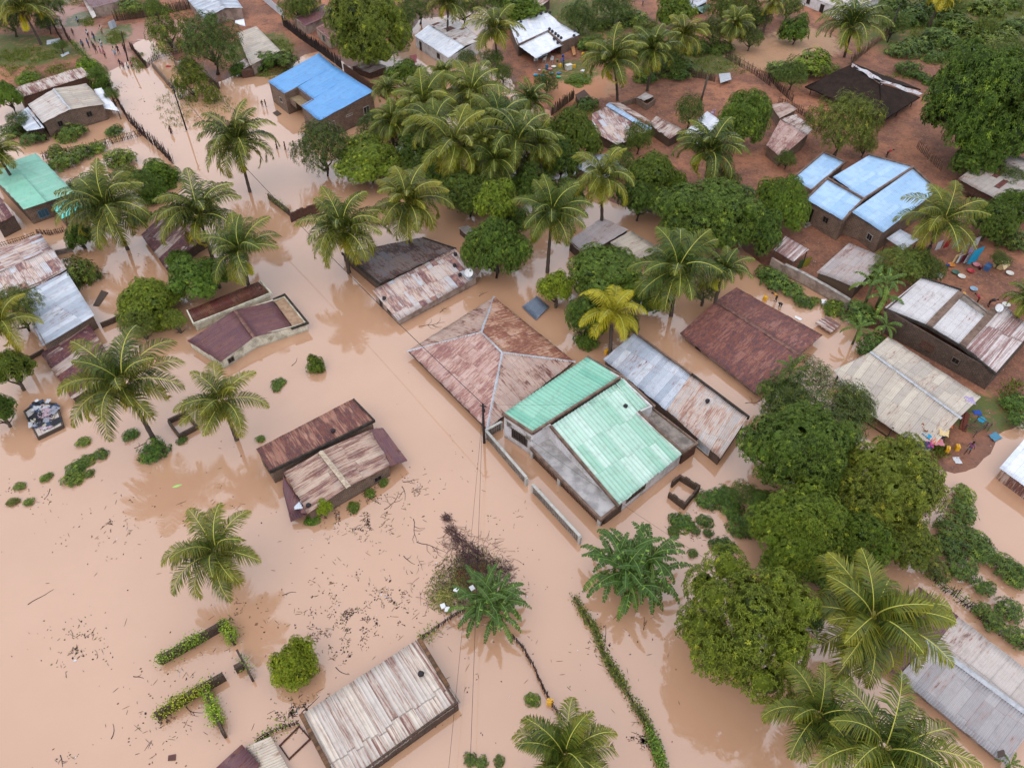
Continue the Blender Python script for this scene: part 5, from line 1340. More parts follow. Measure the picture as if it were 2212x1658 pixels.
T(1270, 735, 26, 'small bushy mango under the yellowing palm', 24, 'small', .6, (.8, .9, .8))
T(1200, 622, 36, 'lime green young mango beside the hip roof', 56, 'med', 3, (1.9, 1.7, .9))
T(1718, 73, 31, 'round dense bush on the bare yard at the top', 34, 'small', None, (.85, 1.0, .9))
T(1712, 165, 32, 'creeper-covered shrub left of the thatched shelter', 26, 'fine', None, (.9, 1, .9))
T(1752, 142, 38, 'bright creeper mound behind the thatched shelter', 20, 'shrub', 1.8, (1.6, 1.7, .7))
T(328, 660, 70, 'wide light green bush in the water right of the silver roof', 56, 'big', 1.2, (1.5, 1.35, .85), rz=3)
T(425, 600, 56, 'dark mango under the two crossing palms', 44, 'med', None, (.9, 1.05, .9))
T(172, 515, 30, 'dark citrus-like bush right of the patchwork roof', 46, 'med', 1.6, (.75, .85, .75))
T(186, 598, 24, 'grassy bush growing beside the silver roof', 36, 'shrub', .6, (1.1, 1.1, .8))
T(22, 800, 42, 'round yellow-green mango cut by the left edge', 60, 'dense', None, (1.15, 1.05, .75))
T(-5, 885, 34, 'dark mango at the left edge below the yellow-green one', 40, 'med', None, (.7, .8, .7))
T(35, 672, 52, 'light tree at the left edge with a palm frond over it', 44, 'fine', None, (1.25, 1.15, .85))
T(1768, 872, 104, 'spreading dark tree between the maroon roof and the beige shelter', 62, 'fine', None, (.85, .85, .8), rz=.8)
T(1838, 890, 40, 'right lobe tree with lighter tips touching the beige shelter', 44, 'fine', None, (.9, .9, .7))
T(1715, 975, 104, 'broad green mango at the head of the right-hand grove', 92, 'big', None, (.95, 1.02, .95), rz=2.4)
T(1912, 1055, 108, 'olive mango with yellow tips, right side of the grove', 92, 'big', None, (1.35, 1.1, .9), rz=3.3)
T(1730, 1150, 92, 'fresh green mango in the middle of the right-hand grove', 84, 'big', None, (1.15, 1.12, .8), rz=5)
T(1858, 1165, 66, 'green mango tucked under the olive mango', 62, 'med', None, (1.0, 1.05, .75))
T(1960, 1170, 60, 'lower olive mango above the giant palm', 50, 'med', None, (1.15, 1.0, .8))
T(1815, 1060, 55, 'shaded mango in the centre of the right-hand grove', 50, 'med', None, (.8, .85, .8))
T(1614, 1335, 128, 'large rounded olive mango standing alone at the grove foot', 132, 'dense', None, (1.3, 1.12, .75), rz=1)
T(635, 1440, 52, 'bright green willowy bush in open water above the cream roof', 58, 'big', 1.2, (1.9, 1.6, .8))
T(680, 789, 21, 'small round bush alone in the open water', 21, 'small', .5, (1.0, 1.0, .8))
T(699, 1092, 20, 'yellow-green creeper bush climbing the tan gabled house', 32, 'small', 1.0, (2.0, 1.8, .7))
T(1945, 578, 52, 'light green bush between the grey-mauve shed and the tall right palm', 36, 'fine', None, (1.2, 1.2, .85))
T(2140, 478, 48, 'dark bush below the two-rust-sheet roof', 44, 'med', None, (.8, .85, .75))
T(2185, 450, 36, 'dark green tree at the right edge near the laundry yard', 40, 'med', None, (.85, .95, .8))
T(2012, 590, 26, 'small round shrub at the left rim of the laundry yard', 26, 'fine', None, (.9, 1, .95))
T(1120, 20, 50, 'leafy tree at the top between the palm and the reed hut', 30, 'med', None, (1.1, 1.15, .8))
T(1460, 28, 42, 'mango left of the tarp shack at the top', 34, 'med', None, (1.1, 1.1, .85))
T(1600, 20, 46, 'leafy tree at the top behind the small palm', 36, 'fine', None, (1.1, 1.1, .8))
T(1250, 42, 34, 'dark shrub behind the L-shaped white roof', 30, 'fine', None, (.85, .95, .9))
T(1325, 20, 42, 'dark shrub cluster at the top right of the white roof', 30, 'fine', None, (.8, .9, .85))
T(580, 18, 26, 'creeper-covered tree beside the tin lane fence') if False else None
T(640, 22, 32, 'light leafy tree behind the maroon hut', 26, 'fine', None, (1.2, 1.2, .8))
T(905, 18, 40, 'green tree behind the white-walled house', 26, 'fine', None, (.9, 1, .85))
T(90, 15, 36, 'dark green tree at the top left above the road', 40, 'fine', None, (.85, .95, .85))
T(16, 210, 28, 'mango at the left edge beside the long brick shed', 44, 'med', None, (1.0, 1.1, .8))
T(12, 100, 20, 'x') if False else None
T(335, 22, 24, 'leafy tree behind the reed fence of the wet yard', 22, 'fine', None, (1.0, 1.15, .8))
T(285, 18, 22, 'creeper heap on the reed fence near the road', 14, 'shrub', 1.6, (1.3, 1.4, .7))
T(580, 135, 32, 'dark shrub below the pale flat roof', 22, 'small', .8, (.8, .95, .85))
T(515, 155, 20, 'small dark bush at the foot of the pale flat house', 16, 'small', .6, (.7, .85, .75))
T(192, 152, 26, 'bright hedge bush at the end of the long brick shed', 22, 'small', .8, (1.2, 1.3, .7))
T(222, 182, 20, 'dark creeper bush on the road fence', 18, 'small', .9, (.8, .95, .7))
T(60, 172, 26, 'low bush behind the long brick shed', 12, 'small', .7, (1.2, 1.25, .7))
# shrubs in the flooded garden, left
SG = 'shrubs half drowned in the flooded garden'
for x, y, r, lb, tn in [(155, 290, 24, 'dense green shrub at the wall of the gabled house', (1.1, 1.25, .8)), (216, 318, 15, 'small round shrub inside the flooded garden fence', (1.2, 1.3, .9)),
        (248, 285, 15, 'leafy shrub growing through the stick fence corner', (.9, 1.1, .9)), (262, 345, 26, 'thin yellowish shrub in the middle of the flooded garden', (1.3, 1.3, .8)),
        (342, 388, 46, 'broad bright shrub mass right of the flooded garden', (1.1, 1.25, .75)), (30, 283, 22, 'shrub below the curved lean-to', (.8, .95, .85)),
        (72, 300, 20, 'shrub at the left end of the stick fence', (.85, 1, .9)), (138, 352, 24, 'bright shrub against the stick fence above the mint roof', (1.2, 1.3, .8)),
        (178, 330, 20, 'pale leafy shrub on the water side of the stick fence', (1.1, 1.2, .9)), (330, 425, 30, 'creeper shrub at the edge of the striped palm-shaded roof', (1.0, 1.2, .75)),
        (190, 395, 28, 'overgrown shrub behind the mint roof house', (.95, 1.1, .75)), (300, 470, 22, 'dark shrub beneath the palm beside the striped roof', (.8, .95, .75)),
        (272, 370, 18, 'withered shrub in the flooded garden', (1.5, 1.2, 1.0)), (120, 330, 16, 'low shrub touching the mint roof ridge', (1.1, 1.1, .8))]:
    T(x, y, r, lb, r * .85, 'shrub' if r < 30 else 'med', .5, tn, 'shrub', 'shrub', SG, trunk=False)
# cassava and bushes right
SR = 'cassava bushes along the flooded path'
for x, y, r, lb, tn in [(2075, 1065, 22, 'pale sparse cassava at the water end of the path', (1.6, 1.6, 1.0)), (2072, 1100, 26, 'cassava bush right of the olive mango', (1.0, 1.1, .9)),
        (2050, 1140, 28, 'cassava bush lower right of the olive mango', (.95, 1.05, .85)), (2098, 1165, 26, 'cassava bush out in the water', (1.0, 1.1, .95)),
        (2130, 1195, 26, 'cassava bush in the middle of the row', (1.0, 1.15, .95)), (2168, 1228, 30, 'cassava bush toward the right edge', (1.0, 1.1, .9)),
        (2080, 1228, 26, 'cassava bush above the maroon roof end', (.85, 1.0, .8)), (2050, 1190, 30, 'cassava bush beside the giant palm', (.8, .95, .75)),
        (2205, 1250, 24, 'last cassava bush at the right edge', (1.0, 1.1, .9)), (2020, 1225, 24, 'reddish-tipped cassava by the giant palm', (1.1, .95, .75)),
        (2130, 1275, 18, 'small bush alone between cassava and fence', (.9, 1.05, .9)), (2180, 1320, 24, 'bush beside the right-hand creeper fence', (.95, 1.1, .9)),
        (2120, 1312, 16, 'pale bush in front of the right-hand fence', (1.2, 1.25, 1.0)), (2150, 1345, 20, 'bush growing out of the right-hand fence', (1.0, 1.1, .9)), (2200, 1375, 22, 'bush at the right edge below the fence', (1.0, 1.1, .85))]:
    T(x, y, r, lb, r * .9, 'shrub', .6, tn, 'cassava_bush', 'bush', SR, trunk=False)
# wild bushes, top right
ST = 'wild bushes on the red slope at the top right'
for x, y, r, lb, tn in [(1948, 112, 26, 'grey-green bush nearest to the thatched shelter', (1.1, 1.2, 1.2)), (1985, 100, 26, 'grey-green bush right of the first one', (1.05, 1.15, 1.1)), (2030, 88, 30, 'bush with a dark hollow below it', (.9, 1.05, .95)),
        (2022, 125, 22, 'bush above the dark hollow on the slope', (.85, 1, .9)), (2052, 55, 32, 'wide bush in the middle of the slope', (1.1, 1.2, 1.0)), (1975, 45, 34, 'dark bush behind the utility pole', (.75, .9, .8)),
        (2005, 15, 34, 'bush under the yellow palm', (.85, .95, .8)), (2100, 75, 34, 'grassy bush between the slope and the huge mango', (1.25, 1.25, .95)), (2085, 110, 24, 'bush touching the feathery olive tree', (1.1, 1.15, .95)),
        (2160, 95, 34, 'pale bush at the right side of the slope', (1.2, 1.2, .9)), (2120, 25, 30, 'yellow-green bush at the top of the slope', (1.35, 1.35, .9)), (2195, 60, 26, 'dark bush at the right edge of the slope', (.9, 1, .85)),
        (1930, 10, 26, 'bush just right of the utility pole top', (.9, 1.05, .85)), (2175, 10, 22, 'small bush in the top right corner', (1.1, 1.2, .9)), (1500, 105, 26, 'bush at the foot of the upright palm', (.9, 1, .8)),
        (1555, 105, 22, 'bush along the path by the reed fence', (1.1, 1.2, .9)), (1690, 155, 26, 'feathery light shrub beside the stick fence', (1.2, 1.3, 1.0)), (1475, 155, 34, 'dark hedge at the edge of the bare yard', (.75, .9, .7)),
        (1405, 165, 26, 'hedge end beside the dead trunk yard', (.8, .95, .75)), (1270, 100, 20, 'low creeper patch beside the white-roofed house', (1.0, 1.25, .8)), (1300, 55, 20, 'thin bush behind the tallest palm', (1.1, 1.15, .9)),
        (1370, 45, 26, 'bush on the red slope at the top', (1.0, 1.1, .9)), (1268, 226, 20, 'dark bush left of the patched shack', (.75, .95, .7)), (1610, 420, 22, 'bush beside the mango and the red yard', (.85, 1, .85)),
        (2190, 520, 30, 'bush at the right edge of the laundry yard', (.9, .95, .8)), (2195, 870, 22, 'dark green bush beside the red path at the right', (.8, 1.05, .7)), (2200, 905, 18, 'low bush under the one by the red path', (.8, 1.05, .7))]:
    T(x, y, r, lb, r * .75, 'shrub', .9, tn, 'wild_bush', 'bush', ST, trunk=False)
# bushes around the grey wall
for x, y, r, lb, tn in [(1678, 610, 24, 'leafy plant at the left foot of the grey yard wall', (.9, 1.1, .9)), (1708, 628, 20, 'bright plant spilling toward the flood by the grey wall', (1.0, 1.2, .9)), (1736, 650, 16, 'spiky plant in front of the grey yard wall', (.9, 1.15, .8)),
        (1800, 665, 18, 'bright shrub at the end of the grey yard wall', (1.3, 1.4, .7)), (1760, 650, 10, 'tuft of weed in the flood before the grey wall', (1.3, 1.3, .9)), (1655, 590, 18, 'creeper at the corner of the grey wall', (.9, 1.05, .9))]:
    T(x, y, r, lb, r * .9, 'shrub', .4, tn, 'leafy_plant', 'plant', 'plants along the grey yard wall', trunk=False)
# floating and half drowned weeds
SW = 'drowned weeds showing above the flood'
for x, y, r, lb, tn in [(1530, 1078, 22, 'left arm of the creeper arc near the block ring', (.75, 1, .75)), (1565, 1065, 24, 'top of the creeper arc near the block ring', (.75, 1, .75)), (1578, 1095, 20, 'right arm of the creeper arc near the block ring', (.75, 1, .75)), (1588, 1120, 12, 'thin tail of the creeper arc', (.9, 1.1, .9)),
        (1478, 1125, 22, 'round leafy weed below the block ring', (.75, 1, .75)), (1458, 1148, 11, 'small weed beside the round leafy weed', (1, 1.1, .8)), (1522, 1125, 14, 'leafy weed between round weed and arc', (.8, 1, .8)), (1502, 1145, 9, 'scrap of floating leaves below the arc', (.9, 1, 1)), (1530, 1150, 9, 'dark speckled leaves on the water', (.8, .9, .9)),
        (1565, 1175, 22, 'weed clump left of the fresh green mango', (.7, .9, .7)), (1497, 1195, 9, 'tiny tuft above the banana clump', (1, 1.1, .8)), (1600, 1135, 26, 'dark creeper at the foot of the broad green mango', (.75, .9, .7)),
        (330, 975, 26, 'dark green mat of leaves in the water below the ragged palm', (.8, 1.15, .65)), (283, 940, 14, 'thin line of leaves under the ragged palm', (.8, 1.1, .7)), (393, 951, 9, 'small tuft right of the dark leaf mat', (.9, 1.1, .8)),
        (217, 981, 13, 'round tuft in the left water', (.95, 1.1, .8)), (185, 992, 16, 'upper weed of the group left of the palms', (1.2, 1.3, .9)), (165, 1010, 18, 'middle weed of the group left of the palms', (1.0, 1.2, .8)), (158, 1035, 18, 'lower weed of the group left of the palms', (1.3, 1.35, .8)), (192, 1022, 9, 'little weed right of the group', (1.1, 1.2, .8)),
        (180, 955, 12, 'pale sprig under the ragged palm tips', (1.5, 1.5, 1)), (100, 1033, 11, 'pale tuft by the floating stick at the left', (1.4, 1.5, .9)), (42, 1050, 10, 'faint tuft near the left edge', (1.5, 1.5, 1.1)), (62, 1083, 9, 'tuft beside a fine upright stem', (1.3, 1.35, 1)), (26, 1086, 11, 'brownish tuft at the left edge', (1.6, 1.3, 1)),
        (605, 823, 12, 'grey-green weed left of the small round bush', (1.1, 1.2, 1)), (597, 835, 9, 'outlying sprig of the grey-green weed', (1.1, 1.2, 1)), (598, 840, 7, 'tiny sprig near the grey-green weed', (1.1, 1.2, 1)), (1150, 1510, 13, 'small green clump in the water by the yellow jerrycan', (1.4, 1.5, .8)),
        (1015, 1640, 12, 'murky leaves at the bottom edge', (1, 1.1, 1)), (1040, 1645, 11, 'murky leaves right of the first at the bottom edge', (1, 1.1, 1)), (1075, 1642, 11, 'pale murky leaves at the bottom edge', (1.2, 1.1, 1.2)), (562, 948, 8, 'tuft at the corner of the rusty long house', (1.2, 1.4, .8)),
        (800, 1065, 10, 'weed at the foot of the tan gabled house', (1.1, 1.2, .8)), (760, 1095, 12, 'trailing weed below the tan gabled house', (1.2, 1.3, .8)), (675, 1118, 14, 'creeping weed at the lower corner of the tan gabled house', (1.1, 1.5, .6)), (825, 1040, 10, 'weed at the right foot of the tan gabled house', (1.1, 1.2, .9)),
        (1440, 1055, 1, 'x', MG)][:-1]:
    T(x, y, r, lb, r * .7, 'shrub', .12, tn, 'water_weed', 'weed', SW, trunk=False, sz=.35)
# ================================================================ bananas
banana(1062, 1300, 92, 'banana clump beside the brushwood heap', 1.2, 0, .3, (.85, 1, .75))
banana(1370, 1238, 112, 'wide banana clump in the flood below the flat veranda', 1.2, 1, 1.1, (.8, .98, .75))
banana(1900, 628, 78, 'banana clump left of the long brick house', 2.2, 3, .2, (1.15, 1.2, .85))
banana(1856, 708, 46, 'banana plant in front of the grey-mauve shed', 1.8, 2, 1.4, (1.15, 1.25, .8), 2.4)
banana(1915, 700, 44, 'banana plant against the long brick house wall', 1.8, 2, 2.9, (1.15, 1.25, .8), 2.4)
banana(1712, 795, 48, 'banana plant rising behind the spreading dark tree', 3.0, 2, .5, (1.25, 1.25, .8), 2.4)
banana(1850, 770, 36, 'small banana beside the beige shelter roof') if False else None
banana(2196, 1640, 34, 'banana leaf tip in the bottom right corner', 1.0, 2, .9, (1.3, 1.3, .7), 2.4)
# ---------------------------------------------------------------- undergrowth that fills the gaps of the groves and yards
UG = 'undergrowth bushes between the houses'
rngu = random.Random(12)
for x, y, r, kd, tn, lb in [
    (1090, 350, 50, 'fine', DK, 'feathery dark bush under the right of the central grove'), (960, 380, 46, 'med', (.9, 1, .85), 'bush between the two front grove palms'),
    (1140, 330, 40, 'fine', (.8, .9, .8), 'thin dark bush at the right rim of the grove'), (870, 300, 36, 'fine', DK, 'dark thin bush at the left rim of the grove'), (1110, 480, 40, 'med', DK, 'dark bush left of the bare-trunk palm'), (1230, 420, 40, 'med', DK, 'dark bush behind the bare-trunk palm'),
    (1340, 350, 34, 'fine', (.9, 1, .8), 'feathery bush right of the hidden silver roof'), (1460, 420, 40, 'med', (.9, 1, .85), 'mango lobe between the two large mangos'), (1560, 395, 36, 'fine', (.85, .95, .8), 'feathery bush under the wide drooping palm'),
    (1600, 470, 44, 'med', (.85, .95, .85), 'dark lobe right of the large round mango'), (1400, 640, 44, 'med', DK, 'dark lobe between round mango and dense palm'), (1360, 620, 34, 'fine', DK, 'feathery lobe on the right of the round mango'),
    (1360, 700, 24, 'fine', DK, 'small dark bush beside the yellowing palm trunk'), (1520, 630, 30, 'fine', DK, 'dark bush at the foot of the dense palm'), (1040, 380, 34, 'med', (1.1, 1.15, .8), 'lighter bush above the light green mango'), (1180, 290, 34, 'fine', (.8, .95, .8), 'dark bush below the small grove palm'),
    (1180, 180, 26, 'fine', (.9, 1, .85), 'bush above the small grove palm'), (1060, 130, 24, 'fine', (.85, 1, .85), 'bush at the left end of the sandy yard'), (1085, 160, 22, 'fine', (1, 1.1, .8), 'bush beside the wading yard corner'), (1010, 130, 22, 'fine', (.9, 1, .85), 'bush in front of the white-walled house'),
    (1400, 75, 30, 'fine', (1.1, 1.05, .85), 'thin scrub behind the palms at the top'), (1360, 100, 26, 'fine', (1.1, 1.1, .85), 'thin scrub left of the second tall palm'), (1450, 135, 30, 'fine', (.8, .9, .75), 'dark scrub between the two upper palms'), (1540, 70, 34, 'fine', (.8, .85, .75), 'dark scrub under the upright palm'),
    (1620, 85, 26, 'fine', (.8, .85, .75), 'dark scrub beside the woven fence'), (1560, 20, 34, 'fine', (1, 1.05, .8), 'scrub at the top between tarp shack and palm'), (1700, 20, 30, 'fine', (.9, 1, .8), 'scrub at the top above the pale sand yard'), (1635, 45, 28, 'fine', (.9, 1, .8), 'scrub against the woven fence top'),
    (1930, 55, 30, 'fine', (.9, 1, .8), 'scrub on the slope left of the pole'), (2060, 20, 24, 'fine', (1.15, 1.15, .85), 'pale scrub field left part'), (2130, 60, 24, 'fine', (1.2, 1.2, .85), 'pale scrub field middle part'), (2190, 110, 26, 'fine', (1.1, 1.1, .85), 'pale scrub field right part'), (1960, 150, 20, 'shrub', (.9, 1.1, .9), 'low green plant near the thatched shelter'),
    (1985, 165, 14, 'shrub', (.8, 1.05, .8), 'middle green plant near the thatched shelter'), (2005, 178, 12, 'shrub', (.8, 1.05, .8), 'last green plant near the thatched shelter'), (2110, 350, 50, 'med', (.8, .9, .75), 'lower lobe of foliage under the huge mango'), (2190, 390, 30, 'fine', (.8, .9, .75), 'scrub beside the right grey roof'),
    (2160, 560, 20, 'fine', (.8, .9, .75), 'scrub at the back of the laundry yard'), (1985, 560, 30, 'fine', (1.05, 1.15, .8), 'bush between pale sheet roof and laundry yard'), (1900, 590, 24, 'fine', (1, 1.1, .8), 'bush behind the banana clump'), (1880, 740, 30, 'shrub', (.8, 1, .75), 'leafy growth under the banana clump'),
    (1860, 680, 30, 'shrub', (.8, 1, .75), 'leafy growth beside the upper banana clump'), (1604, 1066, 30, 'fine', (.85, .95, .8), 'foliage lobe left of the right-hand grove'), (1650, 1085, 36, 'med', (.7, .8, .7), 'shaded foliage between broad and fresh mangos'),
    (1800, 960, 50, 'med', (.9, 1, .85), 'foliage lobe between broad and olive mangos'), (1680, 1230, 44, 'med', (1.0, 1.0, .8), 'foliage linking the fresh mango to the lone olive mango'), (1790, 1240, 46, 'med', (.8, .88, .75), 'dark foliage above the giant palm'), (1740, 1330, 40, 'med', (.8, .85, .75), 'dark foliage right of the lone olive mango'),
    (1640, 1130, 34, 'fine', (.8, .95, .75), 'creeper-like lobe at the left of the fresh mango'), (1700, 860, 50, 'med', (.72, .8, .75), 'left arm of the spreading dark tree'), (1680, 895, 34, 'fine', (.8, .85, .75), 'wispy rim of the spreading dark tree'),
    (300, 700, 36, 'fine', (1.3, 1.25, .85), 'wispy left rim of the wide light bush'), (378, 692, 24, 'fine', (1.5, 1.4, .85), 'lower right lobe of the wide light bush'), (462, 590, 34, 'med', (.85, 1, .85), 'dark foliage under the palm by the dark red shed'), (385, 560, 26, 'med', (.9, 1.05, .8), 'foliage touching the striped palm-shaded roof'),
    (200, 470, 26, 'fine', (.85, 1, .8), 'bush under the palm right of the mint roof'), (305, 400, 36, 'fine', (1.0, 1.15, .8), 'thin bush behind the palm right of the mint roof'), (40, 260, 20, 'fine', (.8, .9, .8), 'bush behind the curved lean-to'), (215, 165, 22, 'fine', (1.0, 1.2, .75), 'hedge growth along the road fence'),
    (240, 205, 16, 'fine', (.9, 1.1, .75), 'lower hedge growth along the road fence'), (130, 100, 14, 'fine', (1, 1.1, .8), 'weedy growth by the narrow framed pane'), (20, 45, 40, 'fine', (.7, .8, .7), 'dark bush under the top left palm'), (100, 50, 24, 'fine', (.7, .8, .7), 'dark bush behind the road-side fence end'),
    (410, 150, 24, 'fine', (.9, 1, .8), 'bush over the broken brown wall'), (455, 45, 16, 'fine', (1, 1.2, .8), 'bush at the wall of the silver gabled house'), (610, 130, 24, 'shrub', (1, 1.1, .8), 'scrub above the blue roof'),
    (660, 15, 30, 'fine', (1.1, 1.15, .75), 'leafy growth behind the maroon hut fence'), (870, 45, 26, 'fine', (.9, 1, .8), 'scrub between the big olive tree and white-walled house'), (1075, 10, 40, 'fine', (.9, 1.05, .8), 'leafy growth behind the palm at the top centre'), (1000, 20, 34, 'fine', (.9, 1, .8), 'leafy growth above the white-walled house'),
    (1290, 100, 22, 'fine', (1, 1.1, .85), 'thin scrub beside the L-shaped roof corner'), (1700, 345, 20, 'fine', (.9, 1, .8), 'bush at the wall of the mauve rusted house'), (1868, 318, 22, 'fine', (1.2, 1.15, .85), 'right part of the light feathery tree')]:
    T(x, y, r, lb, r * .78, kd, None, tn, 'undergrowth_bush', 'bush', UG, trunk=kd != 'shrub')
# ================================================================ fences and walls
def on(x, y, lift=0.0):
    p = G(x, y, .3); z = max(0, ground_z(p.x, p.y)); p = G(x, y, z + lift); return p
def path3(pts, step):
    P = [on(*p) for p in pts]; out = []
    for a, b in zip(P[:-1], P[1:]):
        n = max(1, int((b - a).length / step))
        for i in range(n): out.append((a.lerp(b, i / n), (b - a).normalized()))
    return out
def stick_fence(pts, label, h=1.6, step=.17, lean=.18, group=None, mat=None, r=.04, name='stick_fence', creeper=None, rails=True):
    root = thing(name, label, 'fence', on(*pts[0]), group); rng = random.Random(int(pts[0][0] * 3 + pts[0][1]))
    mb = MB(); pp = path3(pts, step)
    for p, d in pp:
        n = Vector((-d.y, d.x, 0)); hh = h * rng.uniform(.6, 1.12)
        q = p + n * rng.uniform(-.06, .06)
        t_ = q + Vector((0, 0, hh)) + n * rng.uniform(-lean, lean) + d * rng.uniform(-lean, lean)
        mb.tube([q - Vector((0, 0, .6)), q.lerp(t_, .6) + d * rng.uniform(-.04, .04), t_], [r * rng.uniform(.7, 1.3), r, r * .6], 4, 0, False)
    mb.build('stick_row', mat or STICK, root)
    if rails:
        for f in (.35, .75):
            m2 = MB(); m2.tube([pp[i][0] + Vector((0, 0, h * f + rng.uniform(-.05, .05))) for i in range(0, len(pp), 6)] + [pp[-1][0] + Vector((0, 0, h * f))], .03, 4); m2.build('rail', mat or STICK, root)
    if creeper: creep(root, [pp[i][0] for i in range(int(len(pp) * creeper[0]), max(1, int(len(pp) * creeper[1])))], h * .9, creeper[2], dens=creeper[3] if len(creeper) > 3 else 14, w=.2 if name == 'creeper_fence' else .35)
    return root
def creep(root, pts, z, tint, dens=14, w=.35, L=.17, name='creeper'):
    rng = random.Random(len(pts) * 7 + int(z * 10)); mb = MB()
    for i, p in enumerate(pts):
        k = dens * (.35 + 1.3 * max(0, noise.noise(Vector((p.x * .5, p.y * .5, 3))) + .35))
        for _ in range(int(k)):
            o = Vector((rng.gauss(0, w), rng.gauss(0, w), rng.uniform(-.7, .22) * min(1, z + .4)))
            d = Vector((rng.uniform(-1, 1), rng.uniform(-1, 1), rng.uniform(-.6, .5))).normalized()
            q = p + o; q.z = max(.02, p.z + z + o.z)
            leaf(mb, q, d, Vector((0, 0, 1)), L * rng.uniform(.7, 1.3), L * .6, .7 if rng.random() < .15 else rng.uniform(0, .3))
    if not mb.v: return
    o = mb.build(name, L_FINE, root); o.color = tint + (1,); return o
def wall(pts, label, z=1.2, w=.22, mat=None, name='block_wall', group=None, ragged=.0, creeper=None, coping=None, base=-.8):
    """pts are survey points of the wall's top edge"""
    P = [G(x, y, z) for x, y in pts]; root = thing(name, label, 'wall', (P[0].x, P[0].y, 0), group); rng = random.Random(int(pts[0][0] + pts[0][1] * 5))
    mb = MB()
    for k, (a, b) in enumerate(zip(P[:-1], P[1:])):
        L_ = (b - a).length; n = max(1, int(L_ / .45)) if ragged else 1
        for i in range(n):
            p = a.lerp(b, i / n); q = a.lerp(b, (i + 1) / n); zt = z - (rng.choice([0, 0, .2, .4]) * ragged if ragged else 0) + .002 * k
            if i == n - 1: q = q + (b - a).normalized() * (w / 2 - .004)
            mb.bar((p.x, p.y, (zt + base) / 2), (q.x, q.y, (zt + base) / 2), w + .003 * (i % 2), zt - base)
    mb.build('masonry', mat or BR_DARK, root)
    if coping:
        for a, b in zip(P[:-1], P[1:]):
            m2 = MB(); m2.bar(a + Vector((0, 0, .04)), b + Vector((0, 0, .04)), w + .08, .08); m2.build('coping', coping, root)
    if creeper:
        pl = []
        for a, b in zip(P[:-1], P[1:]):
            n = int((b - a).length / .2) + 1; pl += [Vector((a.lerp(b, i / n).x, a.lerp(b, i / n).y, 0)) for i in range(n)]
        i0, i1 = int(len(pl) * creeper[0]), int(len(pl) * creeper[1])
        creep(root, pl[i0:i1], z, creeper[2], (creeper[3] if len(creeper) > 3 else 16) * 1.5, .26, .16)
    return root
GR1 = 'fences of upright sticks'
stick_fence([(136, 60), (148, 88), (178, 122), (225, 172), (256, 222), (278, 262)], 'dark stick fence along the left side of the muddy road', 1.7, group=GR1, creeper=(.25, .7, (1.0, 1.2, .75), 22))
stick_fence([(278, 262), (300, 285), (322, 305), (348, 328), (376, 356)], 'spiky stick fence bending toward the leaning palm', 2.0, .14, .35, GR1)
stick_fence([(92, 345), (140, 335), (200, 322), (258, 306), (312, 292)], 'leaning stick fence across the flooded garden', 1.3, .16, .5, GR1, creeper=(.3, .9, (1.1, 1.25, .8), 5))
stick_fence([(98, 18), (112, 45), (128, 80), (138, 95)], 'stick fence before the top left yard', 1.5, .2, .15, GR1)
stick_fence([(283, 104), (300, 125), (318, 148)], 'short stick fence right of the road where people gather', 1.5, .14, .1, GR1)
stick_fence([(322, 140), (345, 125), (375, 118), (402, 112)], 'dark stick fence behind the feathery light tree', 1.3, .16, .1, GR1)
stick_fence([(80, 505), (110, 508), (142, 500)], 'short dense stick fence below the mint roof house', .9, .12, .15, GR1)
stick_fence([(-5, 535), (20, 528), (50, 520), (82, 508)], 'thin stick fence above the patchwork roof', .8, .25, .15, GR1)
stick_fence([(1566, 125), (1600, 145), (1630, 162), (1665, 188)], 'stick fence below the pale sand yard', 1.7, .2, .1, GR1)
stick_fence([(1660, 170), (1685, 198), (1712, 222)], 'dark stick fence left of the thatched shelter', 1.5, .16, .1, GR1)
stick_fence([(1680, 225), (1715, 238), (1750, 262)], 'dark fence behind the rust lean-to', 1.4, .16, .1, GR1)
stick_fence([(910, 1381), (950, 1352), (985, 1328), (1015, 1312)], 'half drowned fence running from the cream roof to the banana clump', .55, .13, .12, GR1, creeper=(.0, .35, (1.5, 1.5, .8), 8))
stick_fence([(1106, 1374), (1130, 1402), (1150, 1436), (1165, 1470), (1188, 1518), (1205, 1542), (1222, 1562)], 'curved fence of dark short stakes in open water', .7, .12, .1, GR1)
stick_fence([(553, 1604), (590, 1580), (650, 1562)], 'stubby fence with creeper left of the cream roof', .6, .14, .12, GR1, creeper=(.1, .9, (1.2, 1.3, .75), 10))
stick_fence([(2012, 1252), (2060, 1290), (2110, 1330), (2160, 1370), (2215, 1412)], 'leaning stick fence behind the long tin house', 1.0, .15, .5, GR1, creeper=(0, .6, (.8, 1.0, .75), 8))
stick_fence([(2186, 520), (2215, 545)], 'dark stick fence at the right edge of the laundry yard', 1.8, .14, .05, GR1)
stick_fence([(2085, 425), (2120, 450), (2180, 500)], 'low fence topped with a strip of white tin', 1.0, .2, .05, GR1)
stick_fence([(248, 46), (300, 40), (360, 30), (416, 18)], 'tall reed fence overgrown at the wet yard', 2.2, .14, .1, 'reed fences', REED, .07, 'reed_fence', creeper=(0, .6, (1.2, 1.3, .75), 22))
stick_fence([(612, 55), (650, 85), (690, 112), (740, 150)], 'dark reed fence along the red lane', 2.0, .13, .08, 'reed fences', wood('dark_reed', S(84, 70, 66, .5), S(56, 46, 46, .5)), .07, 'reed_fence')
stick_fence([(1190, 250), (1215, 232), (1240, 212)], 'reed screen below the sandy yard', 1.9, .12, .08, 'reed fences', REED, .06, 'reed_fence')
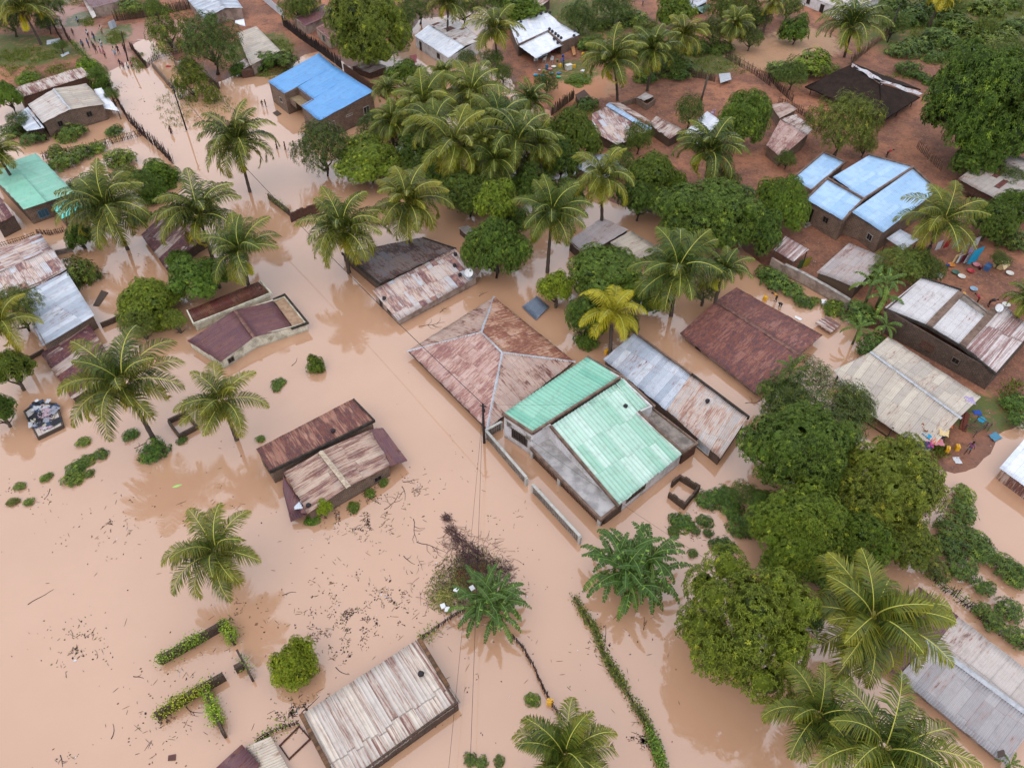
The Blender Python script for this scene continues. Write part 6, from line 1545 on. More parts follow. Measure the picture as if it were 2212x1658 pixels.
stick_fence([(1836, 140), (1880, 105), (1920, 75), (1958, 48)], 'pale leaning reed fence from the thatched shelter to the pole', 1.8, .16, .5, 'reed fences', wood('pale_reed', S(168, 136, 110, .6), S(120, 96, 80, .6)), .06, 'reed_fence')
stick_fence([(1590, 85), (1625, 62), (1665, 25)], 'woven reed fence at the top behind the pale sand yard', 2.0, .13, .08, 'reed fences', REED, .07, 'reed_fence')
stick_fence([(1980, 320), (2005, 345), (2035, 372)], 'bamboo gate of open bars under the huge mango', 1.6, .4, .05, 'reed fences', REED, .05, 'bamboo_gate')
stick_fence([(1480, 165), (1520, 170), (1545, 178)], 'fence end with a grey sheet by the bare yard', 1.5, .14, .08, 'reed fences', REED, .06, 'reed_fence')
stick_fence([(1240, 1292), (1262, 1330), (1286, 1363), (1303, 1414), (1325, 1450), (1346, 1482), (1365, 1515), (1386, 1546), (1403, 1580), (1420, 1625), (1432, 1662)], 'long fence buried in yellow-green creeper at the bottom centre', .5, .3, .1, None, STICK, .03, 'creeper_fence', creeper=(0, 1, (.85, .8, .6), 85))
stick_fence([(1402, 1580), (1418, 1620), (1430, 1660)], 'thick green creeper mass at the lower end of the long fence', .6, .3, .1, None, STICK, .03, 'creeper_fence', creeper=(0, 1, (.9, 1.25, .7), 120))
# tin fence
h = thing('tin_fence', 'wavy silver tin fence at the top of the red lane', 'fence', on(590, 15)); mb = MB()
a, b = on(562, -4), on(614, 40)
for i in range(40):
    p = a.lerp(b, i / 40); q = a.lerp(b, (i + 1) / 40); o = Vector((.05 * (i % 2), 0, 0)); mb.bar(p + o + Vector((0, 0, .8)), q + Vector((.05 * ((i + 1) % 2), 0, .8)), .04, 1.7)
mb.build('tin_panel', T_SILV, h)
# masonry walls
wall([(1696, 571), (1740, 592), (1790, 620), (1836, 648)], 'thick grey plastered wall round the yard above the flood', 1.5, .38, PL_PINK, 'yard_wall', coping=CONC, base=-.5)
wall([(1668, 556), (1694, 572)], 'end of the grey wall half covered by creeper', 1.5, .3, PL_PINK, 'yard_wall', base=-.5)
wall([(326, 132), (340, 148), (366, 178)], 'low brown wall right of the flooded road', 1.1, .25, BR_BROWN)
wall([(374, 124), (386, 142), (402, 165)], 'broken brown wall with cloth on it, right of the road', 1.5, .25, BR_BROWN, ragged=.6)
wall([(402, 165), (440, 158), (470, 178)], 'dark brick wall under the feathery dark tree', 1.2, .25, BR_DARK)
wall([(742, 138), (790, 172), (836, 200)], 'red-brown brick wall right of the blue roof', 1.5, .22, BR_RED)
wall([(578, 418), (600, 434), (623, 452)], 'drowned wall topped with green creeper above the road', 1.0, .2, BR_DARK, creeper=(0, 1, (1.2, 1.4, .7), 9))
wall([(625, 460), (640, 452), (690, 438)], 'dark brick wall stub left of the palm over the road', 1.5, .22, BR_RED, ragged=.5)
wall([(216, 698), (240, 688), (266, 676)], 'low brick wall between the silver roof and the wide bush', .7, .2, BR_DARK)
wall([(118, 541), (152, 534)], 'short grey wall above the patchwork roof corner', .7, .2, CONCD)
wall([(40, 781), (66, 768), (92, 754)], 'low dark wall left of the purple roof', .5, .18, BR_DARK)
RB = masonry('old_dark_block', S(96, 78, 66, .6), S(70, 56, 48, .6), S(118, 98, 84, .6), .35, .17, .6)
wall([(341, 1420), (400, 1388), (482, 1341)], 'upper drowned brick wall covered with creeper, lower left', 1.05, .3, RB, creeper=(0, .72, (1.35, 1.6, .6), 44))
wall([(480, 1342), (492, 1360), (500, 1378)], 'short creeper-topped return of the upper drowned wall', 1.05, .22, RB, creeper=(0, 1, (1.4, 1.6, .6), 40))
wall([(333, 1541), (400, 1500), (477, 1456)], 'lower drowned brick wall with yellowing creeper', 1.05, .3, RB, creeper=(0, .85, (1.9, 1.65, .5), 34))
wall([(440, 1484), (458, 1530), (480, 1580)], 'curved creeper-covered branch of the lower drowned wall', 1.0, .2, RB, creeper=(0, .8, (1.5, 1.75, .6), 44))
wall([(511, 1402), (526, 1430), (541, 1459)], 'short wall stub with a creeper stripe', .9, .18, RB, creeper=(.3, .8, (1.3, 1.5, .7), 14))
wall([(505, 1440), (520, 1432)], 'tiny brick block beside the wall stub', .9, .35, RB)
wall([(362, 906), (400, 888), (424, 918), (386, 938), (364, 909)], 'ring of low drowned blocks between two palms', .6, .22, RB, 'block_ring')
wall([(1446, 1060), (1480, 1086), (1511, 1048), (1470, 1023), (1454, 1038)], 'roofless square of dark blocks right of the green roof house', .95, .2, RB, 'block_ring', ragged=.5)
wall([(604, 1609), (646, 1567), (670, 1594), (624, 1638), (604, 1609)], 'rusty rectangular frame around purple water by the cream roof', .12, .1, plain('rusty_frame', S(96, 60, 52, .6), .8), 'tank_frame', base=-.3)
wall([(1120, 1040), (1137, 1031)], 'x') if False else None
def lattice(a, b, label, z=1.15):
    P, Q = G(a[0], a[1], z), G(b[0], b[1], z); root = thing('perforated_wall', label, 'wall', (P.x, P.y, 0), 'pale perforated boundary walls'); d = (Q - P).normalized(); L_ = (Q - P).length
    m = MB(); m.bar(P + Vector((0, 0, .03)), Q + Vector((0, 0, .03)), .26, .12); m.build('coping', WFRAME, root)
    for e in (P, Q): m = MB(); m.bar((e.x, e.y, -.8), (e.x, e.y, z - .035), .26, .26, up=Vector((d.x, d.y, 0))); m.build('pier', WFRAME, root)
    m = MB()
    for k in range(int(L_ / .28)):
        p = P + d * (.28 * (k + .5)); m.bar((p.x, p.y, -.6), (p.x, p.y, z - .04), .07, .14, up=Vector((d.x, d.y, 0)))
    for zz_ in (.12, .42, .72): m.bar((P.x, P.y, zz_), (Q.x, Q.y, zz_), .11, .06)
    m.build('block_lattice', CONCD, root)
    m = MB(); m.bar((P.x, P.y, .2), (Q.x, Q.y, .2), .03, 1.7); m.build('dark_backing', BR_DARK, root)  # added dark sheet, stands in for the shade inside the lattice holes
lattice((1050, 930), (1137, 1031), 'perforated boundary wall from the utility pole to the gate gap')
lattice((1151, 1047), (1253, 1158), 'perforated boundary wall below the gate gap')
lattice((1050, 929), (1083, 911), 'short perforated wall between pole and green roof house')

# ================================================================ poles and wires
def pole(x, y, top, label, arms=True):
    b = G(x, y); rel = 0; lo, hi = 3, 12
    for _ in range(40):
        m_ = (lo + hi) / 2; yy = PCY - FPX * ((b.y * SQ + (m_ - CAMH) * SQ)) / (b.y * SQ - (m_ - CAMH) * SQ)
        if yy > top[1]: lo = m_
        else: hi = m_
    t_ = G(top[0], top[1], lo); root = thing('utility_pole', label, 'utility pole', (b.x, b.y, 0), 'wooden utility poles')
    m = MB(); m.tube([b - Vector((0, 0, 1)), t_], [.15, .10], 8); m.build('pole', plain('dark_pole_timber', S(70, 60, 60, .5), .9), root)
    if arms:
        m = MB(); m.bar(t_ + Vector((-.35, .1, -.3)), t_ + Vector((.35, -.1, -.3)), .08, .08); m.bar(t_ + Vector((-.1, -.25, -.75)), t_ + Vector((.1, .25, -.75)), .08, .08); m.build('crossarm', plain('dark_steel', S(60, 58, 62, .5), .6), root)
        for dx in (-.3, .3): m = MB(); m.lathe(t_ + Vector((dx, 0, -.26)), [(.03, 0), (.06, .05), (.03, .1), (.06, .15), (.02, .2)], 6); m.build('insulator', CONC, root)
        m = MB(); m.box(t_ + Vector((.13, 0, -1.1)), .14, .2, .3); m.build('cable_box', plain('dark_steel', None), root)
    return t_
PT1 = pole(403, 281, (372, 185), 'dark utility pole leaning over the flooded road')
PT2 = pole(1046, 956, (1043, 872), 'dark utility pole beside the perforated boundary wall')
PT3 = pole(1915, 97, (1945, 8), 'dark utility pole on the red slope at the top right', False)
pole(275, 132, (262, 68), 'thin bare pole beside the patch of grass by the road', False)
def wire(a, b, sag, label, r=.012):
    m = MB(); n = 24; m.tube([a.lerp(b, i / n) - Vector((0, 0, sag * 4 * (i / n) * (1 - i / n))) for i in range(n + 1)], r, 4)
    return tag(m.build('power_cable', plain('black_cable', S(46, 42, 44, .5), .6), None, a), label, 'cable', 'overhead cables')
wire(PT2, PT1, 1.6, 'thick bundled cable strung over the flooded road between two poles', .035)
wire(PT2, G(1010, 1800, 4.5), .5, 'cable dropping from the boundary-wall pole toward the bottom edge', .015)
wire(PT2 - Vector((0, 0, .5)), G(965, 1700, 3.5), .5, 'second cable from the boundary-wall pole, left of the first', .012)
wire(PT2, G(1290, 868, 3.7), .3, 'thin cable from the pole to the teal roof')
wire(PT2, G(1880, 1420, 5), 1.2, 'thin cable crossing in front of the flat veranda')

# ================================================================ people
def objcol(name, rough=.7, spec=.3):
    if name in _M: return _M[name]
    t = NT(name); oi = t.n('ShaderNodeObjectInfo'); nz = t.noise(t.n('ShaderNodeTexCoord').outputs['Object'], 9, 3)
    c = t.mix(t.math('MULTIPLY', nz.outputs[0], .35), oi.outputs['Color'], (.02, .02, .02, 1)); _M[name] = t.fin(c, rough, spec); return _M[name]
SKIN = plain('dark_skin', S(92, 62, 48, .7), .5, .1); HAIR = plain('black_hair', S(30, 26, 26, .5), .8, .1)
CLOTH = objcol('cloth'); PLAST = objcol('plastic', .35, .5)
def skinned(name, nodes, edges, mats, sub=1):
    me = bpy.data.meshes.new(name); me.from_pydata([n[0] for n in nodes], edges, [])
    ob = bpy.data.objects.new(name, me); COL.objects.link(ob)
    md = ob.modifiers.new('Skin', 'SKIN')
    if not me.skin_vertices: return None
    for i, n in enumerate(nodes):
        r = n[1]; me.skin_vertices[0].data[i].radius = r if hasattr(r, '__len__') else (r, r)
    me.skin_vertices[0].data[0].use_root = True
    md.use_smooth_shade = True
    s_ = ob.modifiers.new('Sub', 'SUBSURF'); s_.levels = sub; s_.render_levels = sub
    dg = bpy.context.evaluated_depsgraph_get(); ev = ob.evaluated_get(dg)
    out = bpy.data.meshes.new_from_object(ev); out.name = name
    bpy.data.objects.remove(ob); bpy.data.meshes.remove(me)
    out.materials.clear(); out.materials.append(mats)
    return out
def body(stride=.0, armL=(.30, .0, .85), armR=(-.30, .0, .85), bend=0.0, twist=.0):
    sb, cb = math.sin(bend), math.cos(bend)
    def T_(x, y, z):                                   # bend the trunk forward about the hips
        dz = z - .92; return (x, y * 1 + dz * sb, .92 + dz * cb)
    nd = [((0, 0, .93), (.13, .10)), (T_(0, 0, 1.12), (.12, .085)), (T_(0, 0, 1.32), (.14, .095)), (T_(0, 0, 1.44), (.055, .055)), (T_(0, .015, 1.54), (.075, .09)), (T_(0, .01, 1.63), (.075, .085)),
          (T_(.17, 0, 1.37), .055), (T_(.25, .0, 1.12), .04), (T_(*armL), .032), (T_(armL[0], armL[1] + .05, armL[2] - .09), .028),
          (T_(-.17, 0, 1.37), .055), (T_(-.25, .0, 1.12), .04), (T_(*armR), .032), (T_(armR[0], armR[1] + .05, armR[2] - .09), .028),
          ((.09, 0, .86), .085), ((.10, .02 + stride * .5, .48), .06), ((.10, stride, .09), .04), ((.10, stride + .14, .04), .035),
          ((-.09, 0, .86), .085), ((-.10, .02 - stride * .4, .48), .06), ((-.10, -stride, .09), .04), ((-.10, -stride + .14, .04), .035)]
    ed = [(0, 1), (1, 2), (2, 3), (3, 4), (4, 5), (2, 6), (6, 7), (7, 8), (8, 9), (2, 10), (10, 11), (11, 12), (12, 13), (0, 14), (14, 15), (15, 16), (16, 17), (0, 18), (18, 19), (19, 20), (20, 21)]
    b = skinned('body', nd, ed, SKIN)
    if b is None: return None
    g_ = 1.22
    up = lambda i, k=g_: (nd[i][0], tuple(x * k for x in (nd[i][1] if hasattr(nd[i][1], '__len__') else (nd[i][1],) * 2)))
    mid = lambda i, j, f, r: (tuple(nd[i][0][k] * (1 - f) + nd[j][0][k] * f for k in range(3)), r)
    sh = skinned('shirt', [up(0, 1.15), up(1), up(2), up(6, 1.3), mid(6, 7, .8, .06), up(10, 1.3), mid(10, 11, .8, .06)], [(0, 1), (1, 2), (2, 3), (3, 4), (2, 5), (5, 6)], CLOTH)
    st = skinned('shorts', [((0, 0, .98), (.145, .115)), ((0, 0, .90), (.15, .12)), up(14, 1.25), mid(14, 15, .75, .085), up(18, 1.25), mid(18, 19, .75, .085)], [(0, 1), (1, 2), (2, 3), (1, 4), (4, 5)], CLOTH)
    sk = MB(); sk.lathe((0, 0, 0), [(.21, .42), (.19, .6), (.165, .85), (.13, 1.0)], 10); sk = sk.mesh('skirt', [CLOTH])
    m = MB(); hx, hy, hz = nd[5][0]; m.lathe((hx, hy - .015, hz - .05), [(.088, -.03), (.095, .03), (.085, .08), (.05, .115), (.01, .125)], 10); hr = m.mesh('hair', [HAIR])
    f = MB(); ex, ey, ez = nd[4][0]; f.lathe((ex, ey + .088, ez - .005), [(.004, -.02), (.014, -.01), (.012, .0), (.003, .03)], 5); 
    return dict(body=b, shirt=sh, shorts=st, skirt=sk, hair=hr, face=f.mesh('nose', [SKIN]))
POSES = [body(0), body(.2, (.27, .16, .95), (-.27, -.14, .9)), body(.12, (.12, .30, 1.15), (-.14, .28, 1.12)), body(.05, (.24, .25, .75), (-.24, .25, .75), 1.1), body(0, (.36, .05, 1.05), (-.30, .05, .9))]
def person(x, y, label, shirt, low, pose=0, rz=0, s=1.0, skirt=False, group='people in the flooded settlement', sink=0.0):
    P = POSES[pose]
    if P is None: return
    s *= 1.12; p = on(x, y); root = thing('person', label, 'person', (p.x, p.y, p.z - sink), group); root.rotation_euler = (0, 0, rz)
    inst('body', P['body'], root, sc_=s); inst('hair', P['hair'], root, sc_=s)
    inst('shirt', P['shirt'], root, sc_=s, col=shirt)
    inst('skirt' if skirt else 'shorts', P['skirt' if skirt else 'shorts'], root, sc_=s, col=low)
    return root
W_ = S(225, 225, 228, .8); BK = S(50, 46, 52, .6); BL = S(70, 110, 160, .8); RD = S(190, 40, 50, .8); PK = S(210, 130, 140, .8); NV = S(50, 58, 90, .7); YL = S(220, 190, 60, .8); GN = S(90, 140, 100, .8); BR_ = S(120, 80, 60, .7); LB = S(150, 180, 205, .8)
for a in [(138, 30, 'person in white shirt walking alone at the far end of the road', W_, BK, 1, 3.0), (172, 56, 'person in pale blue shirt and black trousers striding on the road', LB, BK, 1, 3.4), (160, 78, 'bare-armed child in dark clothes on the left of the road', BR_, BK, 0, 1, .8),
          (193, 84, 'person in bright white shirt in the road crowd', W_, NV, 0, 3.1), (206, 90, 'person in dark blue top right of the white shirt', NV, BL, 4, 2.8), (182, 107, 'person in striped blue shirt and dark trousers at the left of the crowd', BL, BK, 0, 3.0), (194, 104, 'person in denim blue in the crowd', BL, BL, 0, 2.5),
          (203, 105, 'child in yellow-green top in the crowd', GN, BK, 0, 3, .8), (210, 116, 'person in brown with arms folded in the crowd', BR_, NV, 2, 3), (219, 117, 'child in pink dress in the crowd', PK, PK, 0, 2, .8), (222, 106, 'person in pale top at the right of the crowd', W_, LB, 4, 3), (229, 127, 'child in pink shirt and black shorts nearest the water', PK, BK, 0, 3.2, .9),
          (222, 75, 'person in cream clothes with raised arm by the grass', S(225, 205, 180, .8), S(190, 150, 120, .8), 4, 3), (250, 121, 'person in cream dress beside the couple on the right verge', S(220, 205, 170, .8), LB, 0, 3.3), (258, 118, 'person in dark jacket on the right verge', BK, BK, 2, 3), (271, 114, 'bare-chested person with hands on hips on the right verge', BR_, BK, 4, 2.6),
          (262, 146, 'child in dark clothes stepping into the flood', NV, BK, 1, 3, .85), (269, 151, 'child in violet stepping into the flood', S(130, 70, 120, .8), BK, 0, 3, .8), (278, 149, 'child in white shirt wading at the road end', W_, NV, 0, 2.9, .9), (286, 146, 'child in pink shirt wading at the road end', PK, NV, 0, 3.1, .9),
          (371, 290, 'bare-chested wader standing alone near the road pole', BR_, BK, 0, 2.9), (568, 233, 'left child of the two playing beside the blue-roofed house', BR_, BR_, 4, .5, .75), (575, 232, 'right child of the two playing beside the blue-roofed house', BR_, BK, 4, 5.5, .75),
          (599, 322, 'first wader of the line, half hidden by the leaning palm', BR_, BK, 1, 1.8), (617, 324, 'second wader of the line, in dark shorts', BR_, BR_, 1, 1.7), (636, 322, 'third wader of the line, with pale shorts', BR_, W_, 1, 1.8), (649, 319, 'fourth wader of the line, looking back', BR_, BR_, 0, 1.6), (657, 315, 'last wader of the line beside the dark feathery tree', BR_, BK, 4, 1.7),
          (1217, 152, 'person washing clothes in the sandy yard', NV, BK, 2, 4.8), (2088, 980, 'person in purple top and grey trousers on the red path', S(150, 90, 140, .8), S(110, 120, 130, .8), 1, 2.2), (2110, 655, 'person in a red top seated behind the long brick house', RD, RD, 3, 1, .9), (2133, 662, 'person in black bending beside the white dish', BK, BK, 3, 4.3, .95),
          (2100, 560, 'person in dark top bending over the turquoise washing', BK, S(40, 150, 180, .8), 3, 3.1), (1914, 340, 'person in a red shirt bending behind the pale blue roofs', RD, BK, 3, 4.5), (1675, 652, 'person in orange hauling a yellow can by the maroon roof', S(220, 150, 60, .8), BK, 3, 1.5), (1685, 662, 'person in dark clothes standing in water by the maroon roof', BK, BK, 3, 2.5), (1388, 15, 'person in lilac walking on the red slope at the top', S(190, 170, 200, .8), NV, 1, 1)]:
    person(a[0], a[1], a[2], a[3], a[4], a[5], a[6], a[7] if len(a) > 7 else 1.0, skirt='dress' in a[2], sink=.45 if 'wad' in a[2] or 'water' in a[2] and 'by the maroon' in a[2] else 0)

# ================================================================ household things
def prof_mesh(name, prof, n=14, mat=None, extra=None):
    m = MB(); m.lathe((0, 0, 0), prof, n); 
    if extra: extra(m)
    return m.mesh(name, [mat or PLAST])
ME_BUCKET = prof_mesh('bucket', [(.12, 0), (.17, .34), (.185, .35), (.185, .37), (.16, .37), (.115, .04), (.01, .035)])
ME_BASIN = prof_mesh('basin', [(.22, 0), (.34, .16), (.37, .17), (.37, .19), (.33, .19), (.2, .03), (.01, .025)])
ME_DRUM = prof_mesh('drum', [(.28, 0), (.29, .02), (.28, .05), (.28, .3), (.295, .32), (.28, .34), (.28, .6), (.295, .62), (.28, .64), (.28, .88), (.29, .9), (.27, .9), (.26, .84), (.01, .83)], 18)
def _jc(m): m.tube([(-.1, 0, .36), (-.1, 0, .43), (.08, 0, .43), (.12, 0, .36)], .02, 5); m.lathe((.14, 0, .36), [(.035, 0), (.035, .06), (.02, .07)], 8)
def jerry():
    m = MB(); 
    lp = [(-.16, -.09), (-.13, -.12), (.13, -.12), (.16, -.09), (.16, .09), (.13, .12), (-.13, .12), (-.16, .09)]
    m.prism([Vector((x, y, 0)) for x, y in lp], 0, .33); m.prism([Vector((x * .86, y * .86, 0)) for x, y in lp], .33, .37); _jc(m); return m.mesh('jerrycan', [PLAST])
ME_JERRY = jerry()
def chair_mesh():
    m = MB()
    m.box((0, 0, .42), .46, .44, .04)
    for sx in (-.2, .2):
        for sy in (-.19, .19): m.bar((sx * 1.1, sy * 1.1, 0), (sx, sy, .42), .04, .04)
        m.bar((sx, -.2, .45), (sx, -.26, .86), .045, .03); m.bar((sx * 1.1, -.2, .64), (sx * 1.1, .18, .64), .05, .03); m.bar((sx * 1.1, .17, .45), (sx * 1.1, .17, .63), .04, .03)
    m.bar((-.2, -.26, .86), (.2, -.26, .86), .04, .07)
    for k in range(5): m.bar((-.14 + k * .07, -.21, .46), (-.14 + k * .07, -.255, .83), .035, .015)
    return m.mesh('plastic_chair', [PLAST])
ME_CHAIR = chair_mesh()
def stone_mesh(seed):
    m = MB(); base = 0; n = 8
    for j in range(5):
        th = math.pi * (j + .5) / 5
        for i in range(n):
            a = 2 * math.pi * i / n; v = Vector((math.cos(a) * math.sin(th), math.sin(a) * math.sin(th), math.cos(th)))
            m.v.append(tuple(v * (1 + .35 * noise.noise(v * 1.7 + Vector((seed, 0, 0)))) * .2 + Vector((0, 0, .12))))
    for j in range(4):
        for i in range(n): a = j * n + i; b = j * n + (i + 1) % n; m.idx((a, a + n, b + n, b), None, 0, False)
    m.idx(list(range(n)), None, 0, False); m.idx(list(range(4 * n, 5 * n))[::-1], None, 0, False)
    return m.mesh('stone', [PLAST if False else CLOTH])
ME_STONE = [stone_mesh(1), stone_mesh(5), stone_mesh(9)]
def cloth_mesh(seed, hang=False):
    m = MB(); n = 9; rng = random.Random(seed)
    for j in range(n):
        for i in range(n):
            x, y = (i / (n - 1) - .5), (j / (n - 1) - .5); w_ = noise.noise(Vector((x * 3 + seed, y * 3, 0))) * .16
            e = 1 + .25 * noise.noise(Vector((x * 2, y * 2, seed)))
            if hang: m.v.append((x * e, .06 * math.sin(x * 14 + seed) * (.5 - y), y * 1.1 + .75))
            else: m.v.append((x * e, y * .8 * e, .05 + abs(w_) + .03 * math.sin(x * 18 + seed)))
    for j in range(n - 1):
        for i in range(n - 1): a = j * n + i; m.idx((a, a + 1, a + n + 1, a + n), None, 0, True)
    k = len(m.v)
    return m.mesh('cloth', [CLOTH])
ME_CL = [cloth_mesh(1), cloth_mesh(4), cloth_mesh(8)]; ME_CH = [cloth_mesh(2, True), cloth_mesh(6, True)]
def put(x, y, me, name, label, cat, col, group=None, s=1, rz=None, z=None, tilt=None):
    p = G(x, y, z) if z is not None else on(x, y)
    o = bpy.data.objects.new(name, me); COL.objects.link(o); o.location = p; o.scale = (s,) * 3 if not hasattr(s, '__len__') else s
    o.rotation_euler = (tilt or 0, 0, rz if rz is not None else (x * 1.7 + y) % 6.28); o.color = col
    return tag(o, label, cat, group)
AQ = S(40, 160, 200, .9); DB = S(40, 80, 170, .9); TQ = S(20, 150, 190, .9); OR = S(220, 110, 50, .9); YE = S(240, 180, 40, .95); MR = S(120, 30, 50, .8); BG = S(225, 195, 140, .9); LI_ = S(180, 160, 200, .8); CR = S(230, 225, 215, .85)
GY = 'basins and buckets in the sandy yard'; GL = 'washing things in the laundry yard'; GC = 'laundry hung or spread out to dry'; GS = 'stones and lumps weighing down tin roofs'
put(1181, 150, ME_DRUM, 'water_drum', 'tall blue drum with a pale rim in the sandy yard', 'drum', S(60, 110, 150, .8), GY)
for x, y, c_, lb, me in [(1157, 164, AQ, 'bright blue basin left of the green bucket', ME_BASIN), (1172, 165, AQ, 'second blue basin below the green bucket', ME_BASIN), (1171, 175, DB, 'dark blue basin nearest the viewer in the sandy yard', ME_BASIN), (1175, 157, S(80, 180, 60, .9), 'green bucket left of the blue drum', ME_BUCKET),
        (1191, 160, LB, 'pale blue basin heaped with washing', ME_BASIN), (1207, 160, BL, 'blue basin heaped with washing beside the washer', ME_BASIN), (1195, 170, RD, 'large red basin with wet clothes', ME_BASIN), (1206, 168, S(60, 170, 110, .9), 'green basin beside the red one', ME_BASIN), (1196, 146, CR, 'white basin behind the drum', ME_BASIN),
        (1188, 151, PK, 'pink basin at the foot of the drum', ME_BASIN), (1204, 134, GN, 'tall green bucket by the veranda', ME_BUCKET), (1165, 156, CR, 'white bucket left of the drum', ME_BUCKET), (1216, 124, DB, 'blue bucket at the veranda corner', ME_BUCKET)]:
    nm = 'basin' if me is ME_BASIN else 'bucket'; put(x, y, me, nm, lb, nm, c_, GY, 1.25)
put(1192, 134, ME_CHAIR, 'plastic_chair', 'white plastic chair under the veranda roof', 'chair', W_, None, 1.1, 2.6); put(1176, 134, ME_CHAIR, 'plastic_chair', 'second white plastic chair by the veranda post', 'chair', CR, None, 1.1, 1.2); put(1214, 136, ME_CHAIR, 'plastic_chair', 'blue plastic chair beside the green bucket', 'chair', DB, None, 1.1, 2)
GJ = 'yellow water cans'
for x, y, lb in [(1210, 145, 'yellow can between the chairs and the washer'), (1240, 147, 'yellow can lying right of the washing tub'), (1259, 121, 'yellow can far right in the sandy yard'), (2066, 970, 'yellow can on the red path beside the walker'), (2045, 974, 'small yellow can left of the walker'), (1652, 648, 'yellow can at the back eave of the maroon roof'), (1188, 1519, 'yellow can stuck on the curved stake fence'), (2078, 641, 'orange-yellow can by the parapet of the long brick house'), (1310, 763, 'orange can under the short yellowing palm'), (1562, 348, 'yellow can in the yard behind the hidden palm')]:
    put(x, y, ME_JERRY, 'jerrycan', lb, 'jerrycan', YE, GJ, 1.6)
m = MB(); m.prism([Vector((-.5, -.35, 0)), Vector((.5, -.35, 0)), Vector((.5, .35, 0)), Vector((-.5, .35, 0))], 0, .75); m.bar((-.52, -.36, .77), (.52, -.36, .77), .06, .05); m.bar((-.52, .36, .77), (.52, .36, .77), .06, .05); m.bar((-.51, -.33, .77), (-.51, .33, .77), .06, .05); m.bar((.51, -.33, .77), (.51, .33, .77), .06, .05)
ME_TUB = m.mesh('washing_tub', [PLAST])
put(1228, 150, ME_TUB, 'washing_tub', 'white rectangular tub full of washing in the sandy yard', 'tub', CR, None, 1.15, .5)
put(2152, 572, ME_TUB, 'beige_tub', 'large beige tub turned on its side in the laundry yard', 'tub', BG, None, 1.5, .7, None, .9)
put(2131, 582, ME_TUB, 'cool_box', 'blue and white cool box in the laundry yard', 'cool box', BL, None, .9, .7)
put(2027, 600, ME_TUB, 'slatted_crate', 'grey slatted crate at the left rim of the laundry yard', 'crate', CR, None, .7, .3)
for x, y, c_, lb, me in [(2096, 587, RD, 'bright red basin under the turquoise washing', ME_BASIN), (2032, 587, OR, 'orange basin above the grey crate', ME_BASIN), (2054, 574, S(220, 140, 50, .9), 'amber basin right of the blue bucket', ME_BASIN), (2045, 578, DB, 'blue bucket in the laundry yard', ME_BUCKET), (2063, 590, S(60, 110, 90, .8), 'dark green basin with a pale rim', ME_BASIN),
        (2116, 582, MR, 'maroon bucket left of the cool box', ME_BUCKET), (2076, 599, CR, 'white bowl in the middle of the laundry yard', ME_BASIN), (2180, 592, CR, 'white bowl at the right of the laundry yard', ME_BASIN), (2172, 660, CR, 'white bowl behind the dish', ME_BASIN), (2102, 626, LB, 'pale blue basin alone on the bare ground', ME_BASIN), (2108, 574, PK, 'pink and white basin under the washing line', ME_BASIN)]:
    nm = 'basin' if me is ME_BASIN else 'bucket'; put(x, y, me, nm, lb, nm, c_, GL, 1.3)
for x, y, c_, lb, s_ in [(2023, 542, W_, 'white cloth at the left end of the washing line', 1.2), (2042, 537, RD, 'red cloth on the washing line', 1.1), (2062, 536, LB, 'pale cloth on the line under the palm fronds', 1.2), (2079, 548, LB, 'light blue cloth low on the line', 1.2), (2093, 550, LI_, 'lilac cloth beside the light blue one', 1.1), (2103, 535, W_, 'white and blue cloth at the right end of the line', 1.3),
        (2062, 568, BG, 'cream towel on the front line', 1.1), (2070, 569, W_, 'white towel on the front line', 1.1), (2077, 569, MR, 'maroon towel on the front line', 1.1), (2086, 569, W_, 'white towel right of the maroon one', 1.1), (2098, 572, TQ, 'large turquoise sheet over the line', 2.0), (1158, 134, W_, 'white cloth hung at the veranda corner', 1.0), (1168, 128, LB, 'pale cloth under the veranda edge', 1.1), (1178, 123, W_, 'long white cloth under the veranda edge', 1.1), (1194, 116, MR, 'dark red cloth under the veranda edge', 1.0), (1206, 108, PK, 'pink cloth under the veranda edge', 1.0), (894, 140, PK, 'pink cloth hanging over the flooded yard', 1.4), (1740, 578, S(150, 140, 40, .8), 'ochre cloth on the line behind the grey wall', 1.2), (1728, 582, S(70, 90, 50, .7), 'green cloth on the line behind the grey wall', 1.2)]:
    put(x, y, ME_CH[int(x) % 2], 'hanging_cloth', lb, 'cloth', c_, GC, s_, .5, None)
zs = 1.75
me_s = .8
for x, y, c_, lb, s_ in [(2009, 924, S(150, 90, 50, .8), 'brown blanket spread on the shelter roof corner', 2.2), (2008, 939, TQ, 'turquoise cloth on the shelter roof corner', 1.6), (2016, 949, OR, 'orange cloth on the shelter roof corner', 1.4), (2024, 955, PK, 'pink cloth at the very edge of the shelter roof', 1.5), (1996, 962, NV, 'navy cloth at the tip of the shelter roof', 1.5), (2009, 960, S(190, 60, 130, .8), 'magenta cloth near the shelter roof tip', 1.0),
        (2049, 917, OR, 'red-orange cloth right on the shelter roof', 1.2), (2039, 934, BG, 'tan cloth near the right edge of the shelter roof', 1.4), (2030, 942, NV, 'dark blue cloth beside the tan one', 1.2), (2094, 866, LI_, 'patterned lilac cloth on the rear roof slope', 1.4), (2030, 905, BK, 'small black cloth on the shelter roof', .7)]:
    q = G(x, y, zs); put(x, y, ME_CL[int(x) % 3], 'spread_cloth', lb, 'cloth', c_, GC, s_ * me_s, None, 1.72 + (.25 if x > 2030 else 0) + (.15 if x > 2090 else 0))
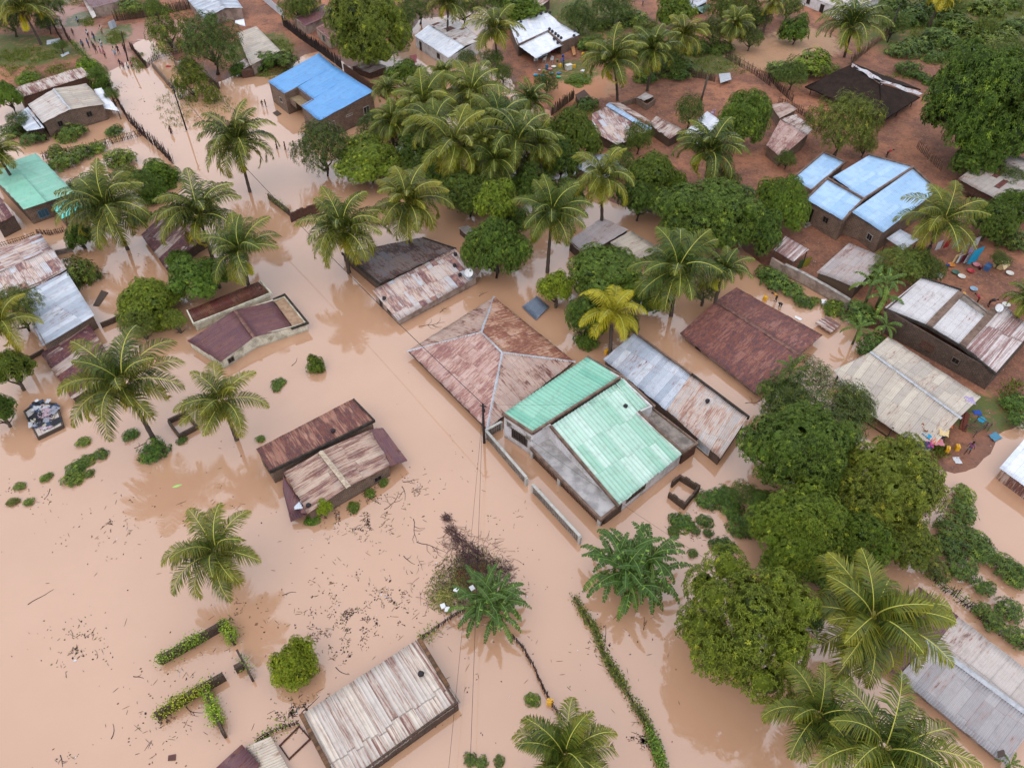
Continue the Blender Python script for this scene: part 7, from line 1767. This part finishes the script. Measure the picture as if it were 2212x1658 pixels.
for x, y, c_, lb in [(2121, 907, TQ, 'bulging turquoise bundle on the red path'), (2111, 892, DB, 'blue bundle behind the turquoise one'), (2149, 944, S(90, 150, 180, .8), 'flat pale blue plastic on the red path'), (2068, 995, W_, 'white bag near the end of the red path'), (1259, 153, W_, 'heap of white cloth on the creeper mound'), (364, 144, RD, 'red cloth inside the walled flooded yard'), (390, 134, W_, 'white cloth draped on the broken wall')]:
    put(x, y, ME_CL[int(x) % 3], 'cloth_bundle', lb, 'bundle', c_, None, 1.1 if 'plastic' in lb else .85)
# furniture on the red path
def frame_mesh():
    m = MB()
    for x in (-.9, .9):
        m.bar((x, -.5, 0), (x, -.5, .9), .07, .07); m.bar((x, .5, 0), (x, .5, .9), .07, .07); m.bar((x, -.5, .85), (x, .5, .85), .06, .06)
    for y in (-.5, .5): m.bar((-.9, y, .45), (.9, y, .45), .06, .08)
    for k in range(7): m.bar((-.75 + k * .25, -.5, .5), (-.75 + k * .25, .5, .5), .05, .03)
    return m.mesh('bed_frame', [TIMBER])
put(2104, 928, frame_mesh(), 'bed_frame', 'dark wooden bed frame standing on the red path', 'bed frame', (1, 1, 1, 1), None, 1.1, .6)
put(2130, 925, ME_CHAIR, 'wooden_chair', 'small brown chair right of the bed frame', 'chair', BR_, None, 1.1, .9)
m = MB(); m.bar((-1.2, 0, .05), (1.2, .1, .05), .3, .06); m.bar((-1.1, .3, .05), (1.1, .35, .05), .25, .06); m.bar((-1.0, .1, .12), (1.2, .25, .12), .2, .05)
put(2088, 913, m.mesh('planks', [wood('red_plank', S(140, 76, 60, .7), S(96, 56, 48, .7))]), 'planks', 'stack of reddish planks beside the bed frame', 'planks', (1, 1, 1, 1), None, 1.2, 1.0)
# stones on roofs
k = 0
for x, y, zz_ in [(1125, 49, 2.85), (1158, 35, 2.95), (1169, 31, 2.95), (1180, 27, 2.95), (1188, 29, 2.95), (1187, 65, 2.72), (1193, 70, 2.7), (1200, 75, 2.7), (1206, 80, 2.68), (1212, 84, 2.66), (1197, 86, 2.42), (1205, 94, 2.28), (1242, 69, 2.72), (1240, 79, 2.7)]:
    k += 1; put(x, y, ME_STONE[k % 3], 'roof_stone', 'dark stone weighing down the L-shaped white roof', 'stone', S(70, 66, 76, .6), 'stones on the L-shaped white roof', 1.5, None, zz_)
for x, y, zz_, lb in [(984, 551, 1.85, 'dark lump near the upper corner of the dish house roof'), (982, 575, 1.6, 'dark lump left of the white dish'), (1010, 572, 1.5, 'dark lump at the right edge of the dish house roof'), (830, 646, 1.75, 'dark lump at the left end of the dish house roof'), (994, 595, 1.45, 'small dark lump below the dish'), (1528, 868, 1.9, 'black lump on the orange-streaked roof'), (910, 1456, 1.6, 'black lump in the middle of the cream roof'), (667, 1093, 1.55, 'dark block near the corner of the tan gable'), (1351, 879, 3.0, 'dark lump high on the pale green roof'), (720, 932, 2.45, 'dark rag on the long rusty roof')]:
    put(x, y, ME_STONE[int(x) % 3], 'roof_stone', lb, 'stone', S(58, 50, 54, .6), GS, 1.3, None, zz_)
# dishes
def dish(x, y, z, label, s=1.0):
    p = G(x, y, z); root = thing('satellite_dish', label, 'satellite dish', p, 'white satellite dishes')
    m = MB(); n = 20; prof = [(.01, 0), (.2, .02), (.38, .08), (.48, .15)]
    ax_ = Vector((0, -.75, .66)).normalized(); t1 = Vector((1, 0, 0)); t2 = ax_.cross(t1)
    c = p + Vector((0, 0, .5))
    for sgn, off in ((1, 0), (-1, -.02)):
        b = len(m.v)
        for r, h_ in prof:
            for i in range(n): a = 2 * math.pi * i / n; m.v.append(tuple(c + (t1 * math.cos(a) + t2 * math.sin(a)) * r * s + ax_ * (h_ + off) * s))
        for j in range(3):
            for i in range(n): a = b + j * n + i; a2 = b + j * n + (i + 1) % n; q = (a, a2, a2 + n, a + n); m.idx(q if sgn > 0 else q[::-1])
    m.build('reflector', plain('dish_white', S(232, 232, 234, .85), .4, .05), root)
    m = MB(); m.tube([p - Vector((0, 0, .1)), c - ax_ * .03], .03, 6); m.build('mast', GALV, root)
    m = MB(); m.tube([c + t2 * -.45 * s + ax_ * .1, c + ax_ * .45 * s], .015, 5); m.build('feed_arm', GALV, root)
dish(1013, 596, 1.35, 'white dish on the pinkish patched roof', 1.15); dish(2153, 672, 3.2, 'white dish on the long brick house'); dish(719, 27, 2.6, 'white dish on the maroon hut')

# misc boards, doors, panels
def board(pts, label, z, mat, name='board', cat='board', th=.05):
    P = [G(x, y, z) for x, y in pts]; m = MB(); m.prism(P, z, z + th)
    return tag(m.build(name, mat, None, P[0]), label, cat)
board([(201, 660), (219, 627), (234, 632), (214, 661)], 'dark wooden door floating right of the silver roof', .03, TIMBER, 'floating_door', 'door')
board([(589, 244), (599, 239), (608, 246), (598, 251)], 'small pallet floating by the blue-roofed house', .05, TIMBER, 'floating_pallet', 'pallet')
board([(725, 1494), (740, 1494), (741, 1508), (727, 1508)], 'square brown sheet floating beside the willowy bush', .03, plain('brown_sheet', S(110, 72, 66, .7), .7))
board([(364, 1631), (380, 1628), (379, 1641), (363, 1642)], 'square dark sheet floating near the bottom edge', .03, plain('brown_sheet', None))
board([(101, 88), (130, 83), (130, 93), (101, 97)], 'wide pale framed pane lying in the top left yard', .45, plain('pane_white', S(210, 214, 222, .8), .3, .1), 'framed_pane', 'pane')
board([(131, 119), (148, 112), (150, 116), (134, 124)], 'narrow pale framed pane lying by the road fence', .45, plain('pane_white', None), 'framed_pane', 'pane')
board([(1761, 698), (1784, 683), (1816, 703), (1794, 720)], 'low grey platform of boards at the foot of the banana clump', .4, T_GREYR, 'plank_platform', 'platform', .12)
board([(1773, 650), (1784, 650), (1785, 658), (1774, 659)], 'white foam block by the grey yard wall', .15, plain('foam_white', S(228, 226, 226, .85), .6, .05), 'foam_block', 'foam block', .3)
board([(1718, 682), (1733, 689), (1729, 693), (1716, 686)], 'white scrap floating beside the maroon roof', .03, plain('foam_white', None), 'floating_scrap', 'scrap')
board([(635, 1095), (650, 1080), (655, 1098), (636, 1100)], 'crumpled pale metal sheet on the corner of the tan gabled house', 1.3, T_SILV, 'loose_sheet', 'metal sheet')
board([(2154, 1622), (2168, 1618), (2172, 1632), (2156, 1636)], 'small brown table top on the lilac-silver roof', 1.15, TIMBER, 'table_top', 'table')
board([(1419, 838), (1438, 828), (1470, 855), (1452, 864)], 'x', 1, T_GREY) if False else None
board([(1553, 160), (1577, 158), (1580, 172), (1556, 180)], 'grey sheet leaning at the yard gate by the reed fence', 1.1, GALV, 'gate_sheet', 'sheet')
board([(1232, 97), (1240, 96), (1244, 118), (1238, 120)], 'tan door plank leaning beside the L-shaped roof house', .9, plain('tan_plank', S(200, 140, 90, .7), .8), 'door_plank', 'plank')
board([(1534, 248), (1546, 246), (1549, 262), (1538, 264)], 'x', .4, GALV) if False else None
q0, q1 = on(229, 38), on(243, 56)
m = MB(); m.bar(G(236, 58, 1.0), G(250, 52, 1.0), .05, 1.7); tag(m.build('tin_gate', T_SILV, None, G(236, 58, 0)), 'pale tin gate at the corner of the overgrown reed fence', 'gate')
m = MB(); 
for x, y in ((1650, 640), (1662, 650), (1640, 634)): pass
put(1538, 250, ME_CHAIR, 'plastic_chair', 'lilac plastic chair beside the crumpled shed', 'chair', LI_, None, 1.3, 1)
# mat roof lean-to beside the reed screen
h = House('mat_lean_to', 'lean-to of dark woven matting beside the leafy mound', 'lean-to', [(1242, 205, 1.5), (1262, 195, 1.5), (1278, 212, 1.0), (1250, 219, 1.0)], REED, .1)
m = MB(); panel(m, D3([(1250, 219, 1.0), (1278, 212, 1.0), (1262, 194, 1.6), (1242, 204, 1.6)]), flat=True, thick=.06, sag=.05); m.build('mat', wood('woven_mat', S(120, 96, 84, .6), S(84, 64, 58, .6)), h.root)
T(1250, 176, 34, 'low leafy creeper mound in the sandy yard', 22, 'med', .2, (1.3, 1.35, .85), 'creeper_mound', 'plant', None, trunk=False, sz=.3)
m = MB(); p = on(1512, 225); m.tube([p - Vector((0, 0, .3)), p + Vector((.3, .2, 2.2)), p + Vector((.6, .4, 4.6))], [.22, .17, .2], 8); o = thing('dead_palm', 'dead palm stump with a shaggy top in the bare yard', 'tree stump', p)
m.build('trunk', BARKP, o)
# ---------------------------------------------------------------- wreck in the left water
h = thing('wrecked_hut', 'half sunken hut heaped with black and white rags', 'wreck', G(95, 905))
m = MB()
rng = random.Random(5)
cn = [G(52, 889, .35), G(78, 867, .45), G(122, 871, .4), G(136, 919, .35), G(82, 946, .3)]
for i in range(5): a, b = cn[i], cn[(i + 1) % 5]; m.bar((a.x, a.y, .1), (b.x, b.y, .1), .12, .7)
m.build('wall', TIMBER, h)
m = MB(); m.prism([c_.lerp(G(95, 905, .3), .08) for c_ in cn], .2, .36); m.build('roof', T_GREY, h)
for i in range(46):
    f, g_ = rng.random(), rng.random(); p = cn[1].lerp(cn[2], f).lerp(cn[0].lerp(cn[3], f * .9 + .1).lerp(cn[4], .5), g_)
    o = inst('rag', ME_CL[i % 3], h, (p.x - h.location.x + rng.gauss(0, .2), p.y - h.location.y + rng.gauss(0, .2), .38 + rng.random() * .15), rng.uniform(0, 6), rng.uniform(.5, 1.1), rng.choice([S(40, 36, 42, .6), S(215, 215, 220, .8), S(50, 50, 60, .6), S(160, 160, 172, .8), S(200, 170, 180, .8), S(30, 30, 36, .6), S(60, 80, 110, .7), S(200, 190, 170, .8)]))
m = MB(); p = G(80, 866, .6); m.lathe(p, [(.1, 0), (.22, .08), (.2, .12), (.02, .1)], 10); o = m.build('bowl', plain('foam_white', None), h)

# ---------------------------------------------------------------- brushwood heap and floating debris
h = thing('brushwood_heap', 'heap of drifted brushwood, reeds and rubbish beside the banana clump', 'debris heap', G(1000, 1210))
spine = [(945, 1095, 5), (965, 1120, 9), (975, 1145, 12), (990, 1165, 16), (1005, 1185, 24), (1020, 1205, 32), (1030, 1230, 46), (1000, 1250, 56), (980, 1275, 50), (960, 1290, 30), (1080, 1235, 30)]
def brush(n, cols, rx, Lr, r, name, ids, zr=.35, along=None):
    m = MB()
    for i in range(n):
        sx, sy, sr = spine[rng.choice(ids)]; f = rng.random() ** .6; a = rng.uniform(0, 6.28); k = mpp(sx, sy)
        p = G(sx, sy) + Vector((math.cos(a), math.sin(a), 0)) * sr * k * f * rx; zz_ = zr * (1 - f) * (sr / 40) * rng.random()
        an = (along if along is not None else 0) + rng.gauss(0, .5 if along is not None else 3)
        d = Vector((math.cos(an), math.sin(an), rng.uniform(-.1, .25))) * rng.uniform(*Lr); p.z = .02 + zz_
        q = p + d; q.z = max(.01, q.z); m.tube([p - d * .5 + Vector((0, 0, .01)), p + Vector((rng.gauss(0, .05), rng.gauss(0, .05), .05)), q - d * .5], [r, r * .8, r * .4], 3, 0, False)
    m.build(name, cols, h)
brush(420, wood('drift_twig', S(126, 92, 88, .6), S(72, 52, 56, .6)), 1, (.4, 1.6), .018, 'twigs', [1, 2, 3, 4, 5, 5, 6, 6, 6], .5, -1.0)
brush(900, wood('drift_twig_dark', S(86, 62, 66, .55), S(56, 42, 48, .55)), 1.15, (.2, .9), .016, 'twigs', [5, 6, 7, 7, 8, 10, 10], .3)
brush(70, wood('cut_reed', S(214, 196, 120, .8), S(150, 150, 70, .7)), .7, (.6, 1.6), .022, 'cut_reeds', [8, 9, 9], .3)
brush(420, wood('drift_twig', S(1, 1, 1), S(1, 1, 1)), 2.1, (.3, 1.3), .015, 'loose_twigs', [3, 4, 5, 6, 7, 8], .1)
brush(160, wood('rust_brush', S(150, 96, 62, .7), S(104, 66, 50, .7)), .45, (.2, .7), .02, 'rusty_brush', [6, 7], .5, -1.2)
m = MB()
for i in range(4200):
    sx, sy, sr = spine[rng.choice([6, 7, 7, 8, 8, 9])]; k = mpp(sx, sy); f = rng.random() ** .7; a = rng.uniform(0, 6.28); p = G(sx, sy) + Vector((math.cos(a), math.sin(a), 0)) * sr * k * f * 1.25; p.z = .03 + .25 * rng.random() * (1 - f)
    d = Vector((rng.uniform(-1, 1), rng.uniform(-1, 1), rng.uniform(-.2, .4))).normalized(); leaf(m, p, d, Vector((0, 0, 1)), rng.uniform(.08, .2), .06, rng.random() * .6)
o = m.build('leaf_litter', L_FINE, h); o.color = (1.0, .95, .9, 1)
for x, y in ((986, 1274), (957, 1309), (1020, 1270), (966, 1316)):
    m = MB(); m.box(G(x, y, .25), .45, .4, .1, x); m.build('white_box', plain('foam_white', None), h)

# floating flecks, twigs and seed pods: nobody could count them
m = MB()
zones = [((760, 1330), 130, 900), ((700, 1380), 110, 500), ((850, 1290), 90, 300), ((800, 1130), 60, 360), ((740, 1115), 75, 480), ((800, 1075), 60, 330), ((170, 1390), 70, 380), ((240, 1130), 140, 260), ((360, 1560), 120, 330), ((520, 1330), 70, 120), ((650, 1530), 45, 170), ((1000, 1230), 90, 700), ((140, 1640), 40, 60), ((630, 1540), 60, 260), ((900, 1060), 60, 120), ((1390, 1600), 30, 240), ((1120, 1290), 50, 140),
         ((1290, 1400), 180, 160), ((60, 1080), 60, 140), ((1500, 1150), 50, 160), ((320, 220), 40, 120), ((420, 260), 50, 160), ((250, 190), 30, 120), ((1100, 1120), 120, 80), ((980, 1500), 200, 120), ((2030, 1060), 30, 200), ((300, 560), 60, 60), ((420, 1450), 90, 130), ((1000, 960), 220, 70), ((500, 1100), 300, 200)]
for (cx, cy), rr, n in zones:
    for _ in range(n):
        a = rng.uniform(0, 6.28); f = abs(rng.gauss(0, .55)); x = cx + math.cos(a) * rr * f * 1.3; y = cy + math.sin(a) * rr * f
        if noise.noise(Vector((x * .045, y * .045, 2))) < .02: continue
        p = G(x, y, .012); s_ = rng.uniform(.03, .10) * (1.8 if rng.random() < .06 else 1); a = rng.uniform(0, 6.28); e = rng.uniform(.25, .8)
        d = Vector((math.cos(a), math.sin(a), 0)) * s_; n_ = Vector((-math.sin(a), math.cos(a), 0)) * s_ * e
        mi = rng.choices([0, 1, 2, 3], [6, 5, 1, .35])[0]
        if rng.random() < .35: d = d * rng.uniform(1.5, 4); n_ = n_.normalized() * .014
        lp = [p - d, p + n_, p + d, p - n_]; m.prism(lp, .004, .03, mi)
tag(m.build('floating_debris', [plain('dark_fleck', S(70, 54, 58, .6), .8), plain('brown_fleck', S(140, 106, 80, .7), .8), plain('green_fleck', S(120, 130, 70, .7), .8), plain('white_fleck', S(220, 220, 226, .8), .6)]), 'scattered flecks of plant litter and rubbish floating on the flood', 'floating debris', kind='stuff')
# single branches afloat
GB = 'loose branches floating on the flood'
def branch(x, y, ang, L_, label, forks=2, r=.035, twist=.3):
    p = G(x, y, .02); rg = random.Random(int(x + y)); m = MB(); pts = [p]; a = ang
    for i in range(6): a += rg.uniform(-twist, twist); pts.append(pts[-1] + Vector((math.cos(a), math.sin(a), .01 * (i % 3 - 1))) * L_ / 6)
    m.tube(pts, [r * (1 - i / 9) for i in range(7)], 5)
    for k_ in range(forks):
        q = pts[2 + k_ % 3]; b = a + rg.choice([-1, 1]) * rg.uniform(.5, 1.2); m.tube([q, q + Vector((math.cos(b), math.sin(b), .03)) * L_ * .22, q + Vector((math.cos(b + .3), math.sin(b + .3), .02)) * L_ * .4], [r * .6, r * .4, r * .15], 4)
    tag(m.build('floating_branch', wood('wet_branch', S(92, 70, 72, .6), S(58, 44, 48, .6)), None, p), label, 'branch', GB)
for a in [(893, 1120, -1.2, 2.6, 'curved dark branch left of the brushwood heap', 3), (870, 1040, .2, 1.6, 'bent branch right of the tan gabled house', 2), (868, 1050, -.7, 1.8, 'dark branch below the bent one by the tan gable', 1), (900, 1170, -.3, 3.0, 'forked branch reaching into the brushwood heap', 3), (830, 1100, .5, 2.4, 'pale forked twig in open water right of the tan gable', 3), (872, 1200, -.8, 1.4, 'hooked twig between willowy bush and heap', 1),
          (1940 - 1106 + 106, 1225, .3, 1.2, 'twig at the left rim of the heap', 1), (60, 1305, .6, 2.2, 'straight thin stick afloat in the far left water', 0), (108, 1055, -1.1, 1.2, 'short stick afloat near the left tufts', 0), (650, 1540, .9, 1.8, 'thin stick beside the cream roof corner', 0), (725, 1440, -1.0, 1.4, 'dark stick between the willowy bush and cream roof', 0), (1308, 1385, 1.4, 1.5, 'pale split log left of the long creeper fence', 0),
          (1390, 1360, 1.5, 1.2, 'upright dead twig below the wide banana clump', 2), (1255, 1575, .3, 1.5, 'twig by the rubbish patch at the long fence', 1), (402, 1525, -.9, 1.6, 'dark twig beside the upper drowned wall', 2), (130, 1630, -.9, 1.0, 'crossed twigs near the bottom left', 3), (240, 1595, 1.2, 1.2, 'dark pointed palm sheath afloat at the lower left', 0), (288, 1460, -.5, .9, 'brown coconut branch end afloat', 1),
          (610, 1285, .2, 1.2, 'thin stick left of the open debris', 0), (1610, 870, .1, 2.2, 'tangle of dark branches by the orange-streaked roof', 4), (1170, 760, .9, 2.0, 'dark twig in the channel right of the hip roof', 2), (905, 705, .35, 3.2, 'row of broken dark boards below the dish house', 5), (950, 675, 1.0, 1.4, 'spiky dark scraps right of the broken boards', 4), (1035, 640, 1.2, 1.4, 'dark stump sticking up near the dish', 2), (630, 790, .8, 1.4, 'dark curved plank below the maroon gable', 0),
          (290, 968, .7, 1.4, 'forked stick beside the dark leaf mat', 2), (205, 590, .1, 2.2, 'floating branch beside the grassy bush', 1), (690, 430, 1.4, .9, 'small branch stub upstream of the brick stub', 2)]:
    branch(*a)
# a banana leaf afloat
m = MB(); p = G(372, 1052, .02); 
for i in range(8):
    f0, f1 = i / 8, (i + 1) / 8; w0, w1 = .14 * math.sin(math.pi * f0) + .02, .14 * math.sin(math.pi * f1) + .02; d = Vector((.85, .35, 0)); n_ = Vector((-.35, .85, 0))
    m.prism([p + d * f0 - n_ * w0, p + d * f1 - n_ * w1, p + d * f1 + n_ * w1, p + d * f0 + n_ * w0], .005, .02)
o = m.build('floating_leaf', plain('pale_leaf_green', S(170, 210, 120, .9), .5, .15), None, p); tag(o, 'single pale green banana leaf afloat in the palm reflection', 'leaf')

# ---------------------------------------------------------------- grass and low ground cover
m = MB(); rng = random.Random(77)
GZ = [((2130, 20), 110, 45, 5200), ((2050, 80), 90, 45, 2600), ((2150, 110), 60, 40, 1800), ((60, 118), 70, 14, 900), ((190, 48), 18, 10, 250), ((252, 82), 22, 14, 420), ((150, 5), 30, 8, 200), ((590, 115), 55, 30, 1100), ((610, 160), 50, 12, 400), ((1250, 60), 60, 40, 900), ((1490, 120), 60, 25, 700), ((160, 150), 60, 12, 500), ((40, 135), 50, 20, 500), ((300, 135), 16, 22, 300), ((380, 230), 40, 50, 350), ((1960, 165), 50, 8, 250),
      ((1240, 245), 30, 12, 300), ((2030, 950), 14, 40, 500), ((1370, 90), 60, 60, 700), ((1560, 150), 60, 15, 300), ((1680, 160), 30, 20, 250), ((1960, 20), 60, 40, 1200), ((2190, 860), 30, 40, 300), ((1280, 250), 40, 20, 300), ((160, 590), 26, 40, 500), ((1100, 180), 40, 20, 200), ((1940, 590), 50, 20, 400), ((60, 160), 60, 14, 300), ((470, 230), 40, 25, 200), ((800, 1060), 70, 16, 0)]
for (cx, cy), rx, ry, n in GZ:
    for _ in range(n):
        a = rng.uniform(0, 6.28); f = math.sqrt(rng.random()); x = cx + math.cos(a) * rx * f; y = cy + math.sin(a) * ry * f
        if noise.noise(Vector((x * .06, y * .09, 8))) < -.1: continue
        q = G(x, y, .3); z_ = max(0.0, ground_z(q.x, q.y)); p = G(x, y, z_)
        for k_ in range(3):
            d = Vector((rng.uniform(-1, 1), rng.uniform(-1, 1), rng.uniform(.2, 1.4))).normalized(); leaf(m, p + Vector((rng.gauss(0, .25), rng.gauss(0, .25), 0)), d, Vector((0, 0, 1)).cross(d).cross(d).normalized() if abs(d.z) < .98 else Vector((1, 0, 0)), rng.uniform(.2, .5), .10, rng.random() * .5)
o = m.build('grass', L_FINE); o.color = (1.15, 1.12, .85, 1); tag(o, 'ragged grass and weeds over the red soil', 'grass', kind='stuff')
